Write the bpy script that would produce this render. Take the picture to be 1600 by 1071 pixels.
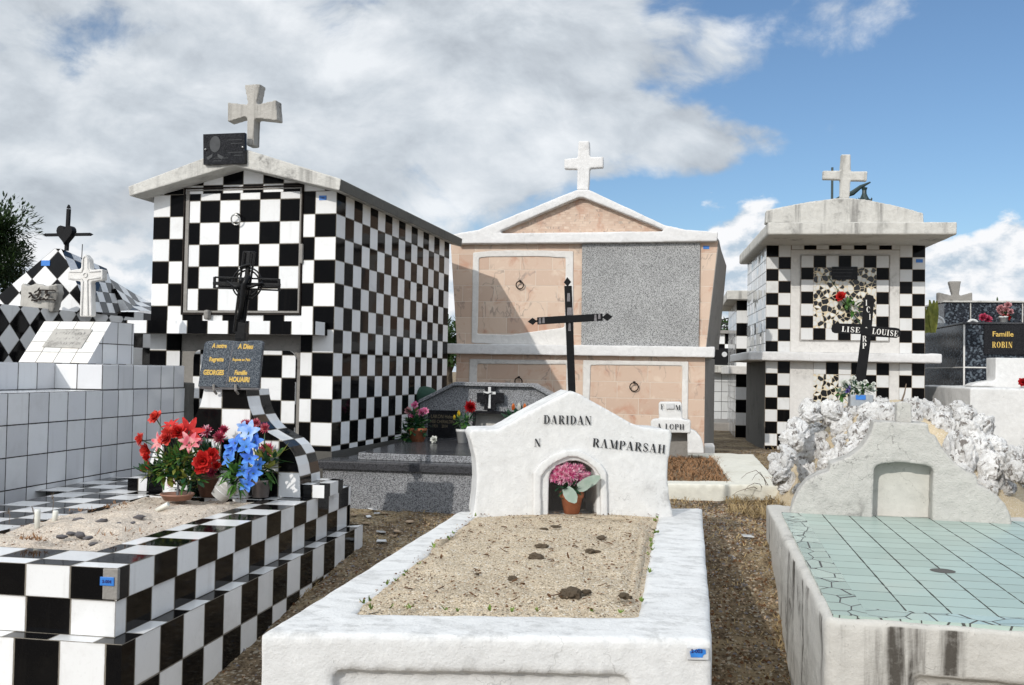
import bpy, math, random
from math import sin, cos, pi, radians, atan2, sqrt
from mathutils import Vector, noise
random.seed(7)
R = random.random
def U(a, b): return a + (b - a) * random.random()
for o in list(bpy.data.objects): bpy.data.objects.remove(o)
SC = bpy.context.scene
COL = SC.collection

# ------------------------------------------------------------------ camera
FOC, YAW, PIT, ROL, EYE = 1521.945, 0.17047, 0.02851, 0.01725, 1.35
FW = Vector((-sin(YAW) * cos(PIT), cos(YAW) * cos(PIT), sin(PIT)))
R0 = Vector((cos(YAW), sin(YAW), 0)); U0 = R0.cross(FW)
RT = cos(ROL) * R0 + sin(ROL) * U0; UP = -sin(ROL) * R0 + cos(ROL) * U0
cd = bpy.data.cameras.new('camera'); cam = bpy.data.objects.new('camera', cd); COL.objects.link(cam)
cd.sensor_width = 36; cd.lens = FOC / 1600 * 36; cd.clip_start = 0.05; cd.clip_end = 5000
from mathutils import Matrix
cam.matrix_world = Matrix(((RT.x, UP.x, -FW.x, 0), (RT.y, UP.y, -FW.y, 0), (RT.z, UP.z, -FW.z, EYE), (0, 0, 0, 1)))
SC.camera = cam
SC.render.resolution_x = 1024; SC.render.resolution_y = 685
SC.view_settings.view_transform = 'Standard'; SC.view_settings.look = 'None'
SC.view_settings.gamma = 1; SC.view_settings.use_curve_mapping = False
SC.view_settings.exposure = 0.0

# ------------------------------------------------------------------ sun and sky
SUNL = Vector((.40, 1.0, -.55)).normalized()          # direction the light travels
sd = bpy.data.lights.new('sun', 'SUN'); sun = bpy.data.objects.new('sun', sd); COL.objects.link(sun)
sd.energy = 2.6; sd.angle = radians(.55); sd.color = (1, .955, .89)
sun.rotation_euler = SUNL.to_track_quat('-Z', 'Y').to_euler()
W = bpy.data.worlds.new('World'); SC.world = W; W.use_nodes = True

class NT:
    """tiny node-tree helper"""
    def __init__(s, tree): s.t = tree; tree.nodes.clear()
    def n(s, kind, ins=None, **kw):
        nd = s.t.nodes.new(kind)
        for k, v in kw.items(): setattr(nd, k, v)
        for k, v in (ins or {}).items(): s.set(nd.inputs[k], v)
        return nd
    def set(s, inp, v):
        if isinstance(v, bpy.types.NodeSocket): s.t.links.new(v, inp)
        else:
            if isinstance(v, tuple) and len(v) == 3 and inp.type == 'RGBA': v = v + (1,)
            inp.default_value = v
    def m(s, op, a, b=0., c=0.):
        nd = s.n('ShaderNodeMath', operation=op)
        s.set(nd.inputs[0], a); s.set(nd.inputs[1], b)
        if len(nd.inputs) > 2: s.set(nd.inputs[2], c)
        return nd.outputs[0]
    def vm(s, op, a, b=(0, 0, 0), sc=None):
        nd = s.n('ShaderNodeVectorMath', operation=op)
        s.set(nd.inputs[0], a); s.set(nd.inputs[1], b)
        if sc is not None: s.set(nd.inputs['Scale'], sc)
        return nd.outputs['Vector'] if op not in ('LENGTH', 'DOT_PRODUCT', 'DISTANCE') else nd.outputs['Value']
    def mix(s, f, a, b, mode='MIX'):
        nd = s.n('ShaderNodeMix', data_type='RGBA', blend_type=mode)
        s.set(nd.inputs[0], f); s.set(nd.inputs[6], a); s.set(nd.inputs[7], b)
        return nd.outputs[2]
    def ramp(s, f, lo, hi, a=0., b=1., smooth=True):
        nd = s.n('ShaderNodeMapRange', interpolation_type='SMOOTHSTEP' if smooth else 'LINEAR')
        for i, v in enumerate((f, lo, hi, a, b)): s.set(nd.inputs[i], v)
        return nd.outputs[0]
    def noise(s, vec, scale, detail=4., rough=.55, dist=0., color=False):
        nd = s.n('ShaderNodeTexNoise', {'Vector': vec, 'Scale': scale, 'Detail': detail, 'Roughness': rough, 'Distortion': dist})
        return nd.outputs[1 if color else 0]
    def voro(s, vec, scale, feature='F1', out='Distance', rnd=1.):
        nd = s.n('ShaderNodeTexVoronoi', {'Vector': vec, 'Scale': scale, 'Randomness': rnd}, feature=feature)
        return nd.outputs[out]
    def scale(s, vec, x, y, z): return s.vm('MULTIPLY', vec, (x, y, z))

w = NT(W.node_tree)
sky = w.n('ShaderNodeTexSky', sky_type='NISHITA', sun_disc=False, sun_elevation=radians(27), sun_rotation=radians(202),
          altitude=50, air_density=1.0, dust_density=.6, ozone_density=2.2)
gd = w.n('ShaderNodeTexCoord').outputs['Generated']
dr = w.vm('NORMALIZE', gd)
sp = w.n('ShaderNodeSeparateXYZ', {0: dr})
az = w.m('ARCTAN2', sp.outputs[0], sp.outputs[1]); el = w.m('ARCSINE', sp.outputs[2])
ae = w.n('ShaderNodeCombineXYZ', {0: az, 1: el, 2: .37}).outputs[0]
q0 = w.n('ShaderNodeCombineXYZ', {0: az, 1: w.m('MULTIPLY', el, 1.55), 2: .37}).outputs[0]
qw = w.vm('ADD', q0, w.vm('SCALE', w.vm('SUBTRACT', w.noise(q0, 3., 3., .5, 0, True), (.5, .5, .5)), sc=.16))
def cl(off=(0, 0, 0)):
    v = w.vm('ADD', qw, off)
    return w.m('ADD', w.m('MULTIPLY', w.noise(v, 3.1, 10., .56, .15), .68), w.m('MULTIPLY', w.noise(v, 10., 6., .6), .32))
nA = cl(); nB2 = cl((-.014, .040, 0))
wander = w.m('MULTIPLY', w.m('SUBTRACT', w.noise(q0, 4.5, 5., .55, .2), .5), .50)
tongue = w.m('MULTIPLY', w.ramp(w.m('ABSOLUTE', w.m('SUBTRACT', el, .225)), .065, .0), .17)
azw = w.m('ADD', w.m('SUBTRACT', az, tongue), wander)
bank = w.ramp(azw, .04, -.16)
lowgap = w.m('MULTIPLY', w.ramp(w.m('ABSOLUTE', w.m('SUBTRACT', el, .165)), .035, .01), w.ramp(w.m('ABSOLUTE', w.m('SUBTRACT', az, -.02)), .11, .04))
bank = w.m('MULTIPLY', bank, w.m('SUBTRACT', 1., w.m('MULTIPLY', lowgap, .9)))
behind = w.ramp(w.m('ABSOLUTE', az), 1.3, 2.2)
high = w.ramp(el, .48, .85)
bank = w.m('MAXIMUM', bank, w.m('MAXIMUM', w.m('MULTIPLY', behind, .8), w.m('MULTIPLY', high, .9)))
patch = w.m('MULTIPLY', w.ramp(w.m('ABSOLUTE', w.m('SUBTRACT', az, .17)), .20, .04), w.ramp(el, .27, .38))
patch2 = w.m('MULTIPLY', w.ramp(w.m('ABSOLUTE', w.m('SUBTRACT', az, -.01)), .15, .03), w.ramp(w.m('ABSOLUTE', w.m('SUBTRACT', el, .33)), .10, .03))
bias = w.m('ADD', w.m('MULTIPLY', bank, .30), w.m('MULTIPLY', w.m('MAXIMUM', patch, patch2), .165))
val = w.m('ADD', nA, w.m('SUBTRACT', bias, .10))
aB = w.ramp(val, .535, .665)
thick = w.ramp(val, .62, .82)
lit = w.m('MULTIPLY', w.m('SUBTRACT', nA, nB2), 3.4)
bigt = w.m('MULTIPLY', w.m('SUBTRACT', w.noise(w.vm('ADD', q0, (4.3, 1.9, 0)), 2.6, 4., .55, .3), .5), 2.1)
tone = w.m('ADD', w.m('ADD', w.m('SUBTRACT', .66, w.m('MULTIPLY', thick, .16)), lit), bigt)
tone = w.m('ADD', tone, w.m('MULTIPLY', w.ramp(el, .24, .12), .10))
g1 = w.mix(w.ramp(tone, .10, .55, smooth=False), (.42, .46, .51), (.64, .69, .74))
bankc = w.mix(w.ramp(tone, .55, .98, smooth=False), g1, (.90, .93, .96))
bankc = w.vm('SCALE', bankc, sc=w.m('MULTIPLY_ADD', w.m('MAXIMUM', high, behind), 1.1, 1.))  # unseen clouds overhead and behind the camera brightened for extra fill light
# low cumulus along the horizon
pq = w.vm('ADD', q0, w.vm('SCALE', w.vm('SUBTRACT', w.noise(q0, 14., 3., .5, 0, True), (.5, .5, .5)), sc=.02))
puff = w.noise(pq, 11., 9., .58); puff2 = w.noise(w.vm('ADD', pq, (-.006, .018, 0)), 11., 9., .58)
big = w.noise(w.vm('MULTIPLY', ae, (1., .4, 1.)), 7., 2., .5, 0.)
ctop = w.m('ADD', w.m('ADD', w.m('MULTIPLY_ADD', w.ramp(w.m('ABSOLUTE', w.m('SUBTRACT', az, .03)), .12, .03), .055, .006), w.m('MULTIPLY', big, .22)), w.m('MULTIPLY', w.m('SUBTRACT', puff, .5), .15))
aC = w.ramp(w.m('SUBTRACT', ctop, el), -.004, .012)
ct = w.m('ADD', .62, w.m('MULTIPLY', w.m('SUBTRACT', puff, puff2), 4.5))
ct = w.m('SUBTRACT', ct, w.m('MULTIPLY', w.ramp(w.m('SUBTRACT', ctop, el), .02, .09), .30))
cumc = w.mix(w.ramp(ct, .15, .70, smooth=False), (.50, .61, .72), (.96, .97, .99))
skyc = w.mix(1., w.vm('SCALE', sky.outputs[0], sc=.105), (.86, .97, 1.06), 'MULTIPLY')
c1 = w.mix(aC, skyc, cumc)
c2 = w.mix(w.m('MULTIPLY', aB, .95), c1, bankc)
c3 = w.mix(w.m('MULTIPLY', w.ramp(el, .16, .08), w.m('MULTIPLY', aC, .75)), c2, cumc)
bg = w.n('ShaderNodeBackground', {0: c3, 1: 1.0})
w.t.links.new(bg.outputs[0], w.n('ShaderNodeOutputWorld').inputs[0])

# ------------------------------------------------------------------ unprojection used to lay the graveyard out in metres
def ray(x, y): return FW + RT * ((x - 800) / FOC) - UP * ((y - 535.5) / FOC)
def atz(x, y, z):
    d = ray(x, y); return Vector((0, 0, EYE)) + d * ((z - EYE) / d.z)
def aty(x, y, Y):
    d = ray(x, y); return Vector((0, 0, EYE)) + d * (Y / d.y)
class Fr:
    """a local frame: x to the right, y away from the viewer, world z"""
    def __init__(s, x, y, z=0., yaw=0.): s.x, s.y, s.z, s.yaw = x, y, z, yaw; s.c, s.s = cos(yaw), sin(yaw)
    def L(s, p): dx, dy = p[0] - s.x, p[1] - s.y; return Vector((dx * s.c + dy * s.s, -dx * s.s + dy * s.c, p[2]))
    def Wd(s, x, y, z): return Vector((s.x + x * s.c - y * s.s, s.y + x * s.s + y * s.c, z))
    def on(s, px, py, ly=0.):
        """local (x, z) where the sight line meets the frame's plane y = ly"""
        d = ray(px, py); nx, ny = -s.s, s.c
        t = (s.x * nx + s.y * ny + ly) / (d.x * nx + d.y * ny)
        p = s.L(Vector((0, 0, EYE)) + d * t); return p.x, p.z

# ------------------------------------------------------------------ mesh building
class MB:
    def __init__(s): s.v = []; s.f = []; s.uv = []; s.m = []
    def face(s, pts, uv=None, m=0):
        i = len(s.v); s.v += [tuple(p) for p in pts]; s.f.append(tuple(range(i, i + len(pts))))
        s.uv.append(uv or [(p[0], p[2]) for p in pts]); s.m.append(m)
    def mesh(s, v, f, m=0):
        i = len(s.v); s.v += [tuple(p) for p in v]
        for q in f:
            s.f.append(tuple(i + k for k in q)); s.uv.append([(v[k][0], v[k][2]) for k in q]); s.m.append(m)
    def box(s, x0, x1, y0, y1, z0, z1, w=.15, h=None, ref=(0, 0, 0), par=0, skip='', m=0, mt=None):
        h = h or w; rx, ry, rz = ref
        def F(pts, a, ra, b, rb, wa, wb, key, mm):
            if key in skip: return
            s.face(pts, [((p[a] - ra) / wa + par, (p[b] - rb) / wb) for p in pts], mm)
        F([(x0, y0, z0), (x1, y0, z0), (x1, y0, z1), (x0, y0, z1)], 0, rx, 2, rz, w, h, 'f', m)
        F([(x1, y0, z0), (x1, y1, z0), (x1, y1, z1), (x1, y0, z1)], 1, ry, 2, rz, w, h, 'r', m)
        F([(x0, y1, z0), (x0, y0, z0), (x0, y0, z1), (x0, y1, z1)], 1, ry, 2, rz, w, h, 'l', m)
        F([(x1, y1, z0), (x0, y1, z0), (x0, y1, z1), (x1, y1, z1)], 0, rx, 2, rz, w, h, 'b', m)
        F([(x0, y0, z1), (x1, y0, z1), (x1, y1, z1), (x0, y1, z1)], 0, rx, 1, ry, w, w, 't', m if mt is None else mt)
        F([(x0, y1, z0), (x1, y1, z0), (x1, y0, z0), (x0, y0, z0)], 0, rx, 1, ry, w, w, 'd', m)
        return s
    def prism(s, prof, y0, y1, m=0, w=.15, ref=(0, 0), caps=True, ms=None, uo=0., wv=None):
        """outline in local (x, z), counter-clockwise seen from the front, extruded from y0 to y1"""
        n = len(prof); ms = m if ms is None else ms; wv = wv or w
        if caps:
            s.face([(x, y0, z) for x, z in prof], [((x - ref[0]) / w, (z - ref[1]) / w) for x, z in prof], m)
            s.face([(x, y1, z) for x, z in reversed(prof)], [((x - ref[0]) / w, (z - ref[1]) / w) for x, z in reversed(prof)], m)
        d = uo
        for i in range(n):
            a, b = prof[i], prof[(i + 1) % n]; L = sqrt((a[0] - b[0]) ** 2 + (a[1] - b[1]) ** 2)
            s.face([(a[0], y1, a[1]), (a[0], y0, a[1]), (b[0], y0, b[1]), (b[0], y1, b[1])][::-1],
                   [(y1 / w, d / wv), (y0 / w, d / wv), (y0 / w, (d + L) / wv), (y1 / w, (d + L) / wv)][::-1], ms)
            d += L
        return s
    def ring(s, outer, inner, y0, y1, m=0):
        """prism with a hole; outer and inner outlines have the same count of points"""
        n = len(outer)
        for i in range(n):
            j = (i + 1) % n; a, b, c, d = outer[i], outer[j], inner[j], inner[i]
            P = lambda q, y: (q[0], y, q[1])
            s.face([P(a, y0), P(b, y0), P(c, y0), P(d, y0)], None, m)
            s.face([P(d, y1), P(c, y1), P(b, y1), P(a, y1)], None, m)
            s.face([P(a, y1), P(b, y1), P(b, y0), P(a, y0)], None, m)
            s.face([P(d, y0), P(c, y0), P(c, y1), P(d, y1)], None, m)
        return s
    def tube(s, pts, r, n=8, m=0, closed=False, cap=True):
        pts = [Vector(p) for p in pts]; k = len(pts); rr = r if isinstance(r, (list, tuple)) else [r] * k
        v = []; up = Vector((.13, .21, .97)); f = []
        for i, p in enumerate(pts):
            a = pts[(i - 1) % k] if (closed or i) else p; b = pts[(i + 1) % k] if (closed or i < k - 1) else p
            t = (b - a).normalized(); x = t.cross(up)
            if x.length < .05: x = t.cross(Vector((1, 0, 0)))
            x.normalize(); y = x.cross(t)
            for j in range(n): v.append(p + (x * cos(2 * pi * j / n) + y * sin(2 * pi * j / n)) * rr[i])
        for i in range(k if closed else k - 1):
            for j in range(n):
                a, b = i * n + j, i * n + (j + 1) % n; c, d = ((i + 1) % k) * n + (j + 1) % n, ((i + 1) % k) * n + j
                f.append((a, d, c, b))
        if cap and not closed: f += [tuple(range(n)), tuple(reversed(range((k - 1) * n, k * n)))]
        s.mesh(v, f, m); return s
    def lathe(s, prof, c=(0, 0, 0), n=24, m=0, rot=None):
        v = []; f = []; c = Vector(c)
        for r, z in prof:
            for j in range(n):
                p = Vector((r * cos(2 * pi * j / n), r * sin(2 * pi * j / n), z))
                v.append((rot @ p if rot else p) + c)
        for i in range(len(prof) - 1):
            for j in range(n): f.append((i * n + j, i * n + (j + 1) % n, (i + 1) * n + (j + 1) % n, (i + 1) * n + j))
        s.mesh(v, f, m); return s
    def build(s, name, mats, parent=None, fr=None, smooth=False, bevel=0., merge=True, origin=None):
        fz = fr.z if fr else 0.
        me = bpy.data.meshes.new(name)
        vs = [(v[0], v[1], v[2] - fz) for v in s.v]
        if origin: vs = [(v[0] - origin[0], v[1] - origin[1], v[2] - origin[2]) for v in vs]
        me.from_pydata(vs, [], s.f)
        ul = me.uv_layers.new(name='UVMap'); k = 0; dat = []
        for q in s.uv:
            for c in q: dat += [c[0], c[1]]
        ul.data.foreach_set('uv', dat)
        for mt in (mats if isinstance(mats, (list, tuple)) else [mats]): me.materials.append(mt)
        me.polygons.foreach_set('material_index', s.m)
        if smooth: me.polygons.foreach_set('use_smooth', [True] * len(s.f))
        if merge:
            import bmesh
            b = bmesh.new(); b.from_mesh(me); bmesh.ops.remove_doubles(b, verts=b.verts, dist=1e-5); b.to_mesh(me); b.free()
        me.update()
        o = bpy.data.objects.new(name, me); COL.objects.link(o)
        if parent: o.parent = parent
        elif fr: o.location = (fr.x, fr.y, fr.z); o.rotation_euler = (0, 0, fr.yaw)
        if origin: o.location = Vector(o.location) + Vector(origin)
        if bevel:
            md = o.modifiers.new('bevel', 'BEVEL'); md.width = bevel; md.segments = 2; md.limit_method = 'ANGLE'; md.angle_limit = radians(35)
        return o

def tag(o, label=None, cat=None, group=None, kind=None):
    for k, v in (('label', label), ('category', cat), ('group', group), ('kind', kind)):
        if v: o[k] = v
    return o
def thing(name, label, cat, fr, group=None):
    o = bpy.data.objects.new(name, None); COL.objects.link(o); o.empty_display_size = .1
    o.location = (fr.x, fr.y, fr.z); o.rotation_euler = (0, 0, fr.yaw)
    return tag(o, label, cat, group)
CLD = bpy.data.textures.new('lumps', 'CLOUDS'); CLD.noise_scale = .16; CLD.noise_depth = 2
CLF = bpy.data.textures.new('fine_lumps', 'CLOUDS'); CLF.noise_scale = .035; CLF.noise_depth = 2
def plaster(o, voxel=.012, a=.012, b=.003, it=2):
    """hand-trowelled look: rounded edges and a slightly uneven surface"""
    m = o.modifiers.new('remesh', 'REMESH'); m.mode = 'VOXEL'; m.voxel_size = voxel; m.use_smooth_shade = True
    m = o.modifiers.new('smooth', 'SMOOTH'); m.factor = .5; m.iterations = it
    for t, s in ((CLD, a), (CLF, b)):
        if s:
            m = o.modifiers.new('displace', 'DISPLACE'); m.texture = t; m.strength = s; m.mid_level = .5; m.texture_coords = 'LOCAL'
    return o

# ------------------------------------------------------------------ materials
def newmat(name):
    m = bpy.data.materials.new(name); m.use_nodes = True; n = NT(m.node_tree)
    bs = n.n('ShaderNodeBsdfPrincipled'); out = n.n('ShaderNodeOutputMaterial'); n.t.links.new(bs.outputs[0], out.inputs[0])
    return m, n, bs
def bump(n, bs, h, dist=.004, st=1., normal=None):
    b = n.n('ShaderNodeBump', {'Height': h, 'Distance': dist, 'Strength': st})
    if normal is not None: n.set(b.inputs['Normal'], normal)
    n.set(bs.inputs['Normal'], b.outputs[0]); return b.outputs[0]
def plain(name, col, rough=.6, spec=.5, metal=0., var=.15, nscale=30., bmp=0., sss=0., trans=0.):
    m, n, bs = newmat(name); oc = n.n('ShaderNodeTexCoord').outputs['Object']
    f = n.ramp(n.noise(oc, nscale, 4.), .3, .7, 1 - var, 1 + var, False)
    n.set(bs.inputs['Base Color'], n.vm('SCALE', tuple(col), sc=f))
    n.set(bs.inputs['Roughness'], rough); n.set(bs.inputs['Metallic'], metal); n.set(bs.inputs['Specular IOR Level'], spec)
    if bmp: bump(n, bs, n.noise(oc, nscale * 3, 5.), bmp)
    return m
def tilemat(name, c0, c1, grout=(.10, .09, .08), g=.012, rb=.05, rw=.1, dirt=.25, tilt=.012, dirtc=(.22, .19, .15), low=None, var=.06, ior=1.45):
    """glazed tiles laid by UV: one unit is one tile, colours alternate"""
    m, n, bs = newmat(name)
    uv = n.n('ShaderNodeUVMap').outputs[0]; oc = n.n('ShaderNodeTexCoord').outputs['Object']
    s = n.n('ShaderNodeSeparateXYZ', {0: uv})
    u, v = s.outputs[0], s.outputs[1]
    fu, fv = n.m('FLOOR', u), n.m('FLOOR', v)
    par = n.m('FLOORED_MODULO', n.m('ADD', fu, fv), 2.)
    idv = n.n('ShaderNodeCombineXYZ', {0: fu, 1: fv, 2: 3.7}).outputs[0]
    wn = n.n('ShaderNodeTexWhiteNoise', {0: idv}, noise_dimensions='3D')
    ru = n.m('SUBTRACT', u, fu); rv = n.m('SUBTRACT', v, fv)
    du = n.m('MINIMUM', ru, n.m('SUBTRACT', 1., ru)); dv = n.m('MINIMUM', rv, n.m('SUBTRACT', 1., rv))
    dd = n.m('MINIMUM', du, dv)
    wob = n.m('MULTIPLY', n.m('SUBTRACT', n.noise(oc, 45., 4.), .5), .016)
    gm = n.ramp(n.m('ADD', dd, wob), g * .7, g * 1.5)
    base = n.mix(par, c0, c1)
    vr = n.m('ADD', 1 - var, n.m('MULTIPLY', wn.outputs[0], 2 * var))
    base = n.vm('SCALE', base, sc=vr)
    dn = n.ramp(n.noise(oc, 5., 6., .65, .4), .50, .78)
    run = n.ramp(n.noise(n.scale(oc, 1, 1, .1), 16., 5., .6), .56, .74)
    dn = n.m('MAXIMUM', dn, n.m('MULTIPLY', run, .7))
    fine = n.ramp(n.noise(oc, 90., 3.), .55, .75)
    dm = n.m('MULTIPLY', n.m('ADD', n.m('MULTIPLY', dn, .7), n.m('MULTIPLY', fine, .25)), dirt)
    near = n.m('MULTIPLY', n.ramp(dd, .10, .0), dirt * .7)
    dm = n.m('MAXIMUM', dm, n.m('MULTIPLY', near, n.ramp(n.noise(oc, 12., 3.), .35, .65)))
    if low is not None:    # splashed earth on the bottom of the wall
        z = n.n('ShaderNodeSeparateXYZ', {0: oc}).outputs[2]
        sp_ = n.ramp(n.m('ADD', z, n.m('MULTIPLY', n.noise(oc, 9., 4.), .12)), low + .16, low + .04)
        dm = n.m('MAXIMUM', dm, n.m('MULTIPLY', sp_, .45))
    base = n.mix(n.m('MULTIPLY', dm, n.m('MULTIPLY_ADD', par, .92, .08)) if c0[0] < .1 else dm, base, dirtc)
    col = n.mix(gm, grout, base)
    n.set(bs.inputs['Base Color'], col)
    ro = n.m('ADD', n.m('MULTIPLY_ADD', par, rw - rb, rb), n.m('MULTIPLY', dm, .5))
    n.set(bs.inputs['Roughness'], n.m('MULTIPLY_ADD', gm, n.m('SUBTRACT', ro, .85), .85))
    n.set(bs.inputs['Specular IOR Level'], n.m('MULTIPLY_ADD', gm, .20, .05))
    bs.inputs['IOR'].default_value = ior
    geo = n.n('ShaderNodeNewGeometry').outputs['Normal']
    tl = n.vm('SCALE', n.vm('SUBTRACT', wn.outputs[1], (.5, .5, .5)), sc=tilt * 2)
    wv = n.vm('SCALE', n.vm('SUBTRACT', n.noise(oc, 9., 1., .5, 0, True), (.5, .5, .5)), sc=tilt * 1.5)
    nn = n.vm('NORMALIZE', n.vm('ADD', n.vm('ADD', geo, tl), wv))
    bump(n, bs, gm, .0015, 1., nn)
    return m
WHT, BLK = (.74, .74, .735), (.004, .004, .0045)
M = {}
M['check'] = tilemat('check_tile', BLK, WHT, ior=1.16, grout=(.20, .18, .15), g=.015, var=.09)
M['check_slab'] = tilemat('check_tile_slab', BLK, WHT, rb=.06, dirt=.30, low=None, grout=(.20, .18, .15), g=.015, var=.09, ior=1.36)
M['check_small'] = tilemat('check_tile_right', BLK, (.66, .66, .65), grout=(.32, .26, .2), g=.016, dirt=.35, ior=1.25)
M['check_low'] = tilemat('check_tile_lower', BLK, WHT, rb=.05, dirt=.42, low=.0)
M['white_tile'] = tilemat('white_wall_tile', (.70, .70, .70), (.62, .62, .63), grout=(.05, .045, .04), g=.016, dirt=.22, tilt=.02, rb=.12, rw=.12, var=.08)
M['white_tile_lit'] = tilemat('white_block_tile_lit', (.70, .70, .68), (.68, .65, .6), grout=(.16, .14, .12), g=.016, dirt=.3)  # lit counterpart of white_tile: warmer tones and paler grout in the colour
M['side_tile'] = tilemat('right_tomb_side_tile', (.55, .56, .56), (.55, .56, .56), grout=(.06, .06, .06), g=.02, dirt=.3, tilt=.05, rb=.04, rw=.04, var=.1)

def mk_plaster(name, col, dirtc=(.10, .095, .085), dirt=.5, streak=0., rough=.85, fine=.002, topdirt=0., green=False):
    m, n, bs = newmat(name); oc = n.n('ShaderNodeTexCoord').outputs['Object']
    g = n.n('ShaderNodeNewGeometry'); nz = n.n('ShaderNodeSeparateXYZ', {0: g.outputs['Normal']}).outputs[2]
    a = n.noise(oc, 3.2, 8., .62, .3); b = n.noise(oc, 26., 7., .65); c = n.noise(oc, 140., 3., .6)
    col_ = n.mix(n.ramp(b, .35, .7), tuple(v * .90 for v in col), col)
    d = n.m('MULTIPLY', n.ramp(a, .50, .74), n.ramp(b, .38, .62))
    spk = n.m('MULTIPLY', n.ramp(c, .64, .74), n.ramp(a, .35, .6))
    d = n.m('MAXIMUM', d, n.m('MULTIPLY', spk, .8))
    if streak:
        st = n.noise(n.scale(oc, 1, 1, .07), 11., 6., .6, .2)
        side = n.ramp(n.m('ABSOLUTE', nz), .5, .2)
        st2 = n.m('MULTIPLY', n.m('MULTIPLY', n.ramp(st, .50, .70), side), streak)
        d = n.m('MAXIMUM', d, n.m('MULTIPLY', st2, n.ramp(b, .25, .6, .6, 1.)))
    if topdirt:
        tp = n.m('MULTIPLY', n.m('MULTIPLY', n.ramp(nz, .3, .8), n.ramp(n.noise(n.scale(oc, 1, 1.6, 1), 11., 9., .72, .2), .48, .62)), topdirt)
        d = n.m('MAXIMUM', d, n.m('MULTIPLY', tp, n.ramp(c, .35, .6, .5, 1.)))
    cv = n.vm('ADD', oc, n.vm('SCALE', n.noise(oc, 7., 4., .6, 0, True), sc=.22))
    ck = n.m('MULTIPLY', n.ramp(n.voro(cv, 3.1, 'DISTANCE_TO_EDGE'), .006, .001), n.ramp(n.noise(oc, 2.3, 3.), .50, .60))
    d = n.m('MAXIMUM', d, n.m('MULTIPLY', ck, .5))
    n.set(bs.inputs['Base Color'], n.mix(n.m('MULTIPLY', d, dirt), col_, dirtc))
    n.set(bs.inputs['Roughness'], rough); n.set(bs.inputs['Specular IOR Level'], .3)
    h = n.m('ADD', n.m('MULTIPLY', b, 1.), n.m('MULTIPLY', c, .4))
    bump(n, bs, h, fine * 2.0)
    return m
M['limewash'] = mk_plaster('limewashed_plaster', (.665, .66, .645), dirt=.6, topdirt=.55)
M['limewash_peach'] = mk_plaster('limewash_cornice', (.68, .67, .66), dirt=.45)
M['sill'] = mk_plaster('white_sill_paint', (.68, .66, .63), dirt=.5)
M['old_plaster'] = mk_plaster('weathered_white_plaster', (.50, .48, .44), (.07, .062, .052), dirt=.95, streak=1.3, fine=.0022)
M['grey_plaster'] = mk_plaster('rough_grey_plaster', (.50, .485, .45), (.07, .065, .06), dirt=.95, fine=.006, topdirt=.5)
M['concrete'] = mk_plaster('aged_concrete', (.57, .555, .515), (.10, .095, .09), dirt=.9, fine=.004, topdirt=.7, streak=.75)
M['concrete_grey'] = mk_plaster('grey_weathered_concrete', (.42, .40, .365), (.08, .075, .068), dirt=.95, fine=.003, topdirt=.7, streak=.9)
M['dark_edge'] = mk_plaster('blackened_concrete', (.13, .125, .11), (.03, .03, .027), dirt=.8, fine=.004)
M['dark_concrete'] = mk_plaster('dark_mottled_concrete', (.10, .095, .085), (.02, .02, .018), dirt=.8, fine=.003)  # near-black mottled concrete tone
M['mid_concrete'] = mk_plaster('grey_cement', (.26, .245, .225), (.06, .055, .05), dirt=.7, fine=.003)
M['niche'] = mk_plaster('niche_paint', (.56, .545, .50), (.05, .05, .045), dirt=.6, fine=.001)
M['path'] = mk_plaster('pale_cement_path', (.55, .52, .44), (.22, .18, .12), dirt=.6, fine=.002)
M['kerbw'] = mk_plaster('dirty_white_kerb', (.66, .64, .56), (.25, .22, .13), dirt=.5, fine=.002)

def mk_granite(name, a, b, c, scale=240., rough=.35, lo=.42, hi=.6):
    m, n, bs = newmat(name); oc = n.n('ShaderNodeTexCoord').outputs['Object']
    v = n.voro(oc, scale, out='Color'); x = n.n('ShaderNodeSeparateColor', {0: v}).outputs[0]
    y = n.n('ShaderNodeSeparateColor', {0: n.voro(oc, scale * .55, out='Color')}).outputs[1]
    col = n.mix(n.ramp(x, lo, hi), a, b); col = n.mix(n.ramp(y, .70, .78), col, c)
    big = n.ramp(n.noise(oc, 2.5, 4.), .3, .7, .86, 1.1, False)
    n.set(bs.inputs['Base Color'], n.vm('SCALE', col, sc=big)); n.set(bs.inputs['Roughness'], rough); n.set(bs.inputs['Specular IOR Level'], .10 if a[0] < .1 else .3)
    return m
M['granite'] = mk_granite('grey_speckled_granite', (.16, .165, .175), (.36, .365, .375), (.055, .055, .06), 480.)
M['granite_panel'] = mk_granite('coarse_pale_granite', (.27, .27, .27), (.42, .42, .41), (.10, .10, .10), 400., .3)
M['granite_dark'] = mk_granite('dark_polished_granite', (.008, .008, .009), (.014, .014, .016), (.03, .03, .033), 500., .15)
M['granite_band'] = mk_granite('dark_band_granite', (.045, .045, .05), (.075, .075, .08), (.02, .02, .02), 500., .2)
M['labrador'] = mk_granite('blue_pearl_granite', (.012, .014, .018), (.035, .04, .05), (.10, .12, .14), 80., .12, .4, .7)
M['book'] = mk_granite('speckled_slate', (.035, .043, .055), (.055, .066, .08), (.20, .22, .24), 900., .3, .62, .85)

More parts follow.
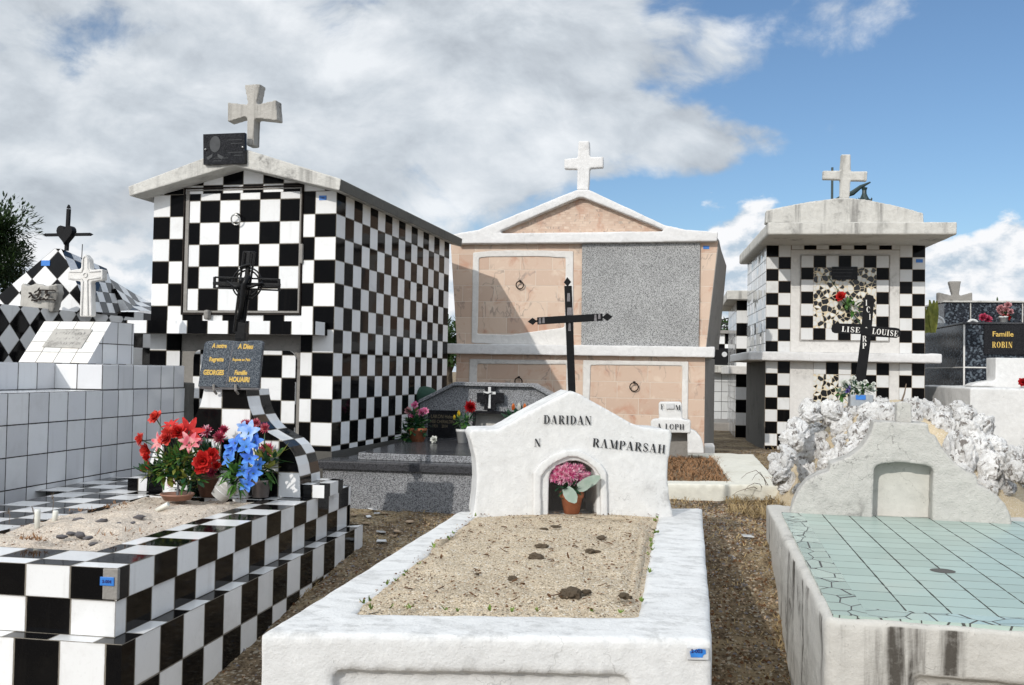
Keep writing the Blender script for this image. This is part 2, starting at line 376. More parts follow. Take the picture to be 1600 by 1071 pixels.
def mk_peach(name, w=.31, h=.155, k=1.):
    m, n, bs = newmat(name); oc = n.n('ShaderNodeTexCoord').outputs['Object']
    uv = n.n('ShaderNodeUVMap').outputs[0]; s = n.n('ShaderNodeSeparateXYZ', {0: uv})
    v = n.m('DIVIDE', s.outputs[1], h); fv = n.m('FLOOR', v)
    off = n.n('ShaderNodeTexWhiteNoise', {'W': fv}, noise_dimensions='1D').outputs[0]
    u = n.m('ADD', n.m('DIVIDE', s.outputs[0], w), off); fu = n.m('FLOOR', u)
    ru = n.m('SUBTRACT', u, fu); rv = n.m('SUBTRACT', v, fv)
    du = n.m('MULTIPLY', n.m('MINIMUM', ru, n.m('SUBTRACT', 1., ru)), w); dv = n.m('MULTIPLY', n.m('MINIMUM', rv, n.m('SUBTRACT', 1., rv)), h)
    gm = n.ramp(n.m('MINIMUM', du, dv), .0012, .003)
    idn = n.n('ShaderNodeTexWhiteNoise', {0: n.n('ShaderNodeCombineXYZ', {0: fu, 1: fv, 2: 1.3}).outputs[0]}, noise_dimensions='3D')
    c = n.mix(idn.outputs[0], (.47, .33, .25), (.58, .445, .345))
    c = n.mix(n.ramp(n.noise(oc, 5., 6., .6, 1.), .5, .75), c, (.45, .25, .17))
    c = n.mix(n.ramp(n.noise(n.vm('ADD', oc, idn.outputs[1]), 7., 5., .6, .8), .54, .72, 0., .55), c, (.66, .55, .44))
    vein = n.m('ABSOLUTE', n.m('SUBTRACT', n.noise(n.vm('ADD', n.scale(oc, 1, 1, .6), idn.outputs[1]), 2.6, 5., .5, .5), .5))
    vn = n.m('MULTIPLY', n.ramp(vein, .012, .0), n.ramp(n.noise(oc, 4., 2.), .38, .55))
    c = n.mix(n.m('MULTIPLY', vn, .55), c, (.17, .145, .135))
    c = n.mix(gm, (.62, .54, .45), c)
    n.set(bs.inputs['Base Color'], n.vm('SCALE', c, sc=k)); n.set(bs.inputs['Roughness'], .42); n.set(bs.inputs['Specular IOR Level'], .35)
    bump(n, bs, n.m('ADD', gm, n.m('MULTIPLY', n.noise(oc, 30., 4.), .4)), .0012)
    return m
M['peach'] = mk_peach('peach_stone_cladding')

def mk_mosaic(name, thr=.60, sc=1., dist=.5, dark=BLK, light=(.66, .655, .62), grout=(.62, .52, .36), gw=.035):
    m, n, bs = newmat(name); uv = n.n('ShaderNodeUVMap').outputs[0]; oc = n.n('ShaderNodeTexCoord').outputs['Object']
    uv2 = n.vm('ADD', uv, n.vm('SCALE', n.noise(uv, .8, 1., .5, 0, True), sc=dist))
    e = n.voro(uv2, sc, 'DISTANCE_TO_EDGE'); cc = n.n('ShaderNodeSeparateColor', {0: n.voro(uv2, sc, out='Color')})
    gm = n.ramp(e, gw, gw * 1.7); d = n.ramp(cc.outputs[0], thr, thr + .01)
    c = n.mix(d, light, dark); c = n.vm('SCALE', c, sc=n.m('MULTIPLY_ADD', cc.outputs[1], .2, .88))
    n.set(bs.inputs['Base Color'], n.mix(gm, grout, c)); n.set(bs.inputs['Roughness'], n.m('MULTIPLY_ADD', gm, -.6, .8))
    tl = n.vm('SCALE', n.vm('SUBTRACT', n.voro(uv2, sc, out='Color'), (.5, .5, .5)), sc=.06)
    bump(n, bs, gm, .0015, 1., n.vm('NORMALIZE', n.vm('ADD', n.n('ShaderNodeNewGeometry').outputs['Normal'], tl)))
    return m
M['mosaic'] = mk_mosaic('broken_tile_mosaic', .46, 1.25, .3)
M['mint_mosaic'] = mk_mosaic('broken_mint_mosaic', .93, 1., .0, (.30, .39, .35), (.36, .45, .40), (.06, .06, .055), gw=.018)
def mk_mint():
    m, n, bs = newmat('mint_floor_tile'); uv = n.n('ShaderNodeUVMap').outputs[0]; oc = n.n('ShaderNodeTexCoord').outputs['Object']
    s = n.n('ShaderNodeSeparateXYZ', {0: uv})
    u, v = s.outputs[0], s.outputs[1]; fu = n.m('FLOOR', u)
    off = n.n('ShaderNodeTexWhiteNoise', {'W': fu}, noise_dimensions='1D').outputs[0]
    v = n.m('ADD', v, n.m('MULTIPLY', off, .35)); fv = n.m('FLOOR', v)
    ru = n.m('SUBTRACT', u, fu); rv = n.m('SUBTRACT', v, fv)
    wob = n.m('MULTIPLY', n.m('SUBTRACT', n.noise(oc, 25., 3.), .5), .05)
    gu = n.ramp(n.m('ADD', n.m('MINIMUM', ru, n.m('SUBTRACT', 1., ru)), wob), .012, .030)
    gv = n.ramp(n.m('ADD', n.m('MINIMUM', rv, n.m('SUBTRACT', 1., rv)), n.m('MULTIPLY', wob, .8)), .008, .030, .15, 1.)
    gm = n.m('MULTIPLY', gu, gv)
    idn = n.n('ShaderNodeTexWhiteNoise', {0: n.n('ShaderNodeCombineXYZ', {0: fu, 1: fv, 2: 9.3}).outputs[0]}, noise_dimensions='3D')
    c = n.mix(idn.outputs[0], (.31, .385, .34), (.36, .445, .395))
    c = n.mix(n.ramp(n.noise(oc, 2.2, 5., .6, .5), .5, .75, 0., .45), c, (.40, .43, .37))
    c = n.mix(n.ramp(n.noise(oc, 9., 6., .7, .5), .62, .8, 0., .5), c, (.24, .25, .2))
    n.set(bs.inputs['Base Color'], n.mix(gm, (.055, .055, .045), c))
    n.set(bs.inputs['Roughness'], n.m('MULTIPLY_ADD', gm, -.5, .85)); n.set(bs.inputs['Specular IOR Level'], .2)
    tl = n.vm('SCALE', n.vm('SUBTRACT', idn.outputs[1], (.5, .5, .5)), sc=.03)
    bump(n, bs, gm, .0015, 1., n.vm('NORMALIZE', n.vm('ADD', n.n('ShaderNodeNewGeometry').outputs['Normal'], tl)))
    return m
M['mint'] = mk_mint()

def mk_earth():
    m, n, bs = newmat('dry_earth'); oc = n.n('ShaderNodeTexCoord').outputs['Object']
    a = n.noise(oc, 1.6, 7., .65, .4); b = n.noise(oc, 14., 8., .7, .3); c = n.noise(oc, 90., 4., .7)
    col = n.mix(n.ramp(b, .35, .65), (.085, .060, .038), (.25, .185, .115))
    col = n.mix(n.ramp(a, .46, .66, 0., .75), col, (.42, .33, .20))
    cr = n.n('ShaderNodeSeparateColor', {0: n.voro(oc, 95., out='Color')})
    col = n.mix(n.m('MULTIPLY', n.ramp(cr.outputs[0], .84, .88), .8), col, (.42, .37, .29))
    col = n.mix(n.m('MULTIPLY', n.ramp(cr.outputs[1], .80, .86), .7), col, (.05, .03, .018))
    col = n.mix(n.ramp(c, .60, .72, 0., .6), col, (.24, .12, .05))
    n.set(bs.inputs['Base Color'], col); n.set(bs.inputs['Roughness'], .95); n.set(bs.inputs['Specular IOR Level'], .15)
    bump(n, bs, n.m('ADD', n.m('ADD', b, n.m('MULTIPLY', c, .5)), n.m('MULTIPLY', n.voro(oc, 95.), -.5)), .02)
    return m
M['earth'] = mk_earth()
def mk_sand(name, ca, cb, spots=.5):
    m, n, bs = newmat(name); oc = n.n('ShaderNodeTexCoord').outputs['Object']
    a = n.noise(oc, 4., 7., .6, .3); c = n.noise(oc, 200., 3., .7)
    cc = n.n('ShaderNodeSeparateColor', {0: n.voro(oc, 210., out='Color')})
    col = n.mix(n.ramp(cc.outputs[0], .2, .9), ca, cb)
    col = n.vm('SCALE', col, sc=n.ramp(a, .3, .7, .86, 1.08, False))
    col = n.mix(n.m('MULTIPLY', n.ramp(cc.outputs[1], .87, .90), spots), col, (.10, .075, .05))
    col = n.mix(n.m('MULTIPLY', n.ramp(cc.outputs[2], .93, .95), .7), col, (.70, .67, .6))
    n.set(bs.inputs['Base Color'], col); n.set(bs.inputs['Roughness'], .95); n.set(bs.inputs['Specular IOR Level'], .2)
    bump(n, bs, n.m('ADD', n.m('MULTIPLY', a, 1.), n.m('MULTIPLY', n.voro(oc, 210.), -.4)), .008)
    return m
M['sand'] = mk_sand('coarse_beige_sand', (.43, .345, .24), (.59, .495, .365), .8)
M['sand_pale'] = mk_sand('pale_pinkish_sand', (.50, .42, .34), (.66, .57, .47), .35)
M['sand_fine'] = mk_sand('fine_yellow_sand', (.52, .42, .28), (.60, .50, .35), .1)
def mk_coral():
    m, n, bs = newmat('bleached_coral_rock'); oc = n.n('ShaderNodeTexCoord').outputs['Object']
    a = n.noise(oc, 7., 8., .65, .5); b = n.noise(oc, 38., 6., .7); v = n.voro(oc, 46.)
    col = n.mix(n.ramp(a, .42, .62), (.90, .89, .87), (.80, .78, .75))
    pit = n.m('MULTIPLY', n.ramp(v, .42, .12), n.ramp(b, .40, .58))
    col = n.mix(n.m('MULTIPLY', pit, .6), col, (.10, .09, .08))
    col = n.mix(n.m('MULTIPLY', n.ramp(n.noise(oc, 15., 7., .7, .6), .56, .66), .75), col, (.24, .22, .20))
    col = n.mix(n.m('MULTIPLY', n.ramp(n.noise(oc, 1.7, 8., .66, .9), .54, .60), .85), col, (.16, .135, .115))  # brown dirt patches, deepened to stand in for crevice shade
    n.set(bs.inputs['Base Color'], col); n.set(bs.inputs['Roughness'], .95); n.set(bs.inputs['Specular IOR Level'], .15)
    bump(n, bs, n.m('ADD', n.m('MULTIPLY', b, 1.), n.m('MULTIPLY', v, .8)), .0035)
    return m
M['coral'] = mk_coral()
M['iron'] = plain('black_gloss_paint', (.006, .006, .0065), .35, .18, bmp=.001)
M['iron_matt'] = plain('matt_black_paint', (.009, .009, .010), .6, .12)
M['rust'] = plain('rusty_steel', (.022, .017, .014), .75, .15, var=.4)
M['steel'] = plain('chromed_steel', (.45, .44, .42), .25, .5, metal=.8)
M['letter'] = plain('black_letter_paint', (.02, .02, .022), .6, .3)
M['wletter'] = plain('white_letter_paint', (.66, .64, .60), .6, .3)
M['gold'] = plain('gold_leaf_paint', (.60, .40, .10), .5, .3)
M['engrave'] = plain('faint_engraving', (.055, .057, .06), .6, .2)
M['engrave_gold'] = plain('dull_gold_engraving', (.16, .13, .08), .6, .3)
M['blue'] = plain('blue_plastic', (.03, .17, .52), .4, .5, var=.1)
M['tagw'] = plain('grey_white_plastic', (.50, .50, .50), .4)
M['tagb'] = plain('blue_marker_paint', (.03, .19, .56), .45, .5, var=.2)
M['navy'] = plain('dark_ink', (.01, .015, .12), .5)
M['terra'] = plain('terracotta', (.36, .13, .065), .8, .3, var=.2, bmp=.001)
M['saucer'] = plain('brown_plastic_saucer', (.33, .17, .12), .5, .4)
M['wplastic'] = plain('white_plastic_pot', (.58, .58, .57), .35, .5, var=.05)
M['taupe'] = plain('taupe_plastic_pot', (.20, .165, .15), .4, .5, var=.1)
M['brownpot'] = plain('brown_clay_pot', (.13, .065, .045), .7, .3, var=.25)
M['greypot'] = plain('grey_plastic_planter', (.30, .32, .34), .5, .4)
M['stone_vase'] = mk_granite('speckled_brown_stone', (.06, .05, .05), (.12, .10, .10), (.02, .02, .02), 150.)
M['candle'] = plain('candle_wax', (.66, .66, .60), .5, .5, var=.05)
M['stone'] = plain('dark_grey_stone', (.17, .16, .165), .9, .2, var=.3, nscale=40, bmp=.004)
M['clod'] = plain('dark_earth_clod', (.17, .13, .09), .95, .1, var=.5, nscale=60, bmp=.006)
M['shard'] = plain('broken_white_tile', (.66, .68, .70), .12, .5, var=.08)
M['shardb'] = plain('broken_clay_tile', (.38, .28, .19), .8, .3)
M['litter'] = plain('dead_leaves', (.11, .055, .025), .9, .2, var=.5)
M['weed'] = plain('small_green_weed', (.13, .19, .035), .7, .3, var=.3)
M['hay'] = plain('dry_grass_blades', (.33, .24, .12), .85, .2, var=.4, nscale=8)
M['hay_red'] = plain('reddish_dry_grass', (.25, .135, .065), .85, .2, var=.4, nscale=8)
M['twig'] = plain('grey_dry_twig', (.17, .13, .10), .9, .2)
def petalm(name, c, c2=None, sc=40.):
    m, n, bs = newmat(name); oc = n.n('ShaderNodeTexCoord').outputs['Object']
    f = n.ramp(n.noise(oc, sc, 2.), .35, .65)
    n.set(bs.inputs['Base Color'], n.mix(f, c, c2 or tuple(v * .6 for v in c)))
    n.set(bs.inputs['Roughness'], .55); n.set(bs.inputs['Specular IOR Level'], .35)
    out = [x for x in n.t.nodes if x.type == 'OUTPUT_MATERIAL'][0]
    tr = n.n('ShaderNodeBsdfTranslucent', {0: c}); mx = n.n('ShaderNodeMixShader', {0: .22})
    n.t.links.new(bs.outputs[0], mx.inputs[1]); n.t.links.new(tr.outputs[0], mx.inputs[2]); n.t.links.new(mx.outputs[0], out.inputs[0])
    return m
M['p_red'] = petalm('red_petal', (.62, .028, .022), (.42, .012, .012))
M['p_coral'] = petalm('coral_red_petal', (.72, .09, .06), (.50, .03, .03))
M['p_pinkred'] = petalm('rose_pink_petal', (.62, .10, .14), (.75, .35, .34))
M['p_crimson'] = petalm('crimson_petal', (.38, .02, .07), (.52, .10, .16))
M['p_pink'] = petalm('hot_pink_petal', (.70, .09, .30), (.84, .45, .58), 60.)
M['p_palepink'] = petalm('pale_pink_petal', (.82, .40, .52), (.88, .72, .74), 60.)
M['p_blue'] = petalm('blue_petal', (.045, .14, .58), (.10, .30, .74), 30.)
M['p_lblue'] = petalm('light_blue_petal', (.20, .38, .78), (.45, .58, .85), 30.)
M['p_white'] = petalm('white_petal', (.72, .72, .68), (.6, .62, .55))
M['p_yellow'] = petalm('yellow_petal', (.72, .50, .03))
M['p_orange'] = petalm('orange_petal', (.75, .22, .05))
M['p_dred'] = petalm('dark_red_petal', (.42, .008, .012))
M['p_dusty'] = petalm('dusty_pink_petal', (.45, .18, .20), (.55, .3, .3))
M['p_violet'] = petalm('violet_petal', (.16, .12, .42))
M['leaf'] = petalm('green_leaf', (.035, .11, .022), (.09, .20, .035), 25.)
M['leaf_dark'] = petalm('dark_green_leaf', (.015, .055, .022), (.02, .08, .035), 25.)
M['leaf_grey'] = petalm('greyish_fabric_leaf', (.26, .33, .27), (.34, .40, .34), 25.)
M['leaf_yel'] = petalm('yellowing_leaf', (.25, .26, .05), (.14, .16, .03), 20.)
M['stem'] = plain('plastic_stem', (.04, .08, .03), .5)
M['tree_leaf'] = petalm('tree_leaf', (.045, .085, .022), (.022, .045, .012), .9)
M['tree_leaf_d'] = petalm('dark_tree_leaf', (.022, .042, .014), (.010, .022, .008), .9)
M['bark'] = plain('tree_bark', (.10, .08, .06), .95, .2, var=.3, nscale=8)
M['roofmetal'] = plain('grey_sheet_roof', (.33, .34, .36), .5, .4)
M['cream'] = plain('cream_wall', (.50, .46, .38), .9, .2, var=.1, nscale=3)
M['brownp'] = plain('brown_wall', (.17, .12, .09), .9, .2)
M['lampgreen'] = plain('dark_green_lamp_paint', (.012, .03, .03), .4)
M['cable'] = plain('black_cable', (.02, .02, .02), .6)
M['dkgreen'] = plain('dark_green_cloth', (.012, .05, .03), .8)

# ------------------------------------------------------------------ lettering
def arc(cx, cy, rx, ry, a0, a1, thick=.2, thin=.06, n=14):
    r = []
    for i in range(n + 1):
        a = radians(a0 + (a1 - a0) * i / n); r.append((cx + rx * cos(a), cy + ry * sin(a), thin + (thick - thin) * abs(cos(a)) ** 1.5))
    return r
T_, t_ = .19, .055
def V(x, y0=0, y1=1, w=T_): return [(x, y0, w), (x, y1, w)]
def S(x0, x1, y, w=.05): return [(x0, y, w), (x1, y, w)]
GL = {
 'A': (.86, [[(.40, 1, T_), (.68, 0, T_)], [(.40, .96, t_), (.14, .02, t_)], S(.0, .28, .025), S(.5, .86, .025), S(.24, .52, .33)]),
 'B': (.74, [V(.2), S(.03, .4, .975), S(.03, .4, .025), arc(.38, .75, .2, .23, -90, 90), arc(.40, .26, .24, .24, -90, 90), S(.2, .4, .51)]),
 'C': (.72, [arc(.42, .5, .30, .48, 50, 310), V(.66, .66, .95, .06)]),
 'D': (.80, [V(.2), S(.03, .4, .975), S(.03, .4, .025), arc(.36, .5, .32, .475, -90, 90)]),
 'E': (.70, [V(.2), S(.03, .62, .975), S(.03, .66, .025), S(.2, .45, .5), V(.62, .72, .97, .06), V(.66, .03, .3, .06), V(.46, .38, .62, .06)]),
 'F': (.68, [V(.2), S(.03, .62, .975), S(.03, .38, .025), S(.2, .45, .5), V(.62, .72, .97, .06), V(.46, .38, .62, .06)]),
 'G': (.80, [arc(.42, .5, .30, .48, 50, 330), V(.66, .7, .95, .06), V(.68, .05, .42, .15), S(.5, .82, .42)]),
 'H': (.88, [V(.2), V(.68), S(.03, .37, .975), S(.03, .37, .025), S(.51, .85, .975), S(.51, .85, .025), S(.2, .68, .5)]),
 'I': (.42, [V(.2), S(.03, .37, .975), S(.03, .37, .025)]),
 'L': (.66, [V(.2), S(.03, .37, .975), S(.03, .62, .025), V(.60, .03, .33, .06)]),
 'M': (1.02, [V(.14, 0, 1, t_), V(.84), [(.2, 1, T_), (.5, .05, T_)], [(.5, .05, t_), (.80, .98, t_)], S(.02, .3, .025), S(.68, 1.0, .025), S(.02, .22, .975)]),
 'N': (.86, [V(.14, 0, 1, t_), V(.72, 0, 1, t_), [(.18, 1, T_), (.70, .0, T_)], S(.02, .28, .025), S(.6, .85, .975)]),
 'O': (.80, [arc(.4, .5, .29, .475, 0, 360, n=24)]),
 'P': (.72, [V(.2), S(.03, .4, .975), S(.03, .4, .025), arc(.38, .72, .24, .26, -90, 90)]),
 'R': (.82, [V(.2), S(.03, .4, .975), S(.03, .38, .025), arc(.38, .74, .22, .235, -90, 90), [(.42, .5, T_), (.70, 0, T_)], S(.6, .82, .025)]),
 'S': (.64, [arc(.32, .73, .2, .24, 20, 200, .12), [(.14, .62, .16), (.50, .38, .22)], arc(.32, .27, .22, .25, -160, 20, .13), V(.53, .7, .95, .05), V(.09, .05, .32, .05)]),
 'U': (.84, [V(.2, .22, 1), V(.68, .22, 1, t_), S(.03, .37, .975), S(.56, .82, .975), arc(.44, .26, .24, .235, 180, 360, .16)]),
 ' ': (.42, []), '~': (.5, [[(.1, .5, .1), (.25, .6, .1), (.4, .45, .1)]]),
}
def letters(mb, text, x, z, size, y, wid=1., ang=0., slant=0., gap=.10, stencil=False, m=0, fade=None):
    """serif capitals as thin raised ribbons on the plane y, starting at (x, z)"""
    ca, sa = cos(ang), sin(ang); cx = 0; k = 0
    for ch in text:
        adv, strokes = GL[ch]
        for st in strokes:
            for i in range(len(st) - 1):
                if fade and R() < fade: continue
                (ax, ay, aw), (bx, by, bw) = st[i], st[i + 1]
                d = Vector((bx - ax, by - ay))
                if d.length < 1e-6: continue
                d.normalize(); nx, ny = -d.y, d.x; q = []
                ex = .0 if len(st) == 2 else .006
                for px_, py_, w_, sg in ((ax - d.x * ex, ay - d.y * ex, aw, 1), (ax - d.x * ex, ay - d.y * ex, aw, -1), (bx + d.x * ex, by + d.y * ex, bw, -1), (bx + d.x * ex, by + d.y * ex, bw, 1)):
                    lx = cx + (px_ + nx * w_ * .5 * sg); ly = py_ + ny * w_ * .5 * sg
                    lx = (lx + slant * ly) * size * wid; ly = ly * size
                    q.append((x + lx * ca - ly * sa, y - .00004 * k, z + lx * sa + ly * ca))
                mb.face(q, None, m); k += 1
        cx += adv + gap
    return cx * size * wid
def lwidth(text, size, wid=1., gap=.10): return sum(GL[c][0] + gap for c in text) * size * wid
def fontobj(name, body, size, mat, parent, loc, rx=pi / 2, ang=0., bold=0., shear=0., xs=1., align='LEFT', depth=.0004):
    cu = bpy.data.curves.new(name, 'FONT'); cu.body = body; cu.size = size; cu.offset = bold; cu.shear = shear
    cu.extrude = depth; cu.align_x = align; cu.resolution_u = 3
    t = bpy.data.objects.new('tmp', cu); COL.objects.link(t)
    dg = bpy.context.evaluated_depsgraph_get(); me = bpy.data.meshes.new_from_object(t.evaluated_get(dg))
    bpy.data.objects.remove(t); me.materials.clear(); me.materials.append(mat); me.name = name
    o = bpy.data.objects.new(name, me); COL.objects.link(o); o.parent = parent
    o.location = loc; o.rotation_euler = (rx, ang, 0); o.scale = (xs, 1, 1)
    return o

# ------------------------------------------------------------------ flowers
def petal(mb, o, d, n, L, Wd, curl=.0, cup=.0, m=0, seg=3):
    d = d.normalized(); n = (n - d * n.dot(d))
    if n.length < 1e-4: n = d.orthogonal()
    n.normalize(); s = d.cross(n); v = []
    for i in range(seg + 1):
        t = i / seg; wd = Wd * (sin(pi * min(1, .18 + .72 * t)) ** .8) * (.55 if i == seg else 1)
        c = o + d * (L * t) + n * (curl * L * t * t)
        for k in (-1, 0, 1): v.append(c + s * (wd * .5 * k) + n * (cup * wd * abs(k)))
    f = []
    for i in range(seg):
        for k in (0, 1): a = i * 3 + k; f.append((a, a + 1, a + 4, a + 3))
    mb.mesh(v, f, m)
def basis(ax):
    ax = ax.normalized(); a = ax.orthogonal().normalized(); return ax, a, ax.cross(a)
def rose(mb, c, ax, r, m=0, layers=4, n0=5):
    ax, a, b = basis(ax)
    for k in range(layers):
        t = k / max(1, layers - 1); n = n0 + k
        for i in range(n):
            th = 2 * pi * (i + .5 * k) / n + U(-.2, .2); rad = a * cos(th) + b * sin(th)
            d = ax * (1 - .75 * t) + rad * (.25 + .9 * t)
            petal(mb, c + rad * r * .12 * t - ax * r * .3, d, ax * t - rad * (1 - t) * 1.2 + ax * .2, r * U(.85, 1.1), r * U(.75, .95), U(-.15, .25), .12, m)
def mum(mb, c, ax, r, m=0, n=60, m2=None):
    ax, a, b = basis(ax)
    for i in range(n):
        t = ((i + .5) / n); ph = t * 1.75; th = i * 2.39996; rad = a * cos(th) + b * sin(th)
        d = ax * cos(ph) + rad * sin(ph)
        petal(mb, c - ax * r * .2, d, ax - d * .3, r * U(.8, 1.1), r * .26, .25, .25, m if (m2 is None or R() > .4) else m2, 2)
def lily(mb, c, ax, r, m=0, n=7, wd=.56):
    ax, a, b = basis(ax)
    for i in range(n):
        th = 2 * pi * i / n + U(-.15, .15); rad = a * cos(th) + b * sin(th)
        petal(mb, c - ax * r * .35, ax * .75 + rad * .8, ax * -.0 + rad * -.8 + ax * .6, r * U(1.1, 1.35), r * wd, -.45, .1, m, 4)
def leafcloud(mb, c, rx, ry, rz, n, L=.05, W_=.02, m=0, ms=None):
    for i in range(n):
        d = Vector((random.gauss(0, 1), random.gauss(0, 1), random.gauss(0, 1))).normalized(); t = R() ** .5
        p = Vector(c) + Vector((d.x * rx * t, d.y * ry * t, d.z * rz * t))
        petal(mb, p, (d + Vector((U(-.6, .6), U(-.6, .6), U(-.3, .7)))), Vector((0, 0, 1)) + d * .4, L * U(.6, 1.3), W_ * U(.7, 1.3), U(-.3, .3), .1, random.choice(ms) if ms else m, 2)
def pot(mb, c, r0, r1, h, rot=None, m=0, rim=.006, wall=.004):
    mb.lathe([(0, 0), (r0, 0), (r1 - rim * .3, h * .78), (r1, h * .78), (r1 + rim * .3, h), (r1 - wall, h), (r0 - wall, h * .15), (0, h * .15)], c, 28, m, rot)

# ================================================================== GROUND
def lerp(t, ks):
    for (a, va), (b, vb) in zip(ks, ks[1:]):
        if t <= b: return va + (vb - va) * max(0, (t - a)) / (b - a)
    return ks[-1][1]
def gz(x, y, fine=True):
    right = lerp(y, [(-5, 0), (1.5, .0), (2.6, .05), (3.6, .20), (4.3, .40), (4.85, .53), (6, .53), (7, .585), (9.3, .60), (11, .54), (14, .5), (30, .45), (80, .3), (800, -3)])
    left = lerp(y, [(-5, 0), (1.5, .10), (2.6, .18), (3.6, .27), (4.3, .35), (4.85, .40), (5.9, .47), (7, .55), (9.3, .60), (11, .54), (14, .5), (30, .45), (80, .3), (800, -3)])
    t = min(1, max(0, (x + 1.3) / 1.1)); z = left + (right - left) * t
    if fine:
        z += (noise.fractal(Vector((x * 2.1, y * 2.1, 3)), 1, 2, 4) * .018 + noise.fractal(Vector((x * 13, y * 13, 7)), 1, 2, 3) * .006) * (1 if y < 12 else 0)
    return z
def axis(a, b, st, far, g=1.22):
    r = [a]
    while r[-1] < b: r.append(r[-1] + st)
    s = st; lo = []; x = a
    while x > -far: s *= g; x -= s; lo.append(x)
    s = st; hi = []; x = r[-1]
    while x < far: s *= g; x += s; hi.append(x)
    return lo[::-1] + r + hi
gx = axis(-2.2, 2.6, .035, 900); gy = [v for v in axis(2.2, 9.6, .035, 1500) if v > -60]
nx = len(gx); gv = [(x, y, gz(x, y)) for y in gy for x in gx]
gf = [(j * nx + i, j * nx + i + 1, (j + 1) * nx + i + 1, (j + 1) * nx + i) for j in range(len(gy) - 1) for i in range(nx - 1)]
g = MB(); g.mesh(gv, gf); ground = g.build('ground', M['earth'], smooth=True, merge=False); ground['kind'] = 'structure'

# ================================================================== BIG CHEQUERED TOMB (left, two levels)
TW = 1.3464; K0 = 2.358; TH = .1524
FT = Fr(-2.229, 6.076, .74, -.0569)
T = thing('checkered_tomb', 'tall black and white chequered two-level tomb with gabled concrete roof and portrait plaque', 'tomb', FT)
ref = (0, 0, K0)
b = MB()
# side wall (17 rows of columns), back and left
def tq(x0, x1, z0, z1, y=0., r=(0, K0), w=.15, h=TH, par=0, m=0, mb=None):
    (mb or b).face([(x0, y, z0), (x1, y, z0), (x1, y, z1), (x0, y, z1)], [((p[0] - r[0]) / w + par, (p[1] - r[1]) / h) for p in ((x0, z0), (x1, z0), (x1, z1), (x0, z1))], m)
D = 2.57; ZB, ZT = .80, 2.512
b.face([(0, 0, ZB), (0, D, ZB), (0, D, ZT), (0, 0, ZT)], [((p - .02) / .15 + (0 if p else .133), (z - K0) / TH) for p, z in ((0, ZB), (D, ZB), (D, ZT), (0, ZT))])
b.face([(-TW, D, ZB), (-TW, 0, ZB), (-TW, 0, ZT), (-TW, D, ZT)], [(p / .15, (z - K0) / TH) for p, z in ((D, ZB), (0, ZB), (0, ZT), (D, ZT))])
b.face([(0, D, ZB), (-TW, D, ZB), (-TW, D, ZT), (0, D, ZT)], [(p / .15, (z - K0) / TH) for p, z in ((0, ZB), (-TW, ZB), (-TW, ZT), (0, ZT))])
# front pillars, band, gable (upper level)
xr, xl = -.232, -1.118
ZD0, ZD1 = 1.700, 2.556       # door opening
tq(xr, 0, 1.60, ZT)                                             # right pillar
tq(-TW, xl, 1.60, ZT, r=(-.02, K0))                             # left pillar
tq(xl, xr, 1.60, ZD0 - .012, r=(-.055, K0 - .0435), w=.15)         # strip under the door
apx, apz = -.665, 2.70
b.face([(-TW, 0, ZT), (0, 0, ZT), (apx, 0, apz)], [((p + .085) / .148 + 1, (z - 2.568) / .13) for p, z in ((-TW, ZT), (0, ZT), (apx, apz))])
# lower level
tq(xr, 0, ZB, 1.60); tq(-TW, xl, ZB, 1.60, r=(-.02, K0))
b.build('wall', M['check'], T, FT)
# lower opening: cement frame with rounded corners and a tiled slab inside
c = MB(); c.box(xl, xr, .02, .10, ZB, 1.60, skip='bd'); c.build('lower_recess', M['mid_concrete'], T, FT)
def rrect(x0, x1, z0, z1, r, n=5, bottom=False):
    p = [(x0, z0), (x1, z0)]
    p += [(x1 - r + r * cos(a), z1 - r + r * sin(a)) for a in [pi / 2 * i / n for i in range(n + 1)]]
    p += [(x0 + r + r * cos(a), z1 - r + r * sin(a)) for a in [pi / 2 + pi / 2 * i / n for i in range(n + 1)]]
    return p
c = MB(); c.prism(rrect(xl + .10, xr - .035, ZB, 1.455, .06), .004, .03, w=.15, ref=(-.065, K0 - 6 * TH - .02)); c.build('lower_door', M['check'], T, FT, bevel=.003)
# door
dr_ = MB(); dr_.box(xl + .045, xr - .03, .004, .06, ZD0 + .018, ZD1 - .028, skip='b')
for i, (u0, v0) in enumerate([]): pass
dm = MB(); X0, X1, Z0, Z1 = xl + .045, xr - .03, ZD0 + .018, ZD1 - .028
dm.face([(X0, .004, Z0), (X1, .004, Z0), (X1, .004, Z1), (X0, .004, Z1)], [((x + .256) / .1475 + 1, (z - (K0 - .0435)) / .1495) for x, z in ((X0, Z0), (X1, Z0), (X1, Z1), (X0, Z1))])
dm.face([(X1, .004, Z0), (X1, .05, Z0), (X1, .05, Z1), (X1, .004, Z1)]); dm.face([(X0, .004, Z1), (X1, .004, Z1), (X1, .05, Z1), (X0, .05, Z1)])
door = dm.build('door', M['check'], T, FT)
c = MB()
for a in ((xl + .005, xl + .013, ZD0 - .010, ZD1 - .003), (xr - .013, xr - .005, ZD0 - .010, ZD1 - .003), (xl + .013, xr - .013, ZD1 - .012, ZD1 - .003), (xl + .013, xr - .013, ZD0 - .010, ZD0 + .001)): c.box(a[0], a[1], -.012, .05, a[2], a[3])
c.build('door_frame', M['rust'], T, FT)
c = MB()
for a in ((xl + .018, xl + .043, ZD0 + .004, ZD1 - .018), (xr - .028, xr - .017, ZD0 + .004, ZD1 - .018), (xl + .043, xr - .028, ZD1 - .026, ZD1 - .018), (xl + .043, xr - .028, ZD0 + .004, ZD0 + .016)): c.box(a[0], a[1], -.004, .04, a[2], a[3])
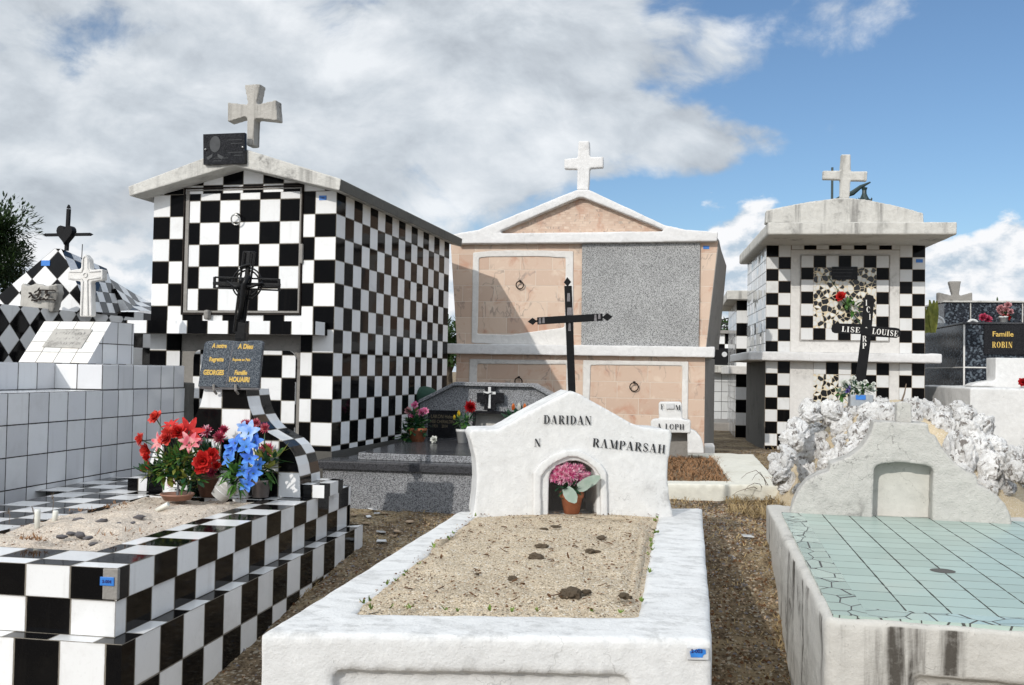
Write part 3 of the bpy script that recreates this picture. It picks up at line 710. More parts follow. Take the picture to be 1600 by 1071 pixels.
c.build('cement_border', M['mid_concrete'], T, FT)
def ringpull(name, par, fr, px, py, r=.031, y=0., mat='steel'):
    x, z = fr.on(px, py, y); c = MB()
    c.tube([(x + r * sin(a), y - .03 - .01 * cos(a), z - r + .004 - r * -cos(a)) for a in [2 * pi * i / 20 for i in range(20)]], .0055, 8, closed=True)
    c.lathe([(0, -.012), (.012, -.012), (.012, .02), (.008, .035), (0, .038)], (x, y, z + .008), 10, rot=Matrix.Rotation(pi / 2, 3, 'X'))
    return c.build(name, M[mat], par, fr, smooth=True)
ringpull('door_ring', T, FT, 372, 338, .033, 0, 'steel')
c = MB(); c.box(xr - .02, xr + .006, -.02, .01, 2.03, 2.16); c.build('hinge', M['mid_concrete'], T, FT, bevel=.006)
c = MB(); x, z = FT.on(327, 498); c.box(x - .018, x + .018, -.05, 0, 1.655, 1.72); c.build('cement_foot', M['mid_concrete'], T, FT, bevel=.012)
# ledge
c = MB(); c.box(-TW - .075, -.045, -.19, .0, 1.555, 1.640, w=.1485, h=.30, ref=(-.21, -.19, 1.45), par=1, m=0, skip='bd')
c.face([(-TW - .075, 0, 1.555), (-.045, 0, 1.555), (-.045, -.19, 1.555), (-TW - .075, -.19, 1.555)], m=1)
c.build('ledge', [M['check'], M['mid_concrete']], T, FT)
# roof
oh, eh = .16, .085; er = .085
rf = [(-TW - eh, 2.478), (apx, 2.663), (er, 2.478), (er + .01, 2.553), (apx + .01, 2.792), (-TW - eh - .012, 2.545)]
c = MB(); c.prism(rf, -oh, D + .1); c.m[4] = 1
roof = c.build('roof', [M['concrete'], M['dark_edge']], T, FT, bevel=.008)
pp = MB(); pp.box(-TW + .0, .004, -.0, D, .35, ZB, skip='t'); pp.build('plinth', M['dark_concrete'], T, FT)
# flared cross on the ridge
def pxprof(fr, pts, ly): return [fr.on(x, y, ly) for x, y in pts]
cp = pxprof(FT, [(387, 229), (398.5, 229), (400, 186), (435.5, 190), (433.5, 157.5), (402, 165), (409, 132.5), (384, 134), (389.5, 165), (357.5, 161.5), (357.5, 192), (387.5, 183)], -.10)
c = MB(); c.prism(cp, -.12, -.035); plaster(c.build('cross', M['concrete_grey'], T, FT), .008, .004, .002, 1)
# portrait plaque
pf = pxprof(FT, [(319.8, 258.5), (385, 256.5), (384.6, 208.5), (319.5, 211)], -oh - .012)
c = MB(); c.prism(pf, -oh - .03, -oh - .002); pq = c.build('portrait_plaque', M['granite_dark'], T, FT, bevel=.002)
def ell(fr, px, py, rx, ry, y, n=20):
    x, z = fr.on(px, py, y); return [(x + rx * cos(2 * pi * i / n), z + ry * sin(2 * pi * i / n)) for i in range(n)]
c = MB(); yy = -oh - .032
c.prism(ell(FT, 336, 225.5, .039, .054, yy), yy - .0006, yy)
for sx in (-1, 1):
    x, z = FT.on(336, 243, yy); c.face([(x + sx * .018, yy - .001, z + .01), (x + sx * .062, yy - .001, z - .012), (x + sx * .05, yy - .001, z - .03), (x + sx * .02, yy - .001, z - .01)])
c.build('engraved_portrait', M['engrave'], pq, FT)
c = MB()
for (px, py, n_, ln) in ((366, 219.5, 13, 26), (369, 225, 9, 19), (367, 239, 13, 26), (372, 243.5, 7, 16), (345, 248, 12, 26), (339, 252.5, 5, 12)):
    x, z = FT.on(px, py, yy); ln *= .0039; xx = x - ln / 2
    while xx < x + ln / 2:
        w_ = U(.002, .008); c.face([(xx, yy - .0006, z), (xx + w_, yy - .0006, z), (xx + w_, yy - .0006, z + .0055), (xx, yy - .0006, z + .0055)]); xx += w_ + .0022
c.build('faint_inscription', M['engrave'], pq, FT)
for px, py in ((321.8, 234), (379.5, 230.5)):
    x, z = FT.on(px, py, yy); c = MB(); c.lathe([(0, .012), (.005, .010), (.007, .004), (.007, 0)], (x, yy, z), 10, rot=Matrix.Rotation(pi / 2, 3, 'X')); c.build('screw_cap', M['steel'], pq, FT, smooth=True)
def numtag(par, fr, px, py, y, w_=.042, h=.024, blue='blue', txt=None, ts=.012):
    x, z = fr.on(px, py, y); c = MB(); c.box(x - w_ / 2, x + w_ / 2, y - .004, y, z - h / 2, z + h / 2)
    o = c.build('number_tag', M[blue], par, fr, bevel=.001)
    if txt: fontobj('tag_number', txt, ts, M['navy'], o, (x, y - .0045, z - fr.z - ts * .35), align='CENTER', bold=.0005)
    return o
numtag(T, FT, 504.5, 309.5, 0, .052, .030, txt='2-002')

# ================================================================== PEACH STONE TOMB (centre back)
FP = Fr(-2.160, 9.30, .62, 0)
P = thing('peach_stone_tomb', 'wide peach stone tomb with white gabled pediment and granite slab over one door', 'tomb', FP)
def PL(px, py, ly=0.): return FP.on(px, py, ly)
q = [PL(714, 536), PL(1103, 542), PL(1122, 378), PL(704, 382)]
bz, tz = 1.60, 2.60
x00, x01, x10, x11 = q[0][0], q[1][0], q[3][0], q[2][0]
c = MB(); Dp = 1.1
fr4 = [(x00, bz), (x01, bz), (x11, tz), (x10, tz)]
bk4 = [(x00 + .02, bz), (x01 + .16, bz), (x11 + .13, tz - .12), (x10 - .05, tz)]
uvp = lambda pts: [(p[0], p[2]) for p in pts]
F3 = [(x, 0, z) for x, z in fr4]; B3 = [(x, Dp, z) for x, z in bk4]
c.face(F3, uvp(F3), 0)
for i in range(4):
    j = (i + 1) % 4; c.face([F3[j], F3[i], B3[i], B3[j]][::-1] if 0 else [F3[i], B3[i], B3[j], F3[j]], None, 1)
c.face(B3[::-1], None, 1)
c.build('upper_body', [M['peach'], M['mid_concrete']], P, FP)
xa, xb = PL(712, 620)[0], PL(1101, 620)[0]
c = MB(); c.box(xa, xb, .0, Dp, .55, 1.505, skip='rlb'); c.face([(xb, 0, .55), (xb, Dp, .55), (xb, Dp, 1.505), (xb, 0, 1.505)], None, 1); c.face([(xa, Dp, .55), (xa, 0, .55), (xa, 0, 1.505), (xa, Dp, 1.505)], None, 1)
for i, q_ in enumerate(c.f): c.uv[i] = [(c.v[k][0] + .1, c.v[k][2] - .02) for k in q_]
c.build('lower_body', [M['peach'], M['mid_concrete']], P, FP)
c = MB(); s0, s1 = PL(698, 545, -.07)[0], PL(1117, 550, -.07)[0]; c.box(s0, s1, -.085, Dp + .03, 1.502, 1.600)
plaster(c.build('sill', M['limewash_peach'], P, FP), .014, .010, .003)
# side wing that leans outwards
wg = [PL(1109, 540, .5), PL(1118.5, 542, 1.0), PL(1133, 419, 1.0), PL(1123, 372, .2)]
c = MB(); c.face([(x01 + .003, .0, bz), (wg[1][0], 1.0, 1.602), (wg[2][0], 1.0, wg[2][1]), (x11 + .01, .0, tz)]); 
c.face([(x11 + .01, .0, tz), (wg[2][0], 1.0, wg[2][1]), (wg[2][0] - .10, 1.0, 2.74), (x11 - .03, .1, 2.68)]); c.face([(wg[1][0], 1.0, 1.602), (wg[1][0] - .3, 1.04, 1.602), (wg[2][0] - .3, 1.04, wg[2][1]), (wg[2][0], 1.0, wg[2][1])])
c.face([(xb - .01, .0, .5), (wg[1][0] - .01, 1.0, .5), (wg[1][0] - .01, 1.0, 1.5), (xb - .01, .0, 1.5)]); c.face([(wg[1][0] - .01, 1.0, .5), (wg[1][0] - .3, 1.03, .5), (wg[1][0] - .3, 1.03, 1.5), (wg[1][0] - .01, 1.0, 1.5)])
wing = c.build('side_wall', M['mid_concrete'], P, FP)
md = wing.modifiers.new('solid', 'SOLIDIFY'); md.thickness = .012
# pediment: outer outline and triangular hole with matching counts
yo = -.09
out = [PL(*p, yo) for p in [(705, 367), (714, 381), (907, 379.5), (1121, 377.5), (1122, 362.5), (1071, 359), (1038.7, 352), (920, 296.5), (902, 296.5), (767, 351), (748, 359)]]
inn = [PL(*p, yo) for p in [(774, 364.2), (776, 364.6), (907, 363), (1038, 361.6), (1040, 361), (1036, 359), (1022, 352.5), (911, 308.5), (904, 308.5), (800, 353), (784, 360)]]
c = MB(); c.ring(out, inn, yo, .25); plaster(c.build('pediment_frame', M['limewash_peach'], P, FP), .011, .008, .003, 2)
c = MB(); tri = [(x - .0, z) for x, z in (PL(755, 372, .0), PL(1060, 369, .0), PL(907, 296, .0))]
ym = -.005; c.prism(tri, ym, .3); c.build('tympanum', M['peach'], P, FP)
c = MB(); c.box(x10 + .02, x11 - .02, .2, Dp + .05, 2.60, 2.68); c.prism([(x10 + .1, 2.68), (x11 - .1, 2.68), ((x10 + x11) / 2, 2.98)], .25, Dp + .05); c.build('roof', M['concrete'], P, FP)
cp = [PL(*p, -.02) for p in [(901.5, 298), (920, 298), (922, 264), (943, 262.5), (943, 246), (922, 246.5), (921, 221.5), (904.5, 221.5), (903, 248), (882, 249.5), (882, 265), (903, 265)]]
c = MB(); c.prism(cp, -.05, .035); plaster(c.build('cross', M['limewash_peach'], P, FP), .009, .006, .002, 1)
# door bands
def band(fr, o, i, name, y0=-.012, y1=.01, mat='sill', par=None, vox=.009):
    oo = [fr.on(*p) for p in o]; ii = [fr.on(*p) for p in i]
    c = MB(); c.ring(oo[::-1], ii[::-1], y0, y1); return plaster(c.build(name, M[mat], par, fr), vox, .006, .002, 1)
band(FP, [(739, 395), (769, 392), (800, 391), (840, 391.5), (896, 393), (896, 470), (896, 540), (800, 540), (737, 536), (738, 460)], [(749, 403), (770, 402), (800, 401.5), (840, 401), (884, 403.5), (883, 470), (882, 512), (800, 523), (746, 522), (748, 460)], 'door_border', par=P)
band(FP, [(734, 561), (800, 562), (897, 563), (896, 640), (895, 712), (800, 712), (731, 711), (732, 640)], [(746, 569), (800, 569.5), (885, 570), (884, 640), (883, 702), (800, 702), (743, 701), (745, 640)], 'door_border', par=P)
band(FP, [(911, 563), (1000, 564), (1076, 565), (1075, 640), (1074, 712), (1000, 712), (908, 712), (910, 640)], [(923, 571), (1000, 571), (1066, 572), (1065, 640), (1064, 702), (1000, 702), (920, 702), (921, 640)], 'door_border', par=P)
ringpull('door_ring', P, FP, 813, 441, .036, 0, 'rust'); ringpull('door_ring', P, FP, 811, 591, .036, 0, 'rust'); ringpull('door_ring', P, FP, 991, 599, .040, 0, 'rust')
gp = [PL(908.5, 541), PL(1091.5, 542.5), PL(1094, 379.5), PL(910, 379.5)]
c = MB(); c.prism(gp, -.028, .01); c.build('granite_panel', M['granite_panel'], P, FP, bevel=.002)
numtag(P, FP, 1103.5, 387, -.0, .055, .03, txt=None)
c = MB(); x0_, z0_ = PL(1100, 706, -.1); x1_, _ = PL(1116, 706, -.1); c.box(x0_, x1_, -.2, .1, .55, PL(1100, 696, -.2)[1]); plaster(c.build('corner_block', M['sill'], P, FP), .012, .01, .003)

# ================================================================== RIGHT CHEQUERED TOMB
g13 = .13; RW = 12.66 * g13; RZ = 2.754
FR_ = Fr(.915, 10.83, .54, .0437)
Q = thing('small_tiled_tomb', 'square chequered tomb with flat overhanging cement roof and broken-tile mosaic door', 'tomb', FR_)
def rq(x0, x1, z0, z1, y=0., rx=0., rz=RZ, par=0, mb=None, m=0):
    (mb or c).face([(x0, y, z0), (x1, y, z0), (x1, y, z1), (x0, y, z1)], [((p[0] - rx) / g13 + par, (p[1] - rz) / g13) for p in ((x0, z0), (x1, z0), (x1, z1), (x0, z1))], m)
DR = 1.8; c = MB()
rq(0, .26, 1.60, RZ, par=1); rq(RW - .26, RW, 1.60, RZ, rx=RW, par=0)
rq(.26, RW - .26, 2.70, RZ, rx=.265, rz=RZ + .08, par=0)
rq(0, .26, .50, 1.50, rz=1.497, par=0); rq(RW - .26, RW, .50, 1.50, rx=RW, rz=1.497, par=0)
c.face([(RW, 0, .5), (RW, DR, .5), (RW, DR, RZ), (RW, 0, RZ)], [(p / g13, z / g13) for p, z in ((0, .5), (DR, .5), (DR, RZ), (0, RZ))])
c.face([(0, DR, 1.5), (0, 0, 1.5), (0, 0, RZ), (0, DR, RZ)], [(p / .17, z / g13) for p, z in ((DR, 1.5), (0, 1.5), (0, RZ), (DR, RZ))], 1)
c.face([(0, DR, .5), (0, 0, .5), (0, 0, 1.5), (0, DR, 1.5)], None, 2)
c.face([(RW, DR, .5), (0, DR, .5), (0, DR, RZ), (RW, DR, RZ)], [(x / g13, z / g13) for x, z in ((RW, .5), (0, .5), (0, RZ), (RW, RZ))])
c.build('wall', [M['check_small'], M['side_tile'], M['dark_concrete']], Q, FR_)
# upper door: band, tile ring, mosaic
c = MB(); c.box(.26, RW - .26, .002, .06, 1.60, 2.70, skip='b'); c.build('door_surround', M['sill'], Q, FR_)
dx0 = .365; dn = 7; dz1 = 2.640
c = MB()
c.box(dx0 - .008, dx0 + dn * g13 + .008, -.012, .0, dz1 - 7 * g13 - .01, dz1 + .008, skip='bf')
for i in range(dn):
    for j in range(7):
        if 1 <= i <= 5 and 1 <= j <= 5: continue
        x = dx0 + i * g13; z = dz1 - (j + 1) * g13; pr_ = (i + j) % 2
        c.face([(x, -.012, z), (x + g13, -.012, z), (x + g13, -.012, z + g13), (x, -.012, z + g13)], [(a + (1 - pr_), b_) for a, b_ in ((0, 0), (1, 0), (1, 1), (0, 1))][:4] if 0 else [(a + (0 if pr_ else 1), b_) for a, b_ in ((.001, .001), (.999, .001), (.999, .999), (.001, .999))])
x, z = dx0 + g13, dz1 - 6 * g13
c.face([(x, -.012, z), (x + 5 * g13, -.012, z), (x + 5 * g13, -.012, z + 5 * g13), (x, -.012, z + 5 * g13)], [(a * 5 / 5 * 11, b_ * 11) for a, b_ in ((0, 0), (1, 0), (1, 1), (0, 1))], 1)
dq = c.build('door', [M['check_small'], M['mosaic']], Q, FR_)
c = MB(); pf = [FR_.on(*p, -.03) for p in ((1300, 437), (1340, 437), (1340, 417), (1300, 417))]; c.prism(pf, -.03, -.012); dp = c.build('small_plaque', M['granite_dark'], dq, FR_)
c = MB()
for py, ln in ((422, .15), (427, .12), (432.5, .10)):
    x, z = FR_.on(1320, py, -.031); xx = x - ln
    while xx < x + ln * .6: w_ = U(.003, .010); c.face([(xx, -.0315, z), (xx + w_, -.0315, z), (xx + w_, -.0315, z + .008), (xx, -.0315, z + .008)]); xx += w_ + .003
c.build('faint_inscription', M['engrave'], dp, FR_)
# lower panel
c = MB(); c.box(.26, RW - .26, .003, .05, .50, 1.50, skip='b'); c.build('lower_surround', M['sill'], Q, FR_)
c = MB(); lx = FR_.on(1271, 570)[0]; lz = FR_.on(1271, 566)[1]
for i in range(6):
    for j in range(6):
        x = lx + i * g13; z = lz - (j + 1) * g13; k = (i + j) % 2
        if j and i < 4:
            if (i, j) == (2, 1):
                c.face([(x, -.004, z), (x + g13, -.004, z), (x + g13, -.004, z + g13), (x, -.004, z + g13)], [(1.001, .001), (1.999, .001), (1.999, .999), (1.001, .999)][:4]); continue
            c.face([(x, -.004, z), (x + g13, -.004, z), (x + g13, -.004, z + g13), (x, -.004, z + g13)], [((i + a) * 2.3, (j - b_) * 2.3) for a, b_ in ((0, 0), (1, 0), (1, 1), (0, 1))], 1); continue
        c.face([(x, -.004, z), (x + g13, -.004, z), (x + g13, -.004, z + g13), (x, -.004, z + g13)], [(a + (0 if k else 1), b_) for a, b_ in ((.001, .001), (.999, .001), (.999, .999), (.001, .999))])
c.build('lower_mosaic', [M['check_small'], M['mosaic']], Q, FR_)
c = MB(); c.box(-.20, RW + .13, -.16, DR + .06, 1.500, 1.597); plaster(c.build('sill', M['limewash_peach'], Q, FR_), .014, .012, .003)
OV = .80
c = MB(); e0 = -.095; e1 = RW + .075
c.box(e0, e1, -OV, DR + .10, RZ - .004, RZ + .125)
plaster(c.build('roof_slab', M['concrete'], Q, FR_), .016, .008, .003, 1)
yr_ = -OV + .02
gb = [FR_.on(*p, yr_) for p in [(1196.5, 349), (1444.5, 350), (1443, 333), (1395, 320), (1357, 312.5), (1330, 309.5), (1318, 308.5), (1300, 310.5), (1260, 316), (1198, 328.5)]]
c = MB(); c.prism(gb, yr_, -OV + .16); plaster(c.build('parapet', M['concrete'], Q, FR_), .012, .006, .003, 1)
cp = [FR_.on(*p, yr_ + .05) for p in [(1312.5, 311), (1327, 311), (1328.5, 283), (1354, 283.5), (1355, 268.5), (1329, 268.5), (1328.5, 242), (1314.5, 242), (1313, 267.5), (1286, 267.5), (1285.5, 281), (1313, 281.5)]]
c = MB(); c.prism(cp, yr_ + .03, yr_ + .10); plaster(c.build('cross', M['concrete'], Q, FR_), .008, .004, .002, 1)
numtag(Q, FR_, 1436.5, 408, 0, .07, .036)
# ================================================================== BLACK GRANITE FAMILY TOMB (far right)
FB = Fr(3.244, 12.0, .5, 0.)
B = thing('black_granite_tomb', 'polished black granite family tomb with gold lettered plaque behind white low tomb', 'tomb', FB)
c = MB(); c.box(-.0, 2.2, 0, 2.2, .45, 1.975); c.build('body', M['labrador'], B, FB, bevel=.004)
c = MB(); c.box(-.006, .012, -.006, .002, .45, 1.97); c.box(.012, 2.2, -.006, .002, 1.468, 1.482); c.box(-.006, -.001, .0, 2.2, 1.468, 1.482); c.build('joint_strips', M['sill'], B, FB)
c = MB(); c.box(-.02, 2.25, -.03, 2.25, 1.975, 2.0); c.build('top_slab', M['granite_band'], B, FB, bevel=.006)
c = MB(); c.box(.0, 2.2, .85, 2.2, 2.0, 2.29); c.build('upper_block', M['labrador'], B, FB)
c = MB(); c.box(-.02, 2.25, .82, 2.25, 2.29, 2.31)
for xx in (.3, .9, 1.5): c.box(xx, xx + .012, .842, .852, 2.0, 2.29)
c.build('upper_trim', M['concrete'], B, FB)
pf = [FB.on(*p, -.02) for p in ((1537, 554), (1612, 555), (1612, 508), (1537.5, 508))]
c = MB(); c.prism(pf, -.03, -.0061); pk = c.build('name_plaque', M['granite_dark'], B, FB, bevel=.003)
x, z = FB.on(1567, 526, -.031); fontobj('gold_lettering', 'Famille', .082, M['gold'], pk, (x, -.031, z - .5), align='CENTER', bold=.001)
c = MB(); x, z = FB.on(1550, 543.5, -.031); letters(c, 'ROBIN', x, z, .068, -.0312, wid=.78, gap=.12); c.build('gold_lettering', M['gold'], pk, FB, merge=False)
cpx = [(1489, 487), (1498, 487), (1497, 470), (1519, 474), (1519, 457), (1498, 463), (1501, 440), (1482, 440), (1488.5, 463), (1464.5, 456.5), (1464.5, 475), (1488, 469)]
cp = [FB.on(*p, 1.0) for p in cpx]; c = MB(); c.prism(cp, .98, 1.07); plaster(c.build('cross', M['mid_concrete'], B, FB), .012, .006, .003, 1)

# ================================================================== WHITE LOW TOMB (right edge)
FL_ = Fr(2.765, 10.0, .6, 0.)
B2 = thing('low_white_tomb', 'plain low whitewashed tomb at the right edge in front of the black granite tomb', 'tomb', FL_)
c = MB(); c.box(0, 1.6, 0, 1.9, .55, 1.262); plaster(c.build('base', M['limewash'], B2, FL_), .018, .012, .003)
c = MB(); c.box(.36, 1.4, .45, .75, 1.255, 1.56); c.prism([(.1, 1.262), (.36, 1.262), (.36, 1.33), (.28, 1.325), (.17, 1.30)], .45, .7); plaster(c.build('headblock', M['limewash'], B2, FL_), .015, .01, .003)

# ================================================================== CHEQUERED GRAVE (front left)
FS = Fr(-1.672, 2.73, .12, .0113)
S_ = thing('checkered_grave', 'low black and white chequered grave with sand bed and curved headstone in the left foreground', 'grave', FS)
ZT_ = .729; Z1 = .629; Z2 = .517; LS = 2.20; WS = 1.45
A = .006; SB = .0675
c = MB()
def sf(y0, y1, z0, z1, x, par, mb, v=(0, 1)):   # right-hand face
    mb.face([(x, y0, z0), (x, y1, z0), (x, y1, z1), (x, y0, z1)], [((y - SB) / .15 + par, vv) for y, vv in ((y0, v[0]), (y1, v[0]), (y1, v[1]), (y0, v[1]))])
def ff(x0, x1, z0, z1, y, par, mb, v=(0, 1)):
    mb.face([(x0, y, z0), (x1, y, z0), (x1, y, z1), (x0, y, z1)], [((x + A) / .15 + par, vv) for x, vv in ((x0, v[0]), (x1, v[0]), (x1, v[1]), (x0, v[1]))])
e_ = .001; v0 = (e_, 1 - e_)
up_ = MB()
o_ = .007   # the top course stands a little proud
sf(0, LS, Z1, ZT_, 0, 1, up_, v0); ff(-WS, 0, Z1, ZT_, 0, 1, up_, v0)
sf(o_, LS - o_, Z2, Z1, -o_, 0, up_, v0); ff(-WS, -o_, Z2, Z1, o_, 0, up_, v0)
up_.face([(-WS, o_, Z1), (-o_, o_, Z1), (0, 0, Z1), (-WS, 0, Z1)][::-1]); up_.face([(-o_, o_, Z1), (-o_, LS, Z1), (0, LS, Z1), (0, 0, Z1)])
up_.face([(0, LS, Z2), (-WS, LS, Z2), (-WS, LS, ZT_), (0, LS, ZT_)], [(0, 0), (9, 0), (9, 1), (0, 1)])
# top border: outer row and inner row; sand opening
ix, iy, iL, iR = -.212, .228, LS - .66, -.77
def top(x0, x1, y0, y1, ux, uy, par, mb, wx=.15, wy=.15):
    mb.face([(x0, y0, ZT_), (x1, y0, ZT_), (x1, y1, ZT_), (x0, y1, ZT_)], [((x - ux) / wx + par, (y - uy) / wy) for x, y in ((x0, y0), (x1, y0), (x1, y1), (x0, y1))])
top(-.15, 0, .0, LS, -.15, SB, 0, up_)                     # right outer
top(ix, -.15, .07, LS, -.15, SB, 0, up_)                 # right inner
top(-WS, -.15, 0, .075, -.006 - .15, .075, 0, up_, .15, .0751)
top(ix, -.15, .075, .07, 0, 0, 0, up_) if 0 else None
top(-WS, ix, .075, iy, -.006 - .15, .075, 0, up_)
top(-WS, ix, iL, LS, -.006, SB, 0, up_)
top(-1.2, iR - .0, iy, iL, -.006, .03, 0, up_)
for a in (((ix, iy), (ix, iL)), ((iR, iy), (ix, iy)), ((iR, iL), (iR, iy)), ((ix, iL), (iR, iL))):
    (xa_, ya_), (xb_, yb_) = a; up_.face([(xa_, ya_, ZT_ - .08), (xb_, yb_, ZT_ - .08), (xb_, yb_, ZT_), (xa_, ya_, ZT_)], [(0, .1), (8, .1), (8, .9), (0, .9)])
up_.build('upper_tier', M['check_slab'], S_, FS, merge=False)
lo = MB(); tr = .052
lo.face([(-.007, .007 - .0, Z2), (-.007, LS, Z2), (tr, LS + .06, Z2), (tr, -tr, Z2)][::-1], [((y - SB) / .15 + 1, q) for y, q in ((.007, .02), (LS, .02), (LS + .06, .98), (-tr, .98))][::-1])
lo.face([(-WS, -tr, Z2), (tr, -tr, Z2), (-.007, .007, Z2), (-WS, .007, Z2)], [((x + .04) / .15 + 0, q) for x, q in ((-WS, .02), (tr, .02), (-.007, .98), (-WS, .98))])
def lof(pts, u, par, z0): 
    (xa_, ya_), (xb_, yb_) = pts; ua, ub = u
    for k in range(4):
        zt = Z2 - .15 * k; zb_ = max(z0, zt - .15)
        lo.face([(xa_, ya_, zb_), (xb_, yb_, zb_), (xb_, yb_, zt), (xa_, ya_, zt)], [(ua + par + k, 1 - (zt - zb_) / .15 + e_), (ub + par + k, 1 - (zt - zb_) / .15 + e_), (ub + par + k, 1 - e_), (ua + par + k, 1 - e_)])
lof(((tr, -tr), (tr, LS + .06)), ((-tr - SB + .045) / .15, (LS + .06 - SB + .045) / .15), 1, .05)
lof(((-WS, -tr), (tr, -tr)), ((-WS + .0) / .15, (tr + .0) / .15), 0, .0)
lof(((tr, LS + .06), (-WS, LS + .06)), (0, 10), 0, .2)
lo.build('lower_tier', M['check_slab'], S_, FS, merge=False)
c = MB(); c.box(-.047, .003, -.003, .012, Z1 + .004, ZT_ - .002); c.build('cement_patch', M['mid_concrete'], S_, FS, bevel=.003)
numtag(S_, FS, 168, 908.5, -.003, .046, .026, txt='2-004', ts=.013)
def sandbed(name, mat, par, fr, x0, x1, y0, y1, zf, nx_=60, ny_=90, poly=None):
    v = []; f = []
    for j in range(ny_ + 1):
        for i in range(nx_ + 1):
            s_, t_2 = i / nx_, j / ny_
            if poly: 
                a_ = Vector(poly[0]).lerp(Vector(poly[1]), s_); b_ = Vector(poly[3]).lerp(Vector(poly[2]), s_); p = a_.lerp(b_, t_2); x, y = p.x, p.y
            else: x, y = x0 + (x1 - x0) * s_, y0 + (y1 - y0) * t_2
            v.append((x, y, zf(x, y, s_, t_2)))
    for j in range(ny_):
        for i in range(nx_): a_ = j * (nx_ + 1) + i; f.append((a_, a_ + 1, a_ + nx_ + 2, a_ + nx_ + 1))
    c = MB(); c.mesh(v, f); return c.build(name, M[mat], par, fr, smooth=True)
def zs(x, y, s_, t_): 
    ed = min(1, min(s_, 1 - s_, t_, 1 - t_) * 9)
    return ZT_ - .014 + .035 * ed * (.55 + .9 * noise.fractal(Vector((x * 3, y * 3, 1.2)), 1, 2, 4)) + .008 * noise.fractal(Vector((x * 17, y * 17, 4)), .8, 2, 3)
sandbed('sand_bed', 'sand_pale', S_, FS, iR, ix, iy, iL, zs)
# curved headstone: two halves of an S-shaped outline
FH = Fr(*FS.Wd(-.0, 1.66, 0)[:2], .729, .0113)
hp = [(469.5, 768), (468.5, 748), (465, 728), (460, 712), (452, 699), (441, 689), (427, 681), (412, 672), (402, 661), (394, 648), (389, 635), (386, 621), (384.5, 609)]
rp = [FH.on(*p) for p in hp]; cx_ = FH.on(351.5, 609)[0]; zb0 = ZT_ + .002
rp = [(x, max(z, zb0)) for x, z in rp]; rp[0] = (rp[0][0], zb0)
lp = [(2 * cx_ - x, z) for x, z in rp][::-1]
hd = .27; hy = [0, hd]
c = MB(); prof = rp + lp
c.prism(prof, 0, hd, w=.147, ref=(FH.on(346.5, 640)[0], FH.on(346.5, 638.7)[1]), uo=.0, ms=0, wv=.098)
hs = c.build('headstone', M['check_slab'], S_, FS if 0 else None, bevel=0)
hs.parent = S_; hs.location = Vector(FS.L(Vector((FH.x, FH.y, 0)))) - Vector((0, 0, FS.z)); hs.location.z = -FS.z
for sg in (1, -1):
    a_ = sorted((rp[0][0] - .005 if sg > 0 else lp[-1][0] - .11, rp[0][0] + .11 if sg > 0 else lp[-1][0] + .005)); c = MB(); c.box(a_[0], a_[1], .02, hd + .02, ZT_ + .001, ZT_ + .062, w=.12, ref=(a_[0] + .055, .1, ZT_ + .001 - .01), par=1)
    hb = c.build('foot_block', M['check_slab'], S_, None); hb.location = hs.location

# objects on that headstone and grave
def at(px, py, z): return atz(px, py, z)
# open book plaque
FK = Fr(*aty(356, 606, 4.36)[:2], 1.236, .02)
bk = thing('open_book_plaque', 'speckled dark stone open book with gold writing standing on the curved headstone', 'plaque', FK)
def bkP(px, py, y=0): return FK.on(px, py, y)
tl = .30; c = MB()
o4 = [bkP(311, 604), bkP(361, 606), bkP(405, 606.5), bkP(412.5, 536), bkP(408, 532.5), bkP(398, 532), bkP(389, 533), bkP(376, 534.5), bkP(366, 533), bkP(352, 532), bkP(336, 532.5), bkP(326, 533.5), bkP(321, 537)]
c.prism(o4, -.012, .012); slab_ = c.build('stone_book', M['book'], bk, FK, bevel=.003)
c = MB()
for i in range(3):
    z = bkP(311, 604)[1] - .004 - .004 * i; c.box(o4[0][0] + .003 * i, o4[2][0] - .0, -.008 + .0035 * i, .012, z, z + .003)
(ax_, az_), (bx_, bz_) = bkP(354, 604), bkP(366, 535); c.face([(ax_, -.0128, az_), (ax_ + .003, -.0128, az_), (bx_ + .003, -.0128, bz_), (bx_, -.0128, bz_)])
c.build('page_edges', M['stone'], slab_, FK)
ga = radians(-1.5)
for body, px, py, size, xs, bo in (('A notre', 331.5, 543.5, .029, .78, .0012), ('Regrette', 326.5, 564.5, .028, .74, .0011), ('A Dieu', 372, 545, .032, .80, .0013), ('Repose en Paix', 363, 564, .0185, .78, .0006), ('Famille', 366, 585.5, .029, .78, .0012)):
    x, z = bkP(px, py, -.013); fontobj('gold_lettering', body, size, M['gold'], slab_, (x, -.0132, z - FK.z), xs=xs, bold=bo, shear=.22)
for body, px, py in (('GEORGES', 317.5, 585.5), ('HOUAIRI', 357.5, 596.5)):
    x, z = bkP(px, py, -.013); o = fontobj('gold_lettering', body, .032, M['gold'], slab_, (x, -.0132, z - FK.z), bold=.0014, shear=.12); o.scale = (.104 / o.dimensions.x, 1, 1)
for px in (337, 371):
    x, z = bkP(px, 606); c = MB(); c.tube([(x, .01, z - .03), (x, -.02, z - .012), (x, -.022, z + .016)], .006, 6); c.build('bracket', M['mid_concrete'], bk, FK)
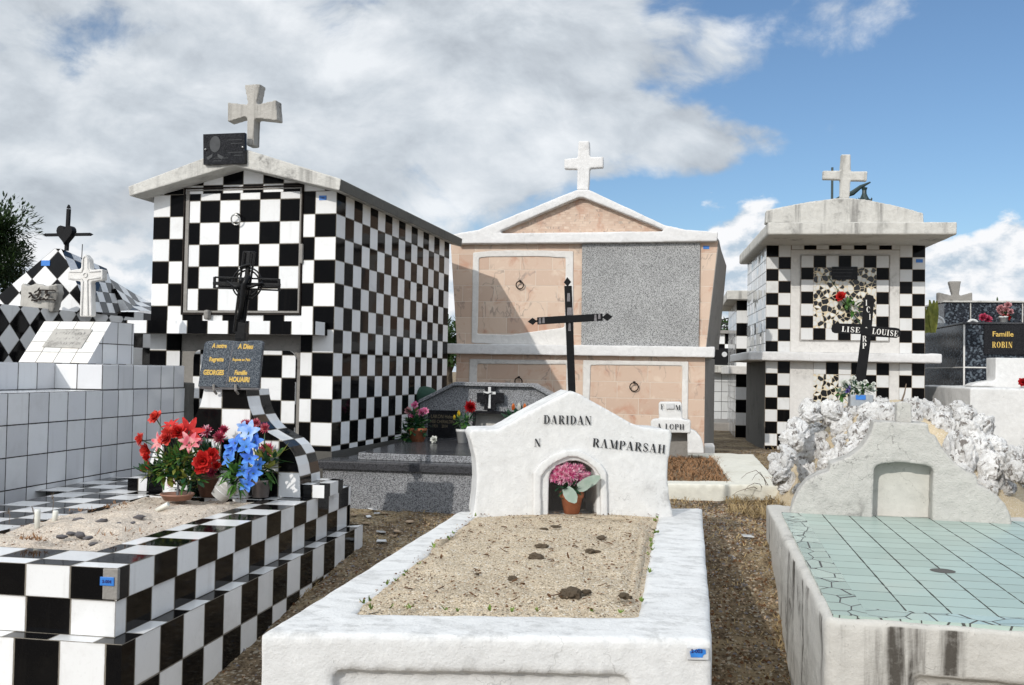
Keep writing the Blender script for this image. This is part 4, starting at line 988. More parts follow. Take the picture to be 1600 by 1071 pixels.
# iron crucifix behind the book
FC = Fr(*aty(379, 560, 4.50)[:2], 1.24, .0)
ic = thing('iron_crucifix', 'ornate black wrought iron crucifix with ring behind the stone book', 'cross', FC)
def C(px, py): return FC.on(px, py)
c = MB()
def bar(a, b_, w_, y0, y1, mb, fr=FC):
    A_, B_ = Vector(fr.on(*a)), Vector(fr.on(*b_)); d = (B_ - A_).normalized(); n_ = Vector((-d.y, d.x)) * w_ / 2
    mb.prism([(A_ - n_)[:], (A_ + n_)[:], (B_ + n_)[:], (B_ - n_)[:]][::-1], y0, y1)
bar((375, 555), (390, 394), .019, -.012, .012, c)          # post
for off in (-9, 8): bar((373 + off * .9, 520), (390 + off, 394 if 1 else 0), .0085, -.006, .006, c)
bar((381, 394), (399, 395), .008, -.006, .006, c); bar((336, 433.5), (436.5, 437), .008, -.006, .006, c); bar((335, 450), (436, 454), .008, -.006, .006, c)
bar((335.5, 433), (335, 451), .012, -.006, .006, c); bar((436, 436), (436, 455), .012, -.006, .006, c); bar((334, 443), (438, 446), .016, -.012, .008, c)
c.build('cross_bars', M['iron'], ic, FC, bevel=.002)
c = MB(); x, z = C(385.5, 443)
for r_ in (.078, .064): c.tube([(x + r_ * cos(a), .004, z + r_ * sin(a)) for a in [2 * pi * i / 28 for i in range(28)]], .0045, 6, closed=True)
c.build('ring', M['iron'], ic, FC, smooth=True)
c = MB(); fig = [(392, 431), (385, 446), (384, 462), (381, 480), (377, 500)]
c.tube([(C(*p)[0], -.03, C(*p)[1]) for p in fig], [.014, .016, .014, .011, .009], 8)
for sg, pts in ((1, [(384, 447), (396, 449), (413, 443)]), (-1, [(384, 448), (371, 449), (358, 441)])): c.tube([(C(*p)[0], -.026, C(*p)[1]) for p in pts], [.009, .0075, .006], 6)
c.lathe([(0, -.018), (.013, -.012), (.016, 0), (.012, .013), (0, .018)], (C(382, 440)[0], -.034, C(382, 440)[1]), 12)
c.build('corpus', M['iron'], ic, FC, smooth=True)
c = MB(); bar((376, 547), (378.5, 520), .055, -.018, .018, c); c.build('foot_sleeve', M['iron'], ic, FC, bevel=.002)
c = MB(); bar((378, 530), (381, 505), .042, -.02, .016, c)
x, z = C(384, 418); c.tube([(x - .022, -.015, z - .005), (x, -.022, z + .004), (x + .03, -.016, z + .012)], .008, 6)
for k in range(7): px = 371 + U(0, 18); x, z = C(px - 2, 500 + k * 5); c.lathe([(0, -.006), (.006, 0), (0, .006)], (x, -.016, z), 6)
c.build('ornament', M['iron'], ic, FC, bevel=.002)

# ================================================================== WHITE TILED TOMB (far left)
FW_ = Fr(-3.05, 4.79, .35, 0)
WT = thing('white_tiled_tomb', 'long white tiled tomb with sloping plaque block and moulded stone cross at the left edge', 'tomb', FW_)
c = MB(); w5 = .15; rz = 1.205
def wb(x0, x1, y0, y1, z0, z1, mb, mm=0, ry=-.0, rzz=rz): mb.box(x0, x1, y0, y1, z0, z1, w=.15, ref=(x1, ry, rzz), m=mm)
wb(-1.6, 0, -1.9, .93, .55, 1.205, c); c.build('lower_tier', M['white_tile'], WT, FW_, bevel=.006)
c = MB(); wb(-1.6, -.004, .0, .88, 1.2055, 1.343, c); wb(-1.6, -.285, -1.9, .0, 1.2055, 1.347, c); c.build('upper_tier', M['white_tile'], WT, FW_, bevel=.006)
c = MB(); wb(-1.6, .008, -1.9, .93, .4, .66, c); c.build('cement_foot', M['mid_concrete'], WT, FW_)
c = MB(); wb(-.12, .03, .88, .96, .5, 1.24, c); plaster(c.build('cement_end', M['dark_concrete'], WT, FW_), .014, .015, .004)
bx0, bx1, by0, bz0, bz1 = -.63, -.20, .16, 1.347, 1.592
c = MB(); Ls = sqrt(.22 ** 2 + (bz1 - bz0) ** 2)
c.face([(bx0, by0, bz0), (bx1, by0, bz0), (bx1, by0 + .22, bz1), (bx0, by0 + .22, bz1)], [(0.02, -.02), (3.98, -.02), (3.98, 4.02), (0.02, 4.02)], 0)
c.face([(bx1, by0, bz0), (bx1, .62, bz0), (bx1, .62, bz1), (bx1, by0 + .22, bz1)], [(y / .15, (z - 1.592) / .13) for y, z in ((by0, bz0), (.62, bz0), (.62, bz1), (by0 + .22, bz1))], 1)
c.face([(bx0, .62, bz0), (bx0, by0, bz0), (bx0, by0 + .22, bz1), (bx0, .62, bz1)], None, 1)
c.face([(bx0, by0 + .22, bz1), (bx1, by0 + .22, bz1), (bx1, .62, bz1), (bx0, .62, bz1)], [(0, 0), (4, 0), (4, 4), (0, 4)], 0)
c.build('sloping_block', [M['white_tile_lit'], M['white_tile']], WT, FW_, bevel=.002)
def sl(u_, v_, off=.003): 
    nz_ = .22 / Ls; ny_ = (bz1 - bz0) / Ls
    return (bx0 + (bx1 - bx0) * u_, by0 + .22 * v_ - ny_ * off, bz0 + (bz1 - bz0) * v_ + nz_ * off)
c = MB(); cs = [(.22, .36), (.79, .34), (.80, .79), (.24, .80)]
c.face([sl(*p, .006) for p in cs]); 
for i in range(4): a_, b_ = cs[i], cs[(i + 1) % 4]; c.face([sl(*a_, 0), sl(*b_, 0), sl(*b_, .006), sl(*a_, .006)])
pw = c.build('worn_plaque', M['concrete_grey'], WT, FW_)
c = MB()
for k in range(3):
    u_ = .30 + .05 * k; v_ = .68 - .12 * k
    while u_ < .74 - .05 * k:
        for q_ in range(2): a_ = (u_ + U(0, .02), v_ + U(-.03, .03)); b_ = (u_ + U(0, .03), v_ + U(-.03, .04)); c.face([sl(a_[0], a_[1], .007), sl(a_[0] + .006, a_[1], .007), sl(b_[0] + .006, b_[1], .007), sl(b_[0], b_[1], .007)])
        u_ += .045
c.build('worn_scratches', M['stone'], pw, FW_)
X3 = Fr(-3.46, 5.25, 1.59, 0)
cp = [X3.on(*p) for p in [(123.5, 495), (143, 495), (142, 440), (160, 437.5), (160, 420.5), (141, 422), (139, 405), (133, 396.5), (127.5, 405), (126, 420), (105.5, 423), (106, 437), (126, 440)]]
dx_ = Vector(FW_.L(Vector((X3.x, X3.y, 0))))
cp2 = [(x + dx_.x, z) for x, z in cp]; c = MB(); c.prism(cp2, dx_.y - .0, dx_.y + .05)
kk = c.build('moulded_cross', M['sill'], WT, FW_); plaster(kk, .0065, .004, .001, 1)
def c3(px, py): x, z = X3.on(px, py); return (x + dx_.x, dx_.y - .004, z)
c = MB(); 
for pts in (((128, 493), (130, 440), (128, 436), (109, 435)), ((138, 493), (137, 440), (139, 436), (157, 434)), ((109, 425), (128, 425), (130, 420), (130, 404), (133.5, 400), (137, 404), (137, 420), (140, 425), (157, 424))): c.tube([c3(*p) for p in pts], .004, 6)
x, y, z = c3(133.5, 430); c.tube([(x + .013 * cos(a), y, z + .013 * sin(a)) for a in [2 * pi * i / 14 for i in range(14)]], .004, 6, closed=True)
c.build('raised_moulding', M['sill'], kk, FW_, smooth=True)
c = MB(); c.tube([(cp2[11][0] + .06, dx_.y + .04, 1.98), (cp2[11][0] + .062, dx_.y + .04, 2.06)], .0025, 5); c.build('rebar', M['rust'], kk, FW_)

# ================================================================== DIAMOND-CHEQUERED TOMB (far left, behind)
FD = Fr(-4.57, 6.8, .5, 0)
DM = thing('diamond_checkered_tomb', 'gabled tomb tiled in black and white diamonds with black iron heart cross at far left', 'tomb', FD)
def dface(mb, pts, ax=(0, 2), s=.152, m=0, o=(0, 0)):
    k = 1 / (s * sqrt(2))
    mb.face(pts, [((p[ax[0]] - o[0] + p[ax[1]] - o[1]) * k, (p[ax[1]] - o[1] - p[ax[0]] + o[0]) * k) for p in pts], m)
zt2 = 1.742
c = MB()
dface(c, [(0, -3., .5), (0, .8, .5), (0, .8, zt2), (0, -3., zt2)], (1, 2)); dface(c, [(-1.8, -3., .5), (0, -3., .5), (0, -3., zt2), (-1.8, -3., zt2)])
dface(c, [(-1.8, -3., zt2), (0, -3., zt2), (0, .8, zt2), (-1.8, .8, zt2)], (0, 1)); c.build('body', M['check_low'], DM, FD)
pk_ = FD.on(91, 389); lf = FD.on(-2, 462); rg = FD.on(140, 482); rdg = FD.on(99, 389)
c = MB(); P0 = [(-1.32, 0, zt2 - .0), (rg[0], 0, zt2), (pk_[0] + .025, 0, pk_[1]), (pk_[0] - .03, 0, pk_[1]), (lf[0], 0, lf[1]), (-1.32, 0, zt2 + .03)]
dface(c, P0, o=(pk_[0] - .0, pk_[1] - .02))
rear = [FD.on(167, 420, .75), FD.on(182, 468, .75)]
c.face([(rg[0], 0, zt2), (rear[1][0] + .05, .75, zt2 + .03), (rear[0][0], .75, rear[0][1]), (pk_[0] + .025, 0, pk_[1])], [(0, 0), (5, 0), (5, 4.5), (0, 4.5)])
c.face([(pk_[0] + .025, 0, pk_[1]), (rear[0][0], .75, rear[0][1]), (-1.5, .75, zt2 + .1), (lf[0], 0, lf[1]), (pk_[0] - .03, 0, pk_[1])], [(0, 0), (5, 0), (5, 5), (0, 5), (0, 1)])
c.build('gable_block', M['check_low'], DM, FD, bevel=.002)
rb_ = [FD.on(183, 450, .76), FD.on(200, 480, .76)]
c = MB(); c.face([(rear[0][0] + .02, .751, rear[0][1] - .08), (rear[0][0] - .05, 1.4, 1.95), (.0, 1.4, 1.83), (-.01, .751, 1.80)][::-1], [(0, 0), (4, 0), (4, 3), (0, 3)][::-1])
c.face([(-1.0, .751, 1.75), (-.01, .751, 1.80), (rear[0][0] + .02, .751, rear[0][1] - .08)], [(0, 0), (4, 0), (3, 3)])
c.box(-1.6, 0.0, .80, 1.5, .5, 1.79, w=.15, ref=(0, .8, 1.79)); c.build('rear_block', M['check_low'], DM, FD)
numtag(DM, FD, 71.5, 411.5, -.002, .075, .042)
# rough stone plaque leaning
c = MB(); sp_ = [FD.on(*p, -.3) for p in ((35, 486), (60, 487), (88, 488), (93, 470), (96, 458), (93, 443), (78, 448), (62, 443), (48, 448), (39, 443), (36, 462))]
n_ = len(sp_); c.prism(sp_, -.34, -.26); st = c.build('rough_plaque', M['concrete_grey'], DM, FD); plaster(st, .012, .02, .006, 1)
c = MB()
for z in (1.87, 1.80): x = FD.on(74, 460, -.36)[0]; c.tube([(x - .075, -.375, z), (x - .06, -.365, z + .008), (x + .06, -.365, z + .006), (x + .075, -.375, z)], .005, 5)
c.build('iron_staples', M['rust'], DM, FD)
c = MB(); x, z = FD.on(58, 462, -.37)
for k in range(26): petal(c, Vector((x + U(-.08, .08), -.362, z + U(-.04, .04) )), Vector((.8, U(-.2, 0), .5 + U(-.8, .5))), Vector((0, -1, 0)), .035, .014, .1)
c.build('carved_sprig', M['rust'], DM, FD)
# striped candle thing
FX = Fr(*aty(104, 388, 6.85)[:2], 2.2, 0)
hc = thing('iron_heart_cross', 'black iron cross with a heart at its centre on the diamond tiled gable', 'cross', FX)
c = MB(); bar((104, 392), (107.5, 327), .026, -.012, .012, c, FX); bar((73, 367.5), (140, 366.5), .022, -.013, .013, c, FX)
for a_ in ((107.5, 326, 0, .02), (72.5, 367.5, -1, 0), (140.5, 366.5, 1, 0)):
    x, z = FX.on(a_[0], a_[1]); dx = a_[2]
    c.prism([(x - .014, z - .0), (x + .014, z), (x, z + .03)] if dx == 0 else ([(x, z + .013), (x, z - .013), (x + dx * .025, z)] if dx < 0 else [(x, z - .013), (x + .025, z), (x, z + .013)]), -.012, .012)
c.build('bars', M['iron_matt'], hc, FX, bevel=.002)
c = MB(); hx, hz = FX.on(105, 366); pr = []
for i in range(28):
    t = 2 * pi * i / 28; pr.append((hx + .0042 * 16 * sin(t) ** 3, hz + .0052 * (13 * cos(t) - 5 * cos(2 * t) - 2 * cos(3 * t) - cos(4 * t))))
c.prism(pr[::-1], -.04, .02); c.build('heart', M['iron_matt'], hc, FX, bevel=.012)
hc.location.z = 2.2

# ================================================================== GREY GRANITE TOMB (between)
FG = Fr(-1.6, 5.85, .46, 0)
G = thing('grey_granite_tomb', 'grey speckled granite tomb with dark band and hexagonal headstone between the chequered and peach tombs', 'tomb', FG)
def fp(mb, pts, z0, z1, m=0):
    mb.face([(x, y, z1) for x, y in pts], [(x, y) for x, y in pts], m); n = len(pts)
    for i in range(n): a_, b_ = pts[i], pts[(i + 1) % n]; mb.face([(a_[0], a_[1], z0), (b_[0], b_[1], z0), (b_[0], b_[1], z1), (a_[0], a_[1], z1)], None, m)
foot = [(-.60, 0), (.72, 0), (.72, 2.5), (-.47, 2.5), (-.545, .24), (-.60, .2)]
c = MB(); fp(c, foot, .38, .715); c.build('base', M['granite'], G, FG, bevel=.004)
fo2 = [(-.64, -.03), (.75, -.03), (.75, 2.5), (-.46, 2.5), (-.54, .205), (-.64, .205)]
c = MB(); fp(c, fo2, .716, .768); c.build('dark_band', M['granite_band'], G, FG, bevel=.012)
c = MB(); c.box(-.40, .60, .09, 2.2, .7685, .812, m=0, mt=1); c.build('cover_slab', [M['granite'], M['granite_dark'] if 0 else M['granite_band']], G, FG, bevel=.003)
FGh = Fr(-1.6, 7.55, .812, 0); dy = 1.7
def H(px, py, y=0): return FGh.on(px, py, y)
hx = [H(656, 692), H(739, 692), H(739, 645), H(800, 646), H(800, 692), H(871, 692), H(871, 626), H(834, 605.5), H(712, 603), H(656, 631)]
zb = .812; hx = [(x, zb if z < .85 else z) for x, z in hx]
c = MB(); c.prism(hx, dy, dy + .16); hsg = c.build('headstone', M['granite'], G, FG, bevel=.003)
c = MB(); tops = [H(656, 631), H(712, 603), H(834, 605.5), H(871, 626)]
for a_, b_ in zip(tops, tops[1:]): c.prism([(a_[0], a_[1] + .001), (b_[0], b_[1] + .001), (b_[0], b_[1] + .03), (a_[0], a_[1] + .03)], dy - .05, dy + .18)
c.build('coping', M['granite'], G, FG, bevel=.004)
c = MB(); c.box(H(739, 640)[0], H(800, 640)[0], dy + .12, dy + .15, zb, 1.07); c.build('niche_back', M['niche'], G, FG)
c = MB(); x0_, z0_ = H(735, 644); x1_, z1_ = H(806, 641); c.box(x0_, x1_, dy - .04, dy + .05, z0_ - .005, z0_ + .012); c.box(H(740, 640)[0], H(743.5, 640)[0], dy - .03, dy - .002, zb, z0_ - .005); c.build('niche_shelf', M['granite_dark'], G, FG)
c = MB(); cq = [(756, 641), (774, 641), (774, 630), (787, 630), (787, 614), (774, 614), (774, 605), (758, 605), (758, 614), (745, 614), (745, 629.5), (757, 629.5)]
c.prism([H(*p, -.06) for p in cq], dy - .06, dy - .03); bc = c.build('black_cross', M['granite_dark'], G, FG, bevel=.003)
c = MB(); cq = [(762.5, 638.5), (766.5, 638.5), (766.8, 616.5), (774.5, 616.5), (774.5, 612.5), (767, 612.5), (767, 605), (762.7, 605), (762.7, 612.5), (755, 612), (755, 616), (762.5, 616.5)]
c.prism([H(*p, -.07) for p in cq], dy - .07, dy - .0601); c.build('white_crucifix', M['wplastic'], bc, FG, bevel=.002)
c = MB(); c.tube([(H(765, 616)[0], dy - .075, H(765, 615)[1]), (H(764.5, 626)[0], dy - .075, H(765, 633)[1])], [.008, .005], 6); c.tube([(H(757, 614)[0], dy - .075, H(757, 613.5)[1]), (H(765, 615)[0], dy - .075, H(765, 616)[1]), (H(772, 614)[0], dy - .075, H(772, 613.5)[1])], .004, 6); c.build('corpus', M['iron'], bc, FG)
# name plaque leaning on the headstone
c = MB(); cq = [(669, 683), (717, 683), (717, 642), (669, 641)]; c.prism([H(*p, -.1) for p in cq], dy - .11, dy - .085)
FNP = thing('leaning_name_plaque', 'dark stone name plaque leaning on the grey granite headstone', 'plaque', FGh)
o = c.build('stone_panel', M['granite_dark'], FNP, None); o.location = (0, -dy, -.812)
for i, (tx, px, py, s_) in enumerate((('LAKON Helene', 673, 653.5, .042), ('NEE CHERALDIN', 672, 661, .036), ('1931    2014', 675, 668, .034))):
    x, z = H(px, py, -.112); fontobj('dull_lettering', tx, s_, M['engrave_gold'], o, (x, dy - .1112, z), xs=.72)

# ================================================================== WHITE CENTRAL GRAVE
FWG = Fr(-.45, 3.4, .15, 0)
WG = thing('whitewashed_grave', 'thick whitewashed grave with sand bed and arched niche headstone in the centre foreground', 'grave', FWG)
def loc(p): return FWG.L(p)
zt3 = .71
def ztop(px, py): p = loc(atz(px, py, zt3)); return (p.x, p.y)
o4 = [ztop(409, 989), ztop(1113, 1000), ztop(1097, 794), ztop(716, 799)]
o4[2] = (o4[2][0], o4[2][1]); 
i4 = [ztop(556, 959), ztop(995, 964), ztop(1027, 806), (ztop(741, 806)[0] + .01, ztop(741, 806)[1])]
c = MB(); n = 4
for i in range(4):
    j = (i + 1) % 4; a_, b_, cc_, d_ = o4[i], o4[j], i4[j], i4[i]
    for k in range(1): c.face([(*a_, zt3), (*b_, zt3), (*cc_, zt3), (*d_, zt3)])
    c.face([(*a_, -.15), (*b_, -.15), (*b_, zt3), (*a_, zt3)]); c.face([(*d_, zt3), (*cc_, zt3), (*cc_, zt3 - .12), (*d_, zt3 - .12)])
c.face([(*p, zt3 - .12) for p in i4]); c.face([(*p, -.15) for p in o4][::-1])
slab = c.build('slab', M['limewash'], WG, FWG)
# sunken panel on the front face is cut by a boolean-free trick: two raised borders would show, so carve with a modifier
fa, fb2 = Vector(o4[0]), Vector(o4[1]); dv = (fb2 - fa).normalized(); nv = Vector((dv.y, -dv.x))
def onfront(px, py):
    f_ = Fr(*FWG.Wd(fa.x, fa.y, 0)[:2], 0, atan2(dv.y, dv.x)); return f_.on(px, py)
pa, pb = onfront(521, 1051), onfront(983, 1054)
P1 = fa + dv * pa[0]; P2 = fa + dv * pb[0]; zc = pa[1]
k_ = MB(); q1, q2 = P1 + nv * .1, P2 + nv * .1; q3, q4 = P2 - nv * .035, P1 - nv * .035
fp(k_, [q1[:], q2[:], q3[:], q4[:]], .05, zc)
k_.face([(*p, .05) for p in (q4, q3, q2, q1)])
cut = k_.build('cutter', M['limewash'], None, FWG)
bo = slab.modifiers.new('panel', 'BOOLEAN'); bo.operation = 'DIFFERENCE'; bo.object = cut; bo.solver = 'EXACT'
dg = bpy.context.evaluated_depsgraph_get(); me2 = bpy.data.meshes.new_from_object(slab.evaluated_get(dg)); slab.modifiers.clear(); slab.data = me2; me2.name = 'slab'
bpy.data.objects.remove(cut)
plaster(slab, .012, .006, .0008, 1)
def zs2(x, y, s_, t_):
    ed = min(1, min(s_, 1 - s_, t_, (1 - t_) * 1.0) * 10)
    sp2 = .010 * min(1, max(0, (.12 - s_) * 12)) * (1 if t_ > .35 else 0) * noise.fractal(Vector((x * 5, y * 5, 8)), 1, 2, 2)
    return zt3 + .004 - .014 * (1 - ed) + .008 * ed * (1 + 1.2 * noise.fractal(Vector((x * 4, y * 4, 2.2)), 1, 2, 4)) + .005 * noise.fractal(Vector((x * 23, y * 23, 4)), .8, 2, 3)
e4 = [(i4[0][0] - .012, i4[0][1] - .010), (i4[1][0] + .010, i4[1][1] - .008), (i4[2][0] + .012, i4[2][1] + .03), (i4[3][0] - .02, i4[3][1] + .03)]
sandbed('sand_bed', 'sand', WG, FWG, 0, 0, 0, 0, zs2, 70, 130, poly=e4)
# irregular fillet of sand spilling on to the rim, left side
c = MB(); 
def spill(pts, name='spilled_sand'):
    c = MB(); vv = [(*ztop(*p), 0) for p in pts]; ctr = Vector((sum(v[0] for v in vv) / len(vv), sum(v[1] for v in vv) / len(vv), zt3 + .012)); n = len(vv)
    v = [(x, y, zt3 - .004) for x, y, _ in vv] + [((x * .5 + ctr.x * .5), (y * .5 + ctr.y * .5), zt3 + .010) for x, y, _ in vv] + [ctr[:]]
    f = [(i, (i + 1) % n, n + (i + 1) % n, n + i) for i in range(n)] + [(n + i, n + (i + 1) % n, 2 * n) for i in range(n)]
    c.mesh(v, f); return c.build(name, M['sand'], WG, FWG, smooth=True)
spill([(575, 957), (560, 950), (590, 930), (622, 915), (632, 893), (668, 874), (676, 860), (705, 848), (680, 842), (682, 838), (725, 836), (745, 812), (760, 830), (700, 900), (640, 945)])
spill([(1020, 812), (1012, 845), (1006, 880), (999, 915), (985, 962), (975, 960), (985, 900), (995, 850), (1000, 812)])
spill([(845, 812), (780, 812), (742, 815), (745, 806), (840, 803), (1000, 800), (1032, 806), (1024, 826), (1010, 822), (940, 812)])
# headstone
ha, hb = atz(740, 808, zt3), atz(1050, 808, zt3); yw = atan2(hb.y - ha.y, hb.x - ha.x)
FWH = Fr(ha.x, ha.y, zt3, yw)
def K(px, py, y=0): return FWH.on(px, py, y)
hp = [(739, 812), (1053, 812), (1050, 795), (1045, 770), (1043, 745), (1044, 720), (1048, 695), (1050, 680), (1048, 673), (1040, 671), (1010, 669), (985, 661), (955, 644), (925, 627), (905, 615), (893, 611), (883, 616), (860, 627), (825, 646), (797, 662), (779, 671), (750, 671.5), (737, 673), (733, 680), (738, 695), (744, 720), (745, 750), (743, 780)]
prof = [K(*p) for p in hp]; prof = [(x, max(z, zt3 - .02)) for x, z in prof]
def toWG(mb):   # from the headstone frame to the grave's frame
    r = []
    for v in mb.v: p = FWH.Wd(v[0], v[1], v[2]); q = FWG.L(p); r.append((q.x, q.y, v[2]))
    mb.v = r; return mb
c = MB(); c.prism(prof, 0, .30); hsw = toWG(c).build('headstone', M['limewash'], WG, FWG)
nic = [K(*p) for p in [(858, 830), (932, 830), (932, 770), (931, 745), (927, 734), (915, 725), (900, 720.5), (888, 721), (872, 727), (861, 737), (858, 750)]]
c = MB(); c.prism([(x, z) for x, z in nic], -.2, .265); cut = toWG(c).build('cutter', M['limewash'], None, FWG)
bo = hsw.modifiers.new('n', 'BOOLEAN'); bo.operation = 'DIFFERENCE'; bo.object = cut; bo.solver = 'EXACT'
dg = bpy.context.evaluated_depsgraph_get(); me2 = bpy.data.meshes.new_from_object(hsw.evaluated_get(dg)); hsw.modifiers.clear(); hsw.data = me2; me2.name = 'headstone'
bpy.data.objects.remove(cut); plaster(hsw, .0085, .007, .001, 1)
oo = [(834, 815), (845, 815), (856, 815), (856, 745), (861, 735), (872, 725), (888, 719), (900, 718.5), (915, 723), (928, 732), (934, 745), (934, 815), (940, 815), (946, 815), (946, 740), (938, 727), (918, 711), (902, 704), (884, 704), (864, 711), (846, 724), (834, 738)]
def strip(outer, inner, y0, y1, fr=K):
    c = MB(); A_ = [fr(*p) for p in outer]; B_ = [fr(*p) for p in inner]
    for i in range(len(A_) - 1): c.prism([A_[i], B_[i], B_[i + 1], A_[i + 1]] if 1 else 0, y0, y1)
    return c
O = [(832.5, 815), (832.5, 770), (833, 738), (845, 722), (863, 710), (884, 703), (903, 703), (919, 710), (938, 724), (947, 738), (948, 770), (949, 815)]
I = [(845, 815), (844.5, 770), (845, 744), (855, 731), (869, 721), (886, 714), (901, 714), (916, 721), (930, 733), (937, 744), (937, 770), (937.5, 815)]
c = strip(O, I, -.018, .01); plaster(toWG(c).build('niche_moulding', M['limewash'], WG, FWG), .006, .004, .0015, 2)
c = MB(); nb = [K(*p) for p in [(856, 815), (934, 815), (934, 720), (856, 720)]]; c.prism(nb, .25, .258); toWG(c).build('niche_back', M['mid_concrete'], WG, FWG)  # grey plate darker than the limewash; recess shade put into its colour
def wl(text, px, py, px2, py2, hpx, gap=.1, fade=None, slant=0):
    x, z = K(px, py, -.006); x2, z2 = K(px2, py2, -.006); size = K(px, py - hpx, -.008)[1] - z
    L = sqrt((x2 - x) ** 2 + (z2 - z) ** 2); wd = L / lwidth(text, size, 1., gap)
    c = MB(); letters(c, text, x, z, size, -.0062, wid=wd, ang=atan2(z2 - z, x2 - x), gap=gap, fade=fade, slant=slant); toWG(c).build('painted_name', M['letter'], WG, FWG, merge=False)
wl('DARIDAN', 849, 662.5, 925, 664, 13.5, fade=.04); wl('RAMPARSAH', 925, 698.5, 1040, 709, 13.5, fade=.03); wl('N', 834.5, 698, 846, 698, 12)
numtag(WG, Fr(*FWG.Wd(fa.x, fa.y, 0)[:2], 0.15, atan2(dv.y, dv.x)), 1090, 1021, -.004, .052, .030, blue='tagw')
tg = [o for o in WG.children if o.name.startswith('number_tag')][0]
f_ = Fr(*FWG.Wd(fa.x, fa.y, 0)[:2], 0.15, atan2(dv.y, dv.x)); tg.location = FWG.L(Vector((f_.x, f_.y, 0))); tg.location.z = 0; tg.rotation_euler = (0, 0, f_.yaw)
x, z = f_.on(1090, 1021, -.009); c = MB(); pts = [(-.019, .004), (-.016, -.010), (.012, -.010), (.014, -.004), (.020, -.001), (.019, .009), (.004, .011), (-.010, .008)]
c.face([(x + a_, -.0095, z + b_ - f_.z) for a_, b_ in pts]); ob = c.build('marker_smear', M['tagb'], tg, None); ob.location = (0, 0, 0)
fontobj('tag_number', '2-003', .012, M['navy'], ob, (x - .002, -.0100, z - f_.z + .001), align='CENTER', bold=.0004)
# iron cross on top
FI = Fr(*FWH.Wd(K(893, 613, .08)[0], .08, 0)[:2], 1.24, yw)
wi = thing('black_iron_cross', 'plain black iron cross with pointed tips rising from the whitewashed headstone', 'cross', FI)
def bar2(a, b_, w0, y0, y1, mb, fr=FI):
    A_, B_ = Vector(fr.on(*a)), Vector(fr.on(*b_)); d = (B_ - A_).normalized(); n_ = Vector((-d.y, d.x)) * w0 / 2
    mb.prism([(A_ - n_)[:], (A_ + n_)[:], (B_ + n_)[:], (B_ - n_)[:]][::-1], y0, y1)
c = MB(); bar2((894, 625), (887.5, 447), .033, -.006, .006, c); bar2((839, 502), (941, 496), .033, -.0061 - .006, -.0061, c)
c.build('bars', M['iron'], wi, FI, bevel=.0015)
def tip(px, py, dxp, dyp):
    a_ = Vector(FI.on(px, py)); b_ = Vector(FI.on(px + dxp, py + dyp)); d = b_ - a_; nn_ = Vector((-d.y, d.x)) * .36
    c = MB(); c.prism([(a_ - nn_ * .35)[:], (a_ + nn_ * .35)[:], (a_ + d * .15 + nn_ * .2)[:], (a_ + d * .5 + nn_)[:], b_[:], (a_ + d * .5 - nn_)[:], (a_ + d * .15 - nn_ * .2)[:]][::-1], -.005, .005); c.build('spear_tip', M['iron'], wi, FI)
tip(887, 449, -.7, -15.5); tip(840, 502, -15.5, .9); tip(940, 496.2, 17, -1)
c = MB()
for px, py, w_, h_, lay in ((888, 465, 5, 13, 0), (889.5, 487, 8, 12, 0), (889.5, 511, 4, 13, 0), (843, 501.5, 4, 9, 1), (848.5, 501, 4, 9, 1), (929.5, 497, 4, 10, 1), (935.5, 495, 4, 8, 1)):
    a_ = [FI.on(px - w_ / 2, py + h_ / 2), FI.on(px + w_ / 2, py + h_ / 2), FI.on(px + w_ / 2 - .5, py - h_ / 2), FI.on(px - w_ / 2 + .6, py - h_ / 2)]
    yy = -.0064 if not lay else -.0125; c.face([(x, yy, z) for x, z in a_])
c.build('worn_letters', M['stone'], wi, FI)

# ================================================================== SMALL WHITE GRAVE by the peach tomb
FY = Fr(-.07, 6.30, .5, 0)
SG = thing('small_white_grave', 'small white kerbed grave of dry grass with stepped headstone against the peach tomb', 'grave', FY)
c = MB(); kz = .645
def yl(X, Y): return (X + .07, Y - 6.30)
ob_ = [yl(-.75, 6.16), yl(.66, 6.45), yl(.66, 8.9), yl(-.75, 8.9)]; ib_ = [yl(-.42, 6.42), yl(.345, 6.62), yl(.29, 8.55), yl(-.42, 8.55)]
for i in range(4):
    j = (i + 1) % 4; a_, b_, cc_, d_ = ob_[i], ob_[j], ib_[j], ib_[i]
    c.face([(*a_, kz), (*b_, kz), (*cc_, kz), (*d_, kz)]); c.face([(*a_, .3), (*b_, .3), (*b_, kz), (*a_, kz)]); c.face([(*d_, kz), (*cc_, kz), (*cc_, kz - .2), (*d_, kz - .2)])
c.face([(*p, kz - .2) for p in ib_]); c.face([(*p, .3) for p in ob_][::-1])
plaster(c.build('kerb', M['kerbw'], SG, FY), .016, .014, .004)
c = MB(); c.face([(*p, kz - .02) for p in ib_]); c.build('soil_bed', M['earth'], SG, FY)
FYh = Fr(-.07, 8.35, .6, 0); 
def Y_(px, py, y=0): x, z = FYh.on(px, py, y); return (x, z)
hy_ = 2.05
c = MB(); c.prism([Y_(1030, 658), Y_(1066, 658), Y_(1065, 630), Y_(1062, 628.5), Y_(1031, 628.5), Y_(1029, 631)], hy_, hy_ + .16)
c.prism([Y_(1017, 677), Y_(1079, 677), Y_(1079, 657), Y_(1064, 655.5), Y_(1022, 655), Y_(1017, 658)], hy_ - .01, hy_ + .18)
plaster(c.build('stepped_top', M['limewash'], SG, FY), .009, .008, .002, 1)
